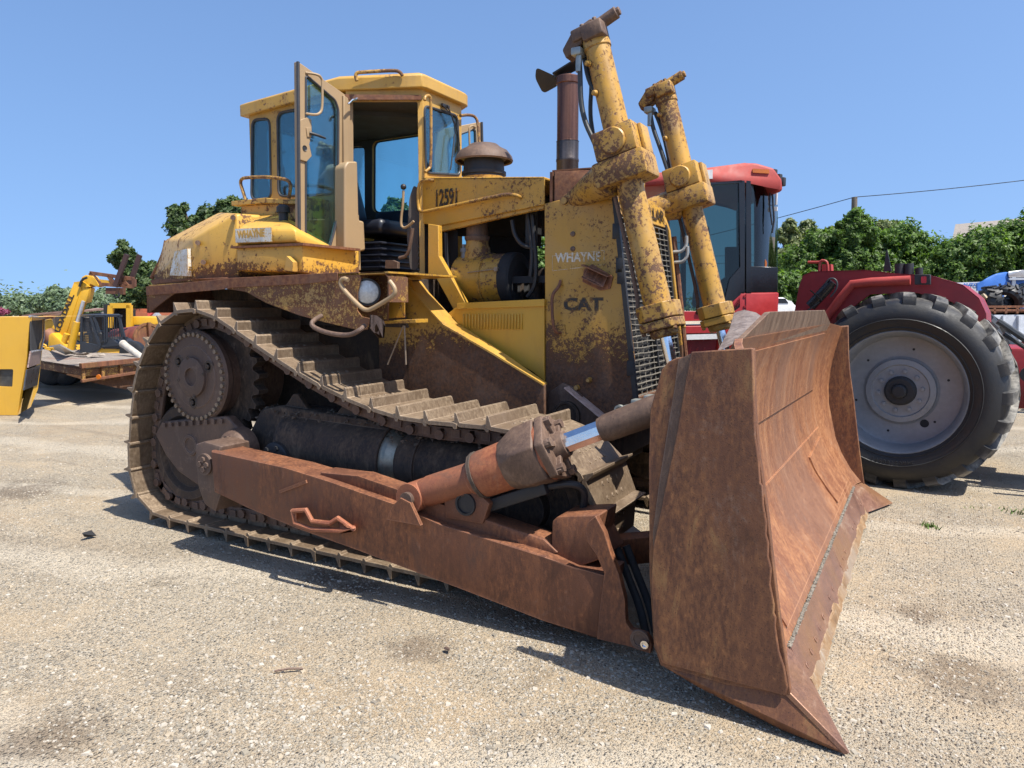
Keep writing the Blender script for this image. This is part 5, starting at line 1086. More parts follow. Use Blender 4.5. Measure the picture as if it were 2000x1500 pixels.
def wheel(O, axis_in, name='wheel'):
    """O: hub centre in the plane of the outer sidewall, axis_in: unit vector into the machine"""
    ax = V(axis_in); up = V((0, 0, 1)); uu = up.cross(ax).normalized() if up.cross(ax).dot(Ru) > 0 else ax.cross(up).normalized()
    def cyl(ang, r, v): return O + (uu*math.cos(ang) + up*math.sin(ang))*r + ax*v
    mb = MB(); mb.lathe(O, ax, [(.14, .565), (.05, .60), (.005, .68), (-.0, .76), (.03, .84), (.09, .885), (.2, .905), (.44, .915), (.68, .905), (.79, .885), (.85, .84), (.88, .76), (.875, .68), (.83, .60), (.74, .565)], 72, cap=False)
    n = 21
    for k in range(n):
        for side_ in (0, 1):
            a0 = 6.28318*(k+.5*side_)/n
            secs = []
            for (v, da, ri, ro, w_) in ((.035, 0, .80, .862, .078), (.06, .005, .85, .925, .075), (.15, .03, .88, .962, .062), (.30, .12, .89, .968, .05), (.50, .24, .89, .966, .05)):
                vv = v if side_ == 0 else .88-v
                secs.append([cyl(a0+da+s_*w_, r, vv) for s_, r in ((-1, ri), (1, ri), (.8, ro), (-.8, ro))])
            vs = [mb.bm.verts.new(p) for sct in secs for p in sct]
            for i in range(len(secs)-1):
                for j in range(4): mb.bm.faces.new((vs[i*4+j], vs[i*4+(j+1) % 4], vs[i*4+4+(j+1) % 4], vs[i*4+4+j]))
            mb.bm.faces.new(vs[0:4]); mb.bm.faces.new(vs[-4:])
    for r in (.62, .70): mb.lathe(O, ax, [(.0355 if r < .65 else -.002, r), (.028 if r < .65 else -.008, r+.006), (.030 if r < .65 else -.002, r+.012)], 64, cap=False)
    wh = mb.build(name, 'tyre', TR, ang=38, bev=0)
    mb = MB(); mb.lathe(O, ax, [(.08, .60), (.06, .605), (.05, .59), (.065, .575), (.09, .565), (.12, .55), (.22, .545), (.28, .53), (.29, .50), (.29, .34), (.275, .32), (.25, .31), (.245, .26), (.26, .25), (.26, .14)], 64, cap=False)
    rim = mb.build('rim', 'rim', wh, ang=30)
    mb = MB(); mb.lathe(O, ax, [(.30, .6), (.30, .13)], 40, cap=False); mb.lathe(O, ax, [(.26, .145), (.215, .14), (.20, .12), (.20, .075), (.16, .065), (.15, .05), (.15, .001)], 32, cap=False); mb.build('hub', 'black', rim)
    mb = MB()
    for k in range(10): p = cyl(k*.628+.15, .195, .258); mb.lathe(p, -ax, [(0, .02), (.02, .018), (.022, .001)], 10)
    mb.build('wheel_nuts', 'rim', rim)
    for k in range(7): mb = MB(); p = cyl(k*1.047+.3 if k < 6 else -.95, .42 if k < 6 else .38, .288); q_ = .012 if k < 6 else .04; mb.lathe(p, -ax, [(0, q_), (.001, q_), (.001, .001)], 14); mb.build('rim_hole', 'dark', rim)
    return wh, cyl
Oc = W(0, 0, .93)
wh, cyl_ = wheel(Oc, Ra)
word = 'IF900/50R42'
for i, ch in enumerate(word):
    a = -1.5708-.26+.052*i; p = cyl_(a, .66, -.001); rad = (cyl_(a, 1, 0)-cyl_(a, 0, 0)).normalized(); tang = V(rad).cross(-Ra)
    text('tyre_lettering', ch, 'black', p, -tang if False else tang, rad, .05, wh, depth=.004, align='CENTER')
wheel(W(0, 2.6, .93), -Ra)                       # far wheel of the same axle
# rear unit: fender, strut, frame
rd = MB()
fo = pW([(1552, 606), (1560, 560), (1568, 538), (1585, 530), (1690, 527), (1760, 535), (1815, 537), (1880, 556), (1912, 582), (1926, 612), (1928, 668), (1905, 640), (1860, 590), (1790, 572), (1700, 575), (1640, 620), (1600, 690), (1540, 720)], .42)
rd.prism(fo, Ra*.03); fend = rd.build('fender', 'red_dark', TR, bev=.004)
mb = MB()
edge_ = pW([(1568, 538), (1585, 530), (1690, 527), (1760, 535), (1815, 537), (1880, 556), (1912, 582), (1926, 612), (1928, 668)], .42)
for i in range(len(edge_)-1):
    a, b = edge_[i], edge_[i+1]; mb.prism([a, b, b+Ra*.75, a+Ra*.75], (0, 0, -.012))
mb.build('fender_top', 'red_dark', fend)
mb = MB(); sp = pW([(1610, 690), (1662, 550), (1777, 541), (1779, 553), (1672, 566), (1650, 590), (1620, 625)], .30)
pth = pW([(1600, 640), (1640, 585), (1664, 555), (1700, 551), (1778, 547)], .34); mb.tube(pth, .045, 14); mb.build('strut', 'red_pale', fend)
mb = MB(); b_ = pW([(1786, 536), (1817, 536), (1817, 556), (1786, 556)], .26); mb.prism(b_, Ra*.06); tl = mb.build('tail_lamp_box', 'black', TR, bev=.004)
mb = MB(); mb.prism(rnd(pW([(1799, 540), (1809, 540), (1809, 553), (1799, 553)], .25), .01), Ra*.01); mb.build('tail_lamp', 'redlens', tl)
mb = MB(); q = pW([(1763, 522), (1777, 522), (1778, 536), (1764, 536)], .5)[0]
for x in (1757, 1775, 1795):
    a, b = pW([(x, 536), (x, 515 if x < 1790 else 523)], .55); mb.cyl(a, b, .045 if x < 1790 else .035, n=14)
mb.build('rubber_buffer', 'black', fend)
mb = MB(); mb.prism(pW([(1725, 530), (1731, 488), (1733, 488), (1741, 530)], .8), Ra*.02); mb.build('mud_flap', 'black', fend)
mb = MB(); mb.tube(pW([(1600, 565), (1600, 520), (1603, 509), (1612, 509), (1616, 514), (1617, 530)], .45), .014, 8, smooth=1); mb.tube(pW([(1578, 512), (1600, 512), (1607, 508)], .5), .014, 8)
mb.prism(pW([(1605, 516), (1623, 516), (1624, 530), (1605, 530)], .7), Ra*.1); mb.build('grab_frame', 'red_pale', fend)
mb = MB(); a, b = pW([(1583, 598), (1622, 556)], .2); mb.cyl(a, b, .055, n=18); mb.cyl(b, b+(b-a)*.12, .045, n=14); mb.beam(*pW([(1583, 567), (1606, 587)], .12), .02, .012); hc = mb.build('steering_cylinder', 'blackpaint', TR)
mb = MB(); mb.tube(pW([(1612, 556), (1618, 545), (1628, 543), (1636, 551), (1634, 565), (1622, 580)], .16), .009, 8, smooth=2); mb.tube(pW([(1600, 590), (1578, 606), (1560, 620)], .16), .009, 8); mb.build('cable', 'hose', hc)
mb = MB(); mb.hull([W(u, v, z) for u in (-1.9, 1.2) for v in (.95, 1.75) for z in (.75, 1.35)], .03); mb.cyl(W(0, .4, .93), W(0, 2.3, .93), .16); mb.build('rear_chassis', 'red_dark', TR)
mb = MB()
mb.hull([W(1.2+a, 1.0+b, .5+c_) for a in (0, .5) for b in (-.3, .5) for c_ in (0, .5)], .04)
for (p, q, r) in (((1.2, .8, 1.2), (1.9, .7, .85), .05), ((1.2, .9, .6), (2.1, .8, .45), .045), ((1.3, .85, 1.35), (1.45, .8, .6), .04), ((1.1, .4, .5), (1.9, .5, .55), .035), ((1.9, .7, .86), (2.05, .75, .45), .035)): mb.cyl(W(*p), W(*q), r, n=12)
mb.cyl(W(1.02, .55, 1.13), W(1.02, .45, 1.13), .07); mb.build('hitch', 'black', TR)
mb = MB(); mb.tube([W(.75, .55, 1.62), W(1.1, .6, 1.35), W(1.35, .65, 1.0), W(1.5, .6, .6)], .03, 8, smooth=2); mb.tube([W(.8, .6, 1.5), W(1.2, .7, 1.2), W(1.3, .7, .7)], .02, 8, smooth=2); mb.build('hitch_hose', 'hose', TR)
# front unit
DC = 8.9                                             # distance of the cab's near side
def pd(pts, d=DC): return [atD(x, y, d) for x, y in pts]
def away(k): return FH*k
mb = MB(); rf = pd([(1180, 345), (1357, 331), (1455, 318), (1478, 318), (1512, 328), (1528, 350), (1530, 372), (1520, 376), (1505, 362), (1455, 351), (1360, 356), (1180, 372)])
mb.prism(rf, away(1.75), bev=.03); roof_ = mb.build('cab_roof', 'red_pale', TR, ang=50)
mb = MB(); mb.prism(rnd(pd([(1470, 329), (1502, 331), (1503, 339), (1470, 337)], DC-.012), .01), away(.03)); mb.build('marker_lamp', 'amber', roof_)
mb = MB(); mb.prism(pd([(1356, 334), (1392, 331), (1392, 349), (1370, 350), (1356, 351)], DC-.008), away(.012)); mb.build('label', 'white', roof_)
mb = MB()
for x in (1511, 1521, 1528): p = atD(x, 340+(x-1511)*.9, DC+.12+(x-1511)*.03); mb.box(p, (.07, .07, .11), Matrix.Rotation(YAW+.7, 3, 'Z'), .012)
wl2 = mb.build('work_lamp', 'black', roof_)
mb = MB()                                            # pillars and frame
for pl_ in ([(1443, 352), (1455, 352), (1455, 572), (1446, 572)], [(1457, 352), (1467, 353), (1468, 572), (1457, 572)], [(1372, 357), (1450, 351), (1450, 357), (1372, 363)], [(1360, 607), (1425, 607), (1446, 575), (1446, 600), (1430, 612), (1360, 614)], [(1300, 360), (1308, 360), (1308, 608), (1300, 608)], [(1425, 545), (1447, 520), (1447, 575), (1418, 600), (1412, 596)]):
    mb.prism(pd(pl_), away(.06))
for pl_ in ([(1440, 356), (1455, 356), (1456, 560), (1441, 560)], [(1330, 356), (1340, 356), (1340, 600), (1330, 600)]): mb.prism([p for p in pd(pl_, DC+1.6)], away(.06))
mb.prism(pd([(1467, 520), (1519, 522), (1519, 572), (1467, 572)], DC+.02), away(.04))
mb.prism(pd([(1420, 482), (1443, 482), (1443, 560), (1405, 590), (1395, 560), (1420, 540)], DC+.3), away(.1)); 
mb.build('cab_frame', 'blackpaint', TR, bev=.004)
mb = MB(); mb.prism(pd([(1300, 362), (1446, 355), (1446, 572), (1416, 606), (1300, 606)], DC+.02), away(.008)); mb.build('door_glass', 'glass_dark', TR)
mb = MB(); g = []
for k in range(9):
    a = k/8; x0 = 1467+ (1519-1467)*math.sin(a*1.4); dd = DC + .02 + 1.1*(1-math.cos(a*1.45)); s_ = dd/DC
    g.append([CAM+(p-CAM) for p in (atD(x0, 600-(600-354)/1, dd), atD(x0, 600-(600-470), dd), atD(x0, 572, dd))])
mb.sheet(g, (.004, .004, 0)); mb.build('rear_glass', 'glass_dark', TR, ang=60)
mb = MB(); mb.tube([atD(1518, 360, DC+.4), atD(1516, 400, DC+.42)], .014, 8); mb.box(atD(1515, 408, DC+.42), (.04, .04, .05)); mb.build('mirror_arm', 'white', TR)
mb = MB(); mb.tube(pd([(1508, 372), (1512, 430), (1508, 455)], DC+.2), .012, 6); mb.tube(pd([(1505, 365), (1503, 400), (1508, 440)], DC+.2), .01, 6); mb.build('wiper', 'black', TR)
mb = MB(); mb.lathe(atD(1483, 516, DC+.25), -FH, [(0, .07), (.06, .075), (.06, .001)], 20); mb.build('turn_lamp', 'amber', TR)
mb = MB(); mb.hull(pd([(1360, 520), (1395, 515), (1400, 600), (1350, 600)], DC+.6)+pd([(1360, 520), (1395, 515), (1400, 600), (1350, 600)], DC+1.0), .05); mb.hull(pd([(1365, 440), (1385, 440), (1390, 525), (1365, 525)], DC+.6)+pd([(1365, 440), (1385, 440), (1390, 525), (1365, 525)], DC+.95), .04); mb.build('cab_seat', 'seat', TR)
mb = MB(); mb.prism(pd([(1408, 612), (1446, 572), (1522, 571), (1519, 640), (1500, 690), (1400, 690)]), away(.9), bev=.02); bp = mb.build('body_panel', 'red', TR)
mb = MB(); mb.beam(*pd([(1457, 574), (1457, 690)], DC-.004), .008, .008); mb.lathe(atD(1454, 579, DC), -FH, [(0, .018), (.008, .015), (.008, .001)], 12); mb.lathe(atD(1454, 599, DC), -FH, [(0, .018), (.008, .015), (.008, .001)], 12); mb.build('seam', 'red_dark', bp)
mb = MB(); mb.prism(pd([(1180, 608), (1415, 608), (1415, 626), (1180, 630)], DC+.02), away(.8)); mb.prism(pd([(1180, 640), (1420, 636), (1420, 650), (1180, 654)], DC-.1), away(.9)); mb.build('sill', 'red', TR, bev=.004)
mb = MB(); mb.prism(pd([(1330, 654), (1402, 652), (1402, 662), (1330, 664)], DC-.105), away(.02)); mb.build('worn_step_edge', 'white', TR)
mb = MB(); mb.prism(pd([(1180, 664), (1420, 660), (1440, 760), (1180, 770)], DC+.05), away(.8)); 
mb.build('side_tank', 'red_dark', TR, bev=.006)
mb = MB()
for k in range(3): mb.prism(pd([(1342+k*14, 690), (1348+k*14, 678), (1351+k*14, 678), (1346+k*14, 694)], DC+.045), away(.01))
mb.build('tank_slots', 'red', TR)
mb = MB(); mb.hull(pd([(640, 580), (1290, 560), (1290, 650), (620, 660)], DC+.4)+pd([(640, 582), (1290, 562), (1290, 650), (620, 660)], DC+1.35), .05); mb.build('bonnet', 'red', TR)
mb = MB(); mb.hull([atD(900, 640, DC+.5), atD(1500, 640, DC+.5), atD(900, 740, DC+.5), atD(1560, 740, DC+.5), atD(900, 640, DC+1.2), atD(1500, 640, DC+1.2), atD(900, 740, DC+1.2), atD(1560, 740, DC+1.2)]); mb.build('front_chassis', 'blackpaint', TR)
Of = atD(860, 740, DC-.55); Of.z = .93
wheel(Of, FH); wheel(Of+FH*2.6, -FH)
# ================================================================ FOLIAGE
def leafmat(name, cols, tr=.35):
    t = NT(name); r = t.n('ShaderNodeNewGeometry').outputs['Random Per Island']; cr = t.n('ShaderNodeValToRGB')
    v = t.math('MULTIPLY_ADD', t.noise(.9, 4, .6), .7, t.math('MULTIPLY', r, .55)); t.put(cr.inputs[0], t.math('SUBTRACT', v, .15))
    e = cr.color_ramp
    while len(e.elements) < len(cols): e.elements.new(.5)
    for i, c_ in enumerate(cols): e.elements[i].position = .15+.7*i/(len(cols)-1); e.elements[i].color = (*c_, 1)
    t.set(col=cr.outputs[0], rough=.5, spec=.35)
    tl = t.n('ShaderNodeBsdfTranslucent'); t.put(tl.inputs[0], t.mix(1, cr.outputs[0], (1.2, 1.35, .5), 'MULTIPLY'))
    mx = t.n('ShaderNodeMixShader'); mx.inputs[0].default_value = tr; t.t.links.new(t.b.outputs[0], mx.inputs[1]); t.t.links.new(tl.outputs[0], mx.inputs[2]); t.t.links.new(mx.outputs[0], t.out.inputs[0])
    return t.m
M['leaf_ivy'] = leafmat('leaf_vine', [(.03, .058, .013), (.075, .135, .028), (.13, .215, .045), (.22, .33, .09)], .45)
M['leaf_oak'] = leafmat('leaf_dark', [(.022, .04, .015), (.05, .085, .027), (.085, .13, .042), (.13, .18, .065)])
M['leaf_hazed'] = leafmat('leaf_hazed', [(.09, .13, .085), (.12, .17, .10), (.15, .21, .11), (.18, .24, .13)], .25)  # paler, greyer greens: distance haze put into the leaf colour
M['leaf_pale'] = leafmat('leaf_pale', [(.07, .095, .035), (.12, .155, .055), (.17, .20, .08), (.22, .24, .11)])
M['leaf_pink'] = leafmat('leaf_pink', [(.10, .02, .05), (.24, .04, .10), (.34, .08, .16), (.3, .1, .18)])
M['bark'] = plain('bark', (.10, .075, .055), .9, 0, .4, 12, .6)
def leaves(blobs, n, size, seed, hollow=.72, sp=.55):
    """leaf faces spread through and mostly near the skin of the blobs (centre, radius, squash)"""
    rnd_ = random.Random(seed); vs = []; fs = []; tot = sum(b[1]**2 for b in blobs)
    for c, r, sq in blobs:
        for _ in range(int(n*r*r/tot)):
            while 1:
                d = V((rnd_.gauss(0, 1), rnd_.gauss(0, 1), rnd_.gauss(0, 1)))
                if d.length > .01: break
            d.normalize(); k = hollow+(1-hollow)*rnd_.random()
            if rnd_.random() < .18: k *= rnd_.uniform(.4, 1)
            nn = noise.noise(V((c.x+d.x*r, c.y+d.y*r, c.z+d.z*r))*(1.3/max(.35, r*.35)))
            k *= 1+nn*sp
            if nn < -.38 and rnd_.random() < .8: continue
            p = c+V((d.x*r, d.y*r, d.z*r*sq))*k
            nrm = (d+V((rnd_.gauss(0, .55), rnd_.gauss(0, .55), rnd_.gauss(0, .55)+.35))).normalized(); u = nrm.orthogonal().normalized(); u = u*math.cos(k*37)+nrm.cross(u)*math.sin(k*37); w_ = nrm.cross(u)
            s_ = size*rnd_.uniform(.6, 1.25); b = len(vs)
            vs += [p-u*s_, p+w_*s_*.55-nrm*s_*.12, p+u*s_, p-w_*s_*.55-nrm*s_*.12]; fs.append((b, b+1, b+2, b+3))
    return vs, fs
def foliage(name, blobs, n, size, seed, mat, parent=None, **k):
    vs, fs = leaves(blobs, n, size, seed, **k); me = bpy.data.meshes.new(name); me.from_pydata(vs, [], fs); me.materials.append(M[mat]); return link(name, me, parent)
def tree(label, cx, base_y, d, blobs_px, n, size, seed, mat, group=None, cat='tree', trunk_r=.18, name='tree', **k):
    """blobs_px: (x, y, radius px, squash[, extra depth]) seen at distance d"""
    bl_ = []; rs = random.Random(seed)
    for q in blobs_px:
        dd = d+(q[4] if len(q) > 4 else rs.uniform(-.4, .4)*q[2]/FPX*d); bl_.append((atD(q[0], q[1], dd), q[2]/FPX*d, q[3]))
    b0 = atD(cx, 600, d); b0.z = 0; r = root(name, label, cat, b0, group)
    mb = MB(); top = max(bl_, key=lambda q: q[0].z)[0]; mid = V((b0.x, b0.y, top.z*.45))
    mb.tube([b0+V((0, 0, -.1)), b0.lerp(mid, .5)+V((.1, 0, 0)), mid, mid.lerp(top, .8)], lambda t_: trunk_r*(1.15-t_*.9), 10, smooth=1)
    for c, rr, sq in bl_: 
        st_ = b0.lerp(mid, rs.uniform(.55, 1)); mb.tube([st_, st_.lerp(c, .5)+V((0, 0, rr*.15)), c+V((0, 0, rr*.2))], lambda t_: trunk_r*(.5-.42*t_), 6, smooth=1)
    mb.build('trunk', 'bark', r); o = foliage('crown', bl_, n, size, seed, mat, None, **k); o.parent = r; o.location = -r.location
    return r
# right: vine-covered thicket
tree('light green vine-smothered tree right of the tractor cab, under the pole top', 1700, 600, 24, [(1560, 520, 40, 1), (1600, 480, 34, 1), (1640, 500, 50, 1), (1700, 510, 60, .9), (1760, 480, 50, .9), (1800, 520, 60, .9), (1720, 560, 70, .8), (1620, 560, 60, .8), (1680, 455, 35, .9), (1850, 530, 55, .9)], 50000, .075, 5, 'leaf_ivy', 'vine-covered trees behind the yard')
tree('dark rounded vine mass climbing the utility pole', 1668, 600, 23, [(1672, 436, 26, .95), (1655, 448, 20, .9), (1684, 440, 19, 1), (1640, 455, 12, .9), (1690, 458, 22, .9), (1668, 470, 28, .8), (1640, 440, 9, 1), (1668, 500, 34, .9), (1650, 520, 34, .9), (1690, 520, 34, .9)], 20000, .068, 6, 'leaf_ivy', 'vine-covered trees behind the yard', trunk_r=.08)
tree('bright green vine-covered mound at the right edge below the house roof', 1930, 600, 22, [(1870, 500, 42, .9), (1920, 490, 52, .9), (1970, 480, 50, 1), (2020, 480, 60, 1), (1900, 540, 60, .9), (1960, 545, 60, .9), (2030, 550, 70, .9), (1850, 545, 50, .9), (2090, 500, 70, 1), (2150, 530, 80, 1)], 56000, .072, 7, 'leaf_ivy', 'vine-covered trees behind the yard')
tree('thin upright olive-green tree close beside the tractor cab', 1542, 600, 30, [(1541, 445, 14, 1.2), (1545, 462, 18, 1.1), (1528, 458, 12, 1.1), (1552, 490, 24, 1.2), (1535, 510, 30, 1), (1560, 530, 30, 1)], 5000, .12, 8, 'leaf_pale', 'trees standing behind the vines', trunk_r=.12)
tree('loose olive-green tree between the cab and the vine mass', 1590, 600, 31, [(1578, 445, 16, 1), (1570, 460, 20, .9), (1595, 470, 26, .8), (1580, 500, 36, 1), (1612, 480, 20, 1), (1610, 520, 40, 1), (1625, 450, 10, .8)], 7000, .12, 9, 'leaf_pale', 'trees standing behind the vines', trunk_r=.12)
tree('flat-topped tree reaching out above the vines left of the house roof', 1745, 600, 29, [(1745, 437, 12, .35), (1728, 444, 22, .5), (1760, 452, 22, .5), (1770, 458, 14, .5), (1740, 470, 30, .8), (1715, 450, 14, .5)], 5000, .12, 10, 'leaf_pale', 'trees standing behind the vines', trunk_r=.1)
tree('clipped dark hedge shrub showing between cab and fender', 1535, 600, 20, [(1515, 560, 28, 1), (1550, 555, 26, .9), (1585, 552, 26, .9), (1530, 590, 26, 1), (1565, 588, 30, 1), (1480, 570, 36, 1), (1620, 565, 30, 1)], 12000, .07, 11, 'leaf_ivy', None, 'hedge', .05, 'hedge')
# trees behind the bulldozer, on the left and far off
tree('dark green tree rising behind the bulldozer tank', 400, 600, 30, [(345, 420, 18, 1.1), (352, 448, 24, .9), (380, 440, 20, 1), (410, 425, 24, 1), (440, 408, 20, 1), (455, 395, 12, 1), (460, 425, 30, 1), (375, 470, 34, .9), (420, 460, 34, .9), (480, 420, 26, 1), (430, 500, 50, 1), (360, 405, 8, 1.2), (394, 412, 8, 1.6), (520, 450, 50, 1)], 24000, .11, 12, 'leaf_oak', None, 'tree', .22)
tree('tall dark leafy tree behind the raised forks', 262, 600, 34, [(243, 493, 16, 1.1), (232, 508, 18, .8), (222, 506, 12, .8), (258, 515, 18, 1), (268, 540, 24, 1), (284, 530, 16, 1), (275, 565, 28, 1), (260, 590, 26, 1), (298, 522, 12, 1), (295, 560, 26, 1), (240, 480, 10, .9), (320, 560, 40, 1)], 18000, .12, 13, 'leaf_oak', None, 'tree', .25)
tree('green tree glimpsed through the engine bay behind the air cleaner', 1030, 600, 27, [(1000, 500, 30, 1), (1040, 490, 34, 1), (1060, 530, 36, 1), (1010, 545, 36, 1), (960, 530, 40, 1), (1090, 500, 30, 1)], 9000, .11, 60, 'leaf_ivy', None, 'tree', .12)
tree('small green treetop seen through the cab doorway', 770, 600, 34, [(758, 408, 12, 1), (772, 400, 14, 1), (784, 410, 12, 1), (770, 425, 26, 1), (750, 450, 30, 1), (790, 450, 30, 1)], 5000, .13, 61, 'leaf_oak', None, 'tree', .15)
rs = random.Random(3)
far_specs = [(10, 592, 75, 'leafy far tree at the left edge, above the pink blossom', 16), (40, 588, 80, 'rounded far tree second from the left edge', 18), (78, 590, 70, 'brighter green far tree left of the lifting arm', 18), (112, 578, 68, 'tallest far tree just left of the lifting arm', 24), (140, 584, 66, 'far tree directly behind the lifting arm', 26), (178, 588, 70, 'grey-green far tree right of the lifting arm', 22), (205, 582, 72, 'far tree under the fork carriage', 24), (232, 590, 66, 'far green tree above the black cage', 24), (262, 596, 62, 'low far tree above the wrecked cab', 24)]
for i, (x, y, d, l_, r_) in enumerate(far_specs):
    tree(l_, x, 600, d, [(x, y, r_*.8, .8), (x-r_*.8, y+8, r_*.6, .8), (x+r_*.8, y+7, r_*.65, .8), (x-r_*.2, y-r_*.45, r_*.4, .9), (x+r_*.4, y-r_*.3, r_*.35, .9), (x, y+16, r_, .6), (x-r_, y+18, r_*.7, .6)], 6500, .22, 30+i, 'leaf_hazed', 'far trees along the left horizon', trunk_r=.3)
tree('pink flowering shrub at the far left edge', 4, 600, 40, [(0, 607, 9, .7), (9, 609, 8, .6), (-12, 608, 12, .8)], 900, .12, 50, 'leaf_pink', None, 'flowering shrub', .06, 'flowering_shrub')
wb = []
for i in range(70):
    x = -900+i*60; wb.append((atD(x, 605, 260+rs.uniform(-30, 30)), rs.uniform(9, 14), .7))
o = foliage('distant_wood', wb, 60000, .85, 77, 'leaf_hazed', hollow=.4); tag(o, 'distant wood closing the horizon all round', None, kind='stuff')
# ================================================================ UTILITY POLE, WIRES, HOUSE
M['wood'] = plain('weathered_pole', (.16, .13, .10), .9, 0, .3, 10, .4)
p = atD(1668, 600, 23.5); p.z = 0; up_ = root('utility_pole', 'grey wooden utility pole whose top pokes out of the dark vine mass', 'utility pole', p)
tp = atD(1669, 385, 23.5); mb = MB(); mb.rings([(p, .14), (V((tp.x, tp.y, tp.z)), .085)], 14); mb.build('pole', 'wood', up_)
mb = MB(); mb.box(tp+V((0, 0, -.03)), (.16, .1, .04)); mb.build('pole_bracket', 'dark', up_)
def sag(a, b, s_, n=14): return [a.lerp(b, i/n)-V((0, 0, s_*4*(i/n)*(1-i/n))) for i in range(n+1)]
def wire(a, b, s_, l_, r=.012): 
    mb = MB(); mb.tube(sag(a, b, s_), r, 5); tag(mb.build('power_line', 'dark'), l_, 'power line', 'power lines over the thicket')
wire(tp, atD(2300, 310, 22), .10, 'thin power line from the pole top to the right edge')
wire(tp, atD(1100, 520, 36), .15, 'thin power line from the pole top down to the left behind the cab')
wire(atD(1300, 500, 46), atD(2200, 418, 30), .5, 'low power line crossing in front of the house roof', .014)
wire(atD(1300, 515, 46), atD(2200, 430, 30), .5, 'lowest power line beneath the one crossing the house roof', .014)
M['shingle'] = plain('shingles', (.27, .235, .20), .9, 0, .3, 14, .4)
hd = 36; hr = root('house', 'house with a grey-brown shingle roof showing above the vines at right', 'house', V((atD(2060, 600, hd).x, atD(2060, 600, hd).y, 0)))
A_ = [atD(1866, 438, hd+3), atD(2300, 398, hd-6+3), atD(2300, 480, hd-8), atD(1858, 476, hd)]
mb = MB(); mb.prism(A_, (0, 0, -.12)); B_ = [A_[1], A_[0], A_[0]+(A_[0]-A_[3])*V((1, 1, -1)) if False else V((2*A_[0].x-A_[3].x, 2*A_[0].y-A_[3].y, A_[3].z)), V((2*A_[1].x-A_[2].x, 2*A_[1].y-A_[2].y, A_[2].z))]; mb.prism(B_, (0, 0, -.12)); rf_ = mb.build('roof', 'shingle', hr)
mb = MB(); q = [V((v.x, v.y, 0)) for v in (A_[3], A_[2], B_[3], B_[2])]; cq = sum(q, V((0, 0, 0)))/4; q = [cq+(v-cq)*.94 for v in q]; mb.prism(q, (0, 0, A_[3].z-.1)); mb.prism([(A_[3]+V((0, 0, -.15))).lerp(A_[2], .03), (A_[0]+V((0, 0, -.15))).lerp(A_[1], .03), V(B_[2]).lerp(B_[3], .03)+V((0, 0, -.15))], (A_[2]-A_[3]).normalized()*.2); mb.build('wall', plain('house_wall', (.45, .42, .36), .8), hr)
# ================================================================ RIGHT BACKGROUND: lorry, tyres, trailer, sign, car
M['blue'] = plain('lorry_blue', (.045, .16, .50), .4, 0, .2, 3, .05)
M['silver'] = plain('silver_trim', (.55, .55, .55), .35, .5, .2, 5, .1)
d0 = 17.5
SI = (atD(1960, 560, d0+2.2)-atD(1960, 560, d0))*V((1, 1, 0))*.45
lr = root('lorry', 'blue lorry cab with silver trim behind the heap of tyres', 'lorry', V((atD(1980, 600, d0).x, atD(1980, 600, d0).y, 0)))
def pdd(pts, d): return [atD(x, y, d) for x, y in pts]
mb = MB(); mb.prism(pdd([(1914, 552), (1926, 543), (1945, 534), (1970, 530), (1971, 580), (1990, 640), (1912, 640), (1910, 570)], d0), SI*1.0, bev=.06); lb = mb.build('sleeper', 'blue', lr)
mb = MB(); mb.prism(pdd([(1970, 541), (2120, 541), (2120, 640), (1970, 640)], d0+.03), SI*.97, bev=.03); cb = mb.build('cab_body', 'blue', lr)
mb = MB(); mb.prism(pdd([(1968, 530), (2000, 527), (2100, 530), (2120, 542), (1970, 542)], d0-.04), SI, bev=.03); mb.prism(pdd([(1977, 541), (1984, 541), (1983, 640), (1977, 640)], d0-.03), FH*.06); mb.beam(*pdd([(1970, 545), (2060, 544)], d0-.05), .05, .05); mb.build('trim', 'silver', lr)
mb = MB(); mb.prism(rnd(pdd([(1990, 556), (1996, 553), (2030, 553), (2030, 585), (1990, 585)], d0-.0), .06), FH*.02); mb.build('window', 'glass_dark', cb)
mb = MB(); mb.prism(pdd([(1909, 553), (1921, 549), (1918, 566), (1909, 568)], d0-.1), FH*.05); mb.build('mirror', 'blue', lr)
mb = MB(); mb.cyl(V((lr.location.x-1, lr.location.y, .5)), V((lr.location.x-1, lr.location.y+.4, .5)), .5); mb.cyl(V((lr.location.x+2, lr.location.y, .5)), V((lr.location.x+2, lr.location.y+.4, .5)), .5); mb.build('wheel', 'tyre', lr)
sg_ = root('banner_sign', 'white banner with blue lettering half hidden behind the tractor fender', 'sign', V((atD(1890, 600, 19).x, atD(1890, 600, 19).y, 0)))
mb = MB(); mb.prism(pdd([(1840, 553), (1925, 550), (1925, 578), (1840, 580)], 19), FH*.03); mb.cyl(atD(1850, 600, 19)*V((1, 1, 0)) if False else V((atD(1850, 600, 19.1).x, atD(1850, 600, 19.1).y, 0)), atD(1850, 556, 19.1), .03); mb.cyl(V((atD(1920, 600, 19.1).x, atD(1920, 600, 19.1).y, 0)), atD(1920, 556, 19.1), .03); mb.build('board', 'white', sg_)
text('lettering', 'AUTO CH', 'blue', atD(1880, 559, 18.985), RT, (0, 0, 1), .11, sg_, sx=1.3, depth=.003, bold=.004)
text('lettering', 'NAPA', 'blue', atD(1845, 570, 18.985), RT, (0, 0, 1), .09, sg_, sx=1.3, depth=.003) if False else None
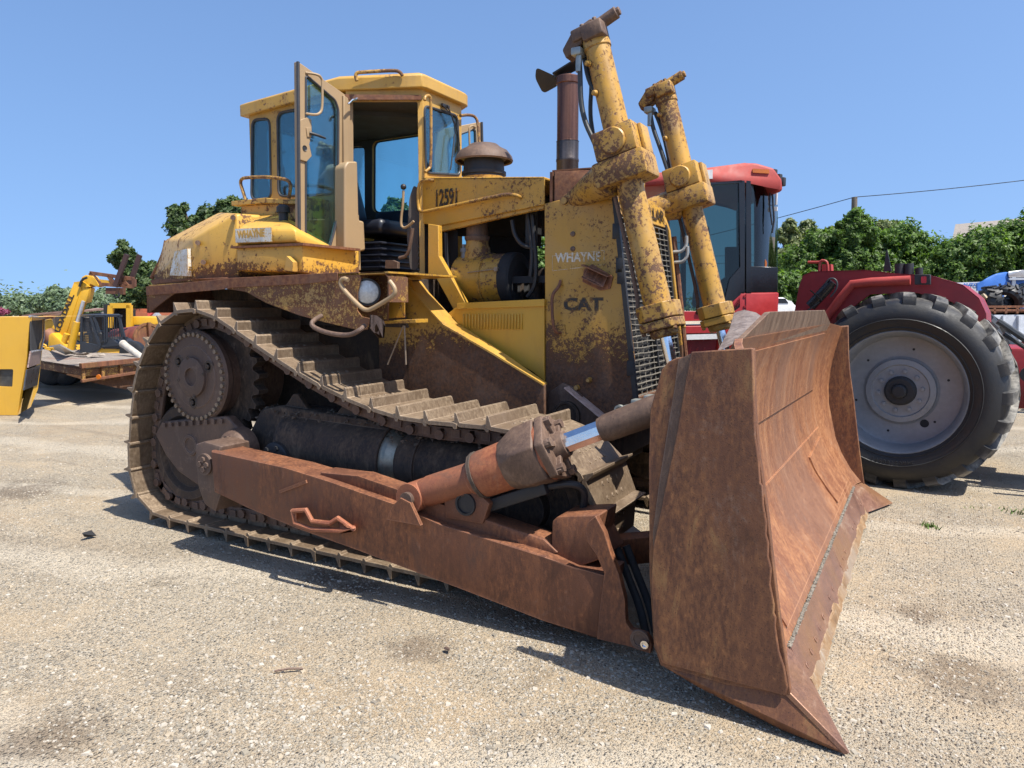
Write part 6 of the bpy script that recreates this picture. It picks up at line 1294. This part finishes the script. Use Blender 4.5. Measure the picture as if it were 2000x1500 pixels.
# loose tyres on a rusty flat rack
def small_tyre(c, axis, R0, w_, label, seed):
    mb = MB(); ax = V(axis).normalized(); mb.lathe(c-ax*w_/2, ax, [(0, R0*.55), (-.01, R0*.8), (.03, R0*.96), (w_/2, R0), (w_-.03, R0*.96), (w_+.01, R0*.8), (w_, R0*.55), (w_*.6, R0*.5), (w_*.4, R0*.5), (0, R0*.55)], 26, cap=False)
    u = ax.orthogonal().normalized(); v_ = ax.cross(u)
    for k in range(13):
        for s_ in (0, 1):
            a = 6.283*(k+.5*s_)/13; f0 = lambda a_, r, t_: c+(u*math.cos(a_)+v_*math.sin(a_))*r+ax*(t_-w_/2)
            e0, e1 = (0, w_*.5) if s_ == 0 else (w_, w_*.5)
            mb.hull([f0(a+da+q*.16, r, e0+(e1-e0)*q) for da in (-.07, .07) for r in (R0*.94, R0*1.08) for q in (0, 1)])
    o = mb.build('tyre', 'tyre', None, ang=40); tag(o, label, 'tyre', 'loose tyres piled on the flatbed'); return o
dt = 14.6
for i, (x, y, ax, l_) in enumerate([(1935, 588, (1, .3, .1), 'loose chevron-tread tyre leftmost in the pile'), (1965, 583, (.3, 1, .6), 'tyre leaning on top of the pile beneath the blue lorry'), (1995, 588, (.2, 1, .3), 'right-hand loose tyre of the pile at the picture edge'), (1950, 596, (0, .2, 1), 'tyre lying flat under the leaning one')]):
    small_tyre(atD(x, y+2, dt+.1*i), ax, .30, .24, l_, i)
mb = MB(); mb.hull([atD(1912+random.uniform(0, 22), 578+random.uniform(-6, 8), dt-.1+random.uniform(-.1, .1)) for _ in range(14)]); tag(mb.build('cardboard_scrap', plain('card', (.45, .36, .24), .8)), 'crumpled tan scrap at the left end of the tyre pile', 'scrap')
fr_ = root('flatbed', 'rusty flatbed rack over a white panelled trailer body at the right edge', 'trailer', V((atD(2000, 600, dt).x, atD(2000, 600, dt).y, 0)))
mb = MB()
for y in (599, 606): mb.beam(*pdd([(1915, y), (2250, y-1)], dt-.4), .04, .04)
for k in range(14): x = 1920+k*22; mb.beam(*pdd([(x, 599), (x, 612)], dt-.4), .04, .04)
mb.prism(pdd([(1910, 606), (2250, 604), (2250, 609), (1910, 611)], dt-.35), FH*2.2); mb.build('rack', 'arm', fr_)
mb = MB(); mb.prism(pdd([(1905, 615), (2250, 614), (2250, 664), (1905, 668)], dt-.4), FH*2.2)
for k in range(9): x = 1930+k*30; mb.beam(*pdd([(x, 616), (x, 666)], dt-.43), .05, .04)
mb.build('side_panel', plain('trailer_white', (.55, .58, .62), .45), fr_)
mb = MB(); mb.prism(pdd([(1905, 668), (2250, 665), (2250, 700), (1905, 705)], dt-.3), FH*2.0); mb.build('chassis', 'red_dark', fr_)
mb = MB(); 
for x in (1990, 2080): p = atD(x, 600, dt); mb.cyl(V((p.x, p.y, .45)), V((p.x, p.y, .45))+FH*.5, .45, n=28)
mb.build('wheel', 'tyre', fr_)
mb = MB()
for k in range(30):
    c = atD(random.uniform(1975, 2060), random.uniform(720, 755), 12.5+random.uniform(-.6, .6)); mb.hull([c+V((random.uniform(-.15, .15), random.uniform(-.15, .15), random.uniform(-.1, .1))) for _ in range(8)])
o = mb.build('scrap_heap', 'iron'); tag(o, 'heap of scrap and debris beyond the tractor wheel', None, kind='stuff')
cr_ = root('parked_car', 'white car, a sliver of it visible between tractor cab and fender', 'car', V((atD(1540, 600, 15).x, atD(1540, 600, 15).y, 0)))
mb = MB(); mb.prism(pdd([(1480, 588), (1500, 580), (1535, 581), (1543, 592), (1556, 595), (1558, 640), (1470, 640)], 15), FH*1.7, bev=.05); mb.build('body', 'white', cr_)
mb = MB(); mb.prism(pdd([(1500, 583), (1534, 583), (1540, 592), (1495, 592)], 14.99), FH*1.72); mb.build('window', 'blackpaint', cr_)
mb = MB(); mb.cyl(*[V((q.x, q.y, .33)) for q in (atD(1545, 600, 14.95), atD(1545, 600, 15.2))], .33); mb.build('wheel', 'tyre', cr_)
# ================================================================ LEFT BACKGROUND
M['jcb'] = paint('loader_yellow', (.62, .34, .02), amt=-.14, dirt=.15, streaks=.06)
M['cowl'] = paint('cowl_yellow', (.64, .36, .04), amt=-.16, sc=5, rust=(.35, .13, .03), rust2=(.45, .2, .04), dirt=.1)
M['jrust'] = rust('fork_rust', (.12, .05, .03), (.22, .09, .045), (.3, .16, .05), sc=10)
dc = 11.8
cw = root('machine_cowl', 'yellow machine bonnet stood on end, its broken dark openings facing right', 'machine cover', V((atD(20, 810, dc).x, atD(20, 810, dc).y, 0)))
mb = MB(); F_ = pdd([(-110, 620), (58, 619), (52, 700), (40, 770), (34, 808), (-110, 822)], dc); F_[-1].z = max(F_[-1].z, .0); F_[-2].z = .0
bot = [V((F_[4].x, F_[4].y, .0))]
plate(mb, F_, [rnd(pdd([(-5, 721), (26, 721), (24, 756), (-5, 755)], dc), .03)], FH*.05)
S_ = [F_[1], atD(84, 622, dc+1.3), atD(83, 680, dc+1.35), atD(74, 750, dc+1.35), V((atD(62, 770, dc+1.0).x, atD(62, 770, dc+1.0).y, 0)), F_[4], F_[3], F_[2]]
def onS(x, y):                                     # point on the receding side
    n_ = (S_[1]-S_[0]).cross(V((0, 0, 1))).normalized(); return atPl(x, y, S_[0], n_)
mb._add([F_[1], onS(84, 622), onS(83, 680), onS(74, 760), onS(60, 795), F_[4], F_[3], F_[2]], [tuple(range(8))])
bk = [p+FH*1.6+RT*.1 for p in F_]
mb._add([F_[0], F_[1], bk[1], bk[0]], [(0, 1, 2, 3)])
cb_ = mb.build('shell', 'cowl', cw)
nS = (S_[1]-S_[0]).cross(V((0, 0, 1))).normalized(); nS = nS if nS.dot(CAM-S_[0]) > 0 else -nS
mb = MB(); mb.prism([onS(x, y)+nS*.01 for x, y in ((59, 627), (82, 625), (81, 660), (70, 684), (60, 684))], -nS*.02); mb.build('broken_opening', 'dark', cb_)
mb = MB(); mb.prism([onS(x, y)+nS*.01 for x, y in ((52, 722), (78, 712), (72, 752), (46, 762))], -nS*.02); mb.build('grille_window', plain('smoked_window', (.03, .032, .036), .3), cb_)
mb = MB(); mb.prism([onS(x, y)+nS*.012 for x, y in ((59, 686), (80, 684), (77, 710), (54, 718))], -nS*.02); mb.build('burnt_patch', plain('burnt_silver', (.22, .15, .13), .5, .3, .6, 14, .3), cb_)
mb = MB(); mb.prism(pdd([(-5, 721), (26, 721), (24, 756), (-5, 755)], dc+.04), FH*.01); mb.build('vent', plain('vent_dark', (.06, .06, .055), .5, 0, .6, 8, .2), cb_)
mb = MB(); mb.tube([F_[1]+V((0, 0, .01)), onS(84, 621)+nS*.01, onS(84, 660)+nS*.01, onS(78, 684)+nS*.01, onS(60, 687)+nS*.01], .018, 8); mb.build('torn_rim', plain('bare_metal', (.4, .4, .42), .35, .6, .3, 20, .2), cb_)
# flatbed trailer
zt = .68
tr_ = root('flatbed_trailer', 'low wooden-decked flatbed trailer with rusty yellow side rail', 'trailer', V((atZ(180, 720, zt).x, atZ(180, 720, zt).y, 0)))
dk = [atZ(40, 698, zt), atZ(165, 717, zt), atZ(305, 706, zt), atZ(310, 680, zt), atZ(60, 672, zt)]
t = NT('old_planks'); st = t.noise(10, 6, .7, (.25, 3.2, 1)); b2 = t.noise(1.2, 5, .7)
c = t.mix(t.step(st, .32, .68), (.10, .075, .06), (.34, .29, .24)); c = t.mix(t.step(b2, .55, .66, 0, .6), c, (.20, .10, .07)); t.set(col=c, rough=.9); t.bump(st, .8, .03); M['planks'] = t.m
mb = MB(); mb.prism(dk, (0, 0, -.05)); mb.build('deck', 'planks', tr_)
mb = MB(); mb.prism([dk[0]+V((0, 0, -.002)), dk[1]+V((0, 0, -.002)), dk[1]+V((0, 0, -.17)), dk[0]+V((0, 0, -.17))], FH*.06)
mb.prism([dk[1]+V((0, 0, -.03)), dk[2]+V((0, 0, -.03)), dk[2]+V((0, 0, -.20)), dk[1]+V((0, 0, -.17))], FH*.06); 
a_, b_ = dk[1], dk[2]
for k in range(5): p = a_.lerp(b_, k/4)+V((0, 0, -.12))-FH*.05; mb.box(p, (.04, .06, .3))
mb.build('side_beam', 'yel_fender', tr_, bev=.005)
mb = MB(); mb.beam(a_-FH*.12+V((0, 0, .03)), b_-FH*.1+V((0, 0, .06)), .08, .09); mb.beam(a_-FH*.12+V((0, 0, -.24)), b_-FH*.1+V((0, 0, -.16)), .05, .05); mb.build('rail', 'jrust', tr_, bev=.005)
mb = MB(); mb.lathe(atD(193, 736, (a_-CAM).dot(FH)-.16), -FH, [(0, .045), (.02, .04), (.02, .001)], 16); mb.build('reflector', 'amber', tr_)
mb = MB(); cp = [dk[0]+V((0, 0, -.17))+FH*.3, dk[1]+V((0, 0, -.17))+FH*.3, dk[2]+V((0, 0, -.2))+FH*.3, dk[2]+V((0, 0, -.50))+FH*.3, dk[1].lerp(dk[2], .4)+V((0, 0, -.50))+FH*.3, dk[1]+V((0, 0, -.32))+FH*.3]; mb.prism(cp, FH*.15); mb.prism([p+FH*1.6 for p in cp], FH*.15); mb.build('chassis_beam', 'yel_side', tr_)
for i, x in enumerate((85, 115)):
    p = atZ(x, 755, 0); c = V((p.x, p.y, .34))+FH*.2; mb = MB(); mb.lathe(c, FH, [(0, .1), (0, .26), (.02, .33), (.12, .345), (.24, .33), (.26, .26), (.26, .1)], 28); mb.build('wheel', 'tyre', tr_)
# skid-steer loader standing behind the trailer
ds = 17.2; sk = root('skid_steer', 'small yellow skid-steer loader with a black mesh cage beside the trailer deck', 'loader', V((atD(195, 600, ds).x, atD(195, 600, ds).y, 0)))
M['cage'] = plain('cage_black', (.018, .022, .03), .5)
mb = MB(); mb.prism(pdd([(165, 706), (200, 678), (246, 683), (240, 708)], ds), FH*1.3, bev=.03); mb.prism(pdd([(160, 700), (242, 700), (235, 730), (165, 730)], ds+.1), FH*1.1); mb.build('body', 'jcb', sk)
mb = MB(); mb.prism(pdd([(158, 667), (177, 671), (196, 676), (194, 682), (166, 693), (158, 688)], ds-.05), FH*.05); mb.prism(pdd([(200, 676), (206, 664), (220, 663), (240, 678), (238, 681), (200, 681)], ds-.02), FH*.8); mb.build('side_guard', 'cage', sk)
mb = MB()
for pts in ([(160, 616), (159, 690)], [(177, 618), (196, 680)], [(158, 617), (238, 617)], [(206, 617), (206, 668)], [(208, 617), (208, 668)], [(232, 617), (246, 672)], [(200, 676), (246, 672)], [(232, 660), (250, 660)], [(184, 617), (194, 650)]):
    mb.beam(*pdd(pts, ds-.02), .05, .05)
for pts in ([(160, 616), (159, 690)], [(232, 617), (240, 672)], [(158, 617), (238, 617)]): mb.beam(*pdd(pts, ds+1.0), .04, .04)
mb.prism([atD(158, 615, ds), atD(236, 615, ds), atD(232, 613, ds+1.1), atD(166, 613, ds+1.1)], (0, 0, -.04))
cg = mb.build('cage', 'cage', sk)
mb = MB()
for k in range(9): x = 161+k*2.1; mb.beam(*pdd([(x, 620), (x+2, 668)], ds), .012, .012)
for k in range(15): y = 621+k*3.3; mb.beam(*pdd([(160, y), (181, y)], ds), .012, .012)
for k in range(9): x = 200+k*4.6; mb.beam(*pdd([(x, 619), (x+1.5, 664)], ds+.02), .015, .015)
mb.build('mesh', 'cage', cg)
mb = MB(); p = atD(255, 690, ds-.2); mb.lathe(p, FH, [(0, .1), (0, .22), (.03, .28), (.2, .28), (.23, .22)], 24); mb.lathe(atD(250, 712, ds), FH, [(0, .1), (0, .22), (.03, .28), (.2, .28), (.23, .22)], 24); mb.build('wheel', 'tyre', sk)
# telehandler boom
dj = 18.5; jb = root('telehandler', 'yellow telescopic handler with its lifting arm raised and rusty pallet forks', 'telehandler', V((atD(120, 600, dj).x, atD(120, 600, dj).y, 0)))
mb = MB(); mb.prism(pdd([(101, 662), (144, 552), (160, 558), (124, 668)], dj), FH*.3, bev=.01); mb.prism(pdd([(124, 668), (160, 558), (175, 563), (168, 590), (157, 592), (132, 672)], dj+.02), FH*.26, bev=.01); mb.prism(pdd([(143, 551), (160, 549), (175, 560), (160, 562)], dj), FH*.3); arm_ = mb.build('lifting_arm', 'jcb', jb)
u0, u1 = atD(111, 652, dj-.012), atD(143, 577, dj-.012); text('lettering', 'LOADALL', 'ink', atD(115, 651, dj-.006), (atD(146, 574, dj)-atD(115, 651, dj)), -(RT*.9)+V((0, 0, .35)), .17, arm_, fit=(u1-u0).length*.98, depth=.004, bold=.008)
mb = MB(); mb.prism(pdd([(158, 560), (157, 549), (160, 541), (167, 537), (181, 539), (186, 545), (193, 556), (192, 561), (181, 557), (176, 553), (172, 562)], dj+.05), FH*.2, bev=.01); mb.prism(pdd([(180, 544), (213, 548), (216, 556), (190, 560)], dj+.08), FH*.2); mb.build('boom_head', 'jcb', arm_)
mb = MB(); mb.prism(pdd([(94, 676), (95, 655), (101, 650), (142, 690), (138, 694), (94, 684)], dj-.3), FH*.9, bev=.01); mb.prism(pdd([(120, 655), (160, 655), (160, 672), (130, 672)], dj+.6), FH*.3); mb.hull(pdd([(80, 690), (250, 690), (250, 720), (80, 720)], dj+.2)+pdd([(80, 690), (250, 690), (250, 720), (80, 720)], dj+1.5)); mb.build('chassis', 'jcb', jb)
mb = MB(); mb.cyl(*pdd([(137, 686), (151, 629)], dj-.25), .085, n=16); mb.cyl(*pdd([(122, 674), (131, 652)], dj-.2), .07, n=16); cy_ = mb.build('lift_ram', 'jcb', jb)
mb = MB(); mb.cyl(*pdd([(150, 632), (163, 588)], dj-.25), .04, n=14); mb.build('ram_rod', 'silver', cy_)
mb = MB()
for a, b in (((176, 533), (262, 545)), ((195, 555), (262, 560)), ((176, 533), (195, 555)), ((212, 538), (224, 556)), ((236, 541), (250, 558)), ((248, 543), (232, 557)), ((262, 545), (262, 560)), ((177, 540), (197, 553))): mb.beam(*pdd((a, b), dj+.1), .07, .09)
mb.prism(pdd([(206, 562), (234, 562), (233, 575), (206, 574)], dj+.1), FH*.3); cg_ = mb.build('fork_carriage', 'jrust', jb, bev=.004)
for a, b, l_ in (((225, 560), (248, 497), 0), ((252, 561), (273, 498), 1)):
    mb = MB(); p, q = pdd((a, b), dj-.1+.5*l_); mb.beam(p, q, .09, .10); mb.build('fork', plain('fork_dark_red', (.05, .022, .02), .6), cg_)
mb = MB(); mb.tube(pdd([(222, 575), (226, 581), (232, 580), (233, 572)], dj), .02, 6, smooth=1); mb.tube(pdd([(155, 560), (160, 546), (170, 542)], dj-.05), .03, 6, smooth=1); mb.build('hose', 'black', arm_)
for x in (110, 215):
    p = atD(x, 600, dj+.1); mb = MB(); mb.lathe(V((p.x, p.y, .5)), FH, [(0, .2), (0, .45), (.05, .5), (.35, .5), (.4, .4)], 26); mb.build('wheel', 'tyre', jb)
# wrecked yellow machine with an open cab
dw = 24; wk = root('wrecked_loader', 'stripped yellow machine with an open dark cab frame behind the black cage', 'machine', V((atD(250, 600, dw).x, atD(250, 600, dw).y, 0)))
mb = MB(); mb.prism(pdd([(255, 618), (303, 620), (318, 624), (318, 632), (300, 632), (300, 652), (320, 654), (320, 662), (255, 650)], dw), FH*1.4, bev=.03); mb.prism(pdd([(130, 650), (255, 650), (320, 660), (320, 685), (130, 680)], dw+.2), FH*1.2, bev=.03); mb.build('body', 'jcb', wk)
mb = MB()
for pts in ([(217, 597), (255, 597)], [(253, 596), (253, 650)], [(217, 597), (214, 640)]): mb.beam(*pdd(pts, dw-.1), .12, .16)
for pts in ([(253, 596), (253, 650)], [(217, 597), (214, 640)]): mb.beam(*pdd(pts, dw+1.2), .12, .12)
mb.prism([atD(214, 594, dw-.1), atD(256, 594, dw-.1), atD(256, 592, dw+1.3), atD(214, 592, dw+1.3)], (0, 0, -.1)); mb.build('cab_frame', 'jcb', wk)
mb = MB(); mb.prism(pdd([(222, 604), (250, 604), (250, 650), (214, 650)], dw+.4), FH*.5); mb.prism(pdd([(202, 594), (217, 594), (213, 602), (204, 640), (208, 650), (203, 650), (202, 600)], dw-.1), FH*1); mb.hull(pdd([(262, 634), (298, 634), (298, 650), (262, 648)], dw-.05)+pdd([(262, 634), (298, 634)], dw+.5)); mb.build('cab_interior', 'dark', wk)
p = atD(290, 600, dw); mb = MB(); mb.lathe(V((p.x, p.y, .5)), FH, [(0, .2), (0, .45), (.05, .5), (.35, .5)], 20); p = atD(180, 600, dw); mb.lathe(V((p.x, p.y, .5)), FH, [(0, .2), (0, .45), (.05, .5), (.35, .5)], 20); mb.build('wheel', 'tyre', wk)
# rusty drum
dr = 19.5; a, b = atD(222, 668, dr), atD(290, 664, dr-.6); mb = MB(); mb.lathe(a, (b-a), [(0, .05), (.05, .30), (.15, .34), ((b-a).length-.04, .40), ((b-a).length, .40), ((b-a).length, .001)], 36)
td = root('drum', 'big rust-red steel drum lying on its side behind the trailer', 'drum', V((a.x, a.y, 0)))
mb.build('shell', rust('drum_red', (.16, .035, .025), (.28, .07, .045), (.2, .09, .05), sc=5), td)
mb = MB(); ax_ = (b-a).normalized(); mb.lathe(b-ax_*.02, ax_, [(0, .44), (.05, .44), (.05, .38), (.03, .37), (.03, .001)], 36); mb.beam(b+V((0, 0, .45))+ax_*.05, b-V((0, 0, .5))+ax_*.05, .06, .08); mb.beam(b+V((-.3, 0, -.5)), b+V((.4, 0, -.45)), .08, .08); mb.box(V((b.x, b.y, .2)), (.5, .5, .4)); mb.box(V((a.x+.3, a.y, .25)), (.3, .4, .5)); mb.build('end_frame', 'jrust', td)
mb = MB(); a, b = atD(241, 672, 16.2), atD(286, 706, 15.4); mb.cyl(a, b, .075, n=18); mb.cyl(a-(b-a)*.02, a+(b-a)*.03, .085, n=18); tag(mb.build('pipe', plain('pipe_white', (.5, .45, .38), .6, 0, .3, 8)), 'white plastic pipe leaning from the yellow loader onto the trailer deck', 'pipe')
mb = MB(); mb.prism([atZ(96, 678, .75), atZ(118, 675, 1.0), atZ(146, 690, .72), atZ(128, 693, .70)], (0, 0, .03)); tag(mb.build('board', plain('cream_board', (.6, .55, .45), .7)), 'cream board lying on the trailer deck below the lifting arm', 'board')
random.seed(8)
mb = MB()
for k in range(7):
    c = atZ(150+k*7, 692+random.uniform(-2, 2), .74); mb.hull([c+V((random.uniform(-.16, .16), random.uniform(-.1, .1), random.uniform(-.04, .05))) for _ in range(9)])
o = mb.build('scrap_pieces', plain('scrap_mix', (.3, .25, .2), .8, 0, .8, 4)); tag(o, 'small scrap strewn along the trailer deck', None, kind='stuff')
mb = MB(); mb.tube([atD(84, 672, 15.5), atD(92, 676, 15.5), atD(86, 680, 15.5), atD(100, 684, 15.5)], .02, 6, smooth=2); mb.tube([atD(82, 676, 15.5), atD(96, 681, 15.5), atD(104, 680, 15.5)], .02, 6, smooth=2); tag(mb.build('strap', 'jcb'), 'tangled yellow strap on the trailer deck beside the bonnet', 'strap')
# small yellow engine block behind the bonnet and rusty roofs
de = 20; eg = root('engine_block', 'yellow engine lump with rusty pipes between the bonnet and lifting arm', 'engine', V((atD(93, 600, de).x, atD(93, 600, de).y, 0)))
mb = MB(); mb.hull(pdd([(86, 625), (102, 622), (108, 645), (88, 652)], de)+pdd([(86, 625), (102, 622), (108, 645), (88, 652)], de+.8), .05); mb.hull([V((p.x, p.y, 0)) for p in pdd([(84, 600), (112, 600)], de)+pdd([(84, 600), (112, 600)], de+.8)]+pdd([(84, 650), (112, 650)], de)); mb.build('block', 'jcb', eg)
mb = MB(); mb.cyl(*pdd([(86, 619), (106, 618)], de-.05), .05); mb.cyl(*pdd([(90, 652), (108, 668)], de-.1), .22, n=20); mb.build('pipe', 'jrust', eg)
def shed(label, roof_px, d, depth, mat, wall_bottom=0, name='shed'):
    r = root(name, label, 'shed', V((atD(roof_px[0][0], 600, d).x, atD(roof_px[0][0], 600, d).y, 0)), 'low sheds behind the scrap machines')
    q = pdd(roof_px, d); mb = MB(); n_ = len(q)
    mb.prism([q[0], q[1], q[2]+FH*depth, q[3]+FH*depth], (0, 0, -.08)); mb.build('roof', mat, r)
    mb = MB(); a, b = q[0], q[1]
    mb.prism([V((a.x, a.y, a.z-.1)), V((b.x, b.y, b.z-.1)), V((b.x, b.y, 0)), V((a.x, a.y, 0))], FH*.1); mb.prism([V((a.x, a.y, a.z-.1))+FH*depth, V((b.x, b.y, b.z-.1))+FH*depth, V((b.x, b.y, 0))+FH*depth, V((a.x, a.y, 0))+FH*depth], FH*.1)
    for k in (.0, .33, .66, 1): c = a.lerp(b, k); mb.beam(V((c.x, c.y, 0))-FH*.05, V((c.x, c.y, c.z-.1))-FH*.05, .12, .12)
    mb.build('wall', plain('shed_wall', (.06, .05, .045), .9), r); return r
M['sheet_brown'] = plain('rusty_sheet', (.22, .13, .10), .7, 0, .3, 4)
shed('brown sheet-roofed shed left of the lifting arm', [(70, 620), (122, 610), (122, 602), (90, 602)], 34, 4, 'sheet_brown')
shed('small rusty shed with a peaked brown roof farther left', [(42, 616), (66, 612), (72, 606), (50, 610)], 36, 3, 'sheet_brown')
shed('grey-roofed shed behind the lifting arm', [(150, 618), (180, 616), (172, 606), (150, 604)], 36, 4, plain('sheet_grey', (.12, .12, .13), .7) and 'shingle')
shed('dark flat-roofed shed right of the wrecked cab', [(256, 606), (300, 608), (300, 598), (258, 596)], 40, 5, 'blackpaint')
for i, (x0, x1, y0, y1, l_) in enumerate([(255, 300, 603, 611, 'orange container under the dark shed roof'), (258, 312, 611, 618, 'faded orange container in front of the first')]):
    q = pdd([(x0, y0), (x1, y0), (x1, y1+10), (x0, y1+10)], 33-i); q[2].z = q[3].z = 0; mb = MB(); mb.prism(q, FH*2); tag(mb.build('container', plain('container_orange%d' % i, (.42, .12, .05), .6, 0, .2, 5)), l_, 'container', 'orange containers by the dark shed')
rs = random.Random(5)
for i, (x, l_) in enumerate([(296, 'red and white scrap piece beside the fender flap'), (304, 'grey scrap piece between orange containers and fender')]):
    mb = MB(); c = atD(x, 614, 28); mb.hull([c+V((rs.uniform(-.2, .2), rs.uniform(-.2, .2), rs.uniform(-.2, .2))) for _ in range(8)]); mb.cyl(V((c.x, c.y, 0)), c, .05); tag(mb.build('scrap_part', ['red_pale', 'silver'][i]), l_, 'scrap')
# red and tan bits glimpsed through the engine bay are the tractor behind
S.cycles.max_bounces = 8; S.cycles.transparent_max_bounces = 12
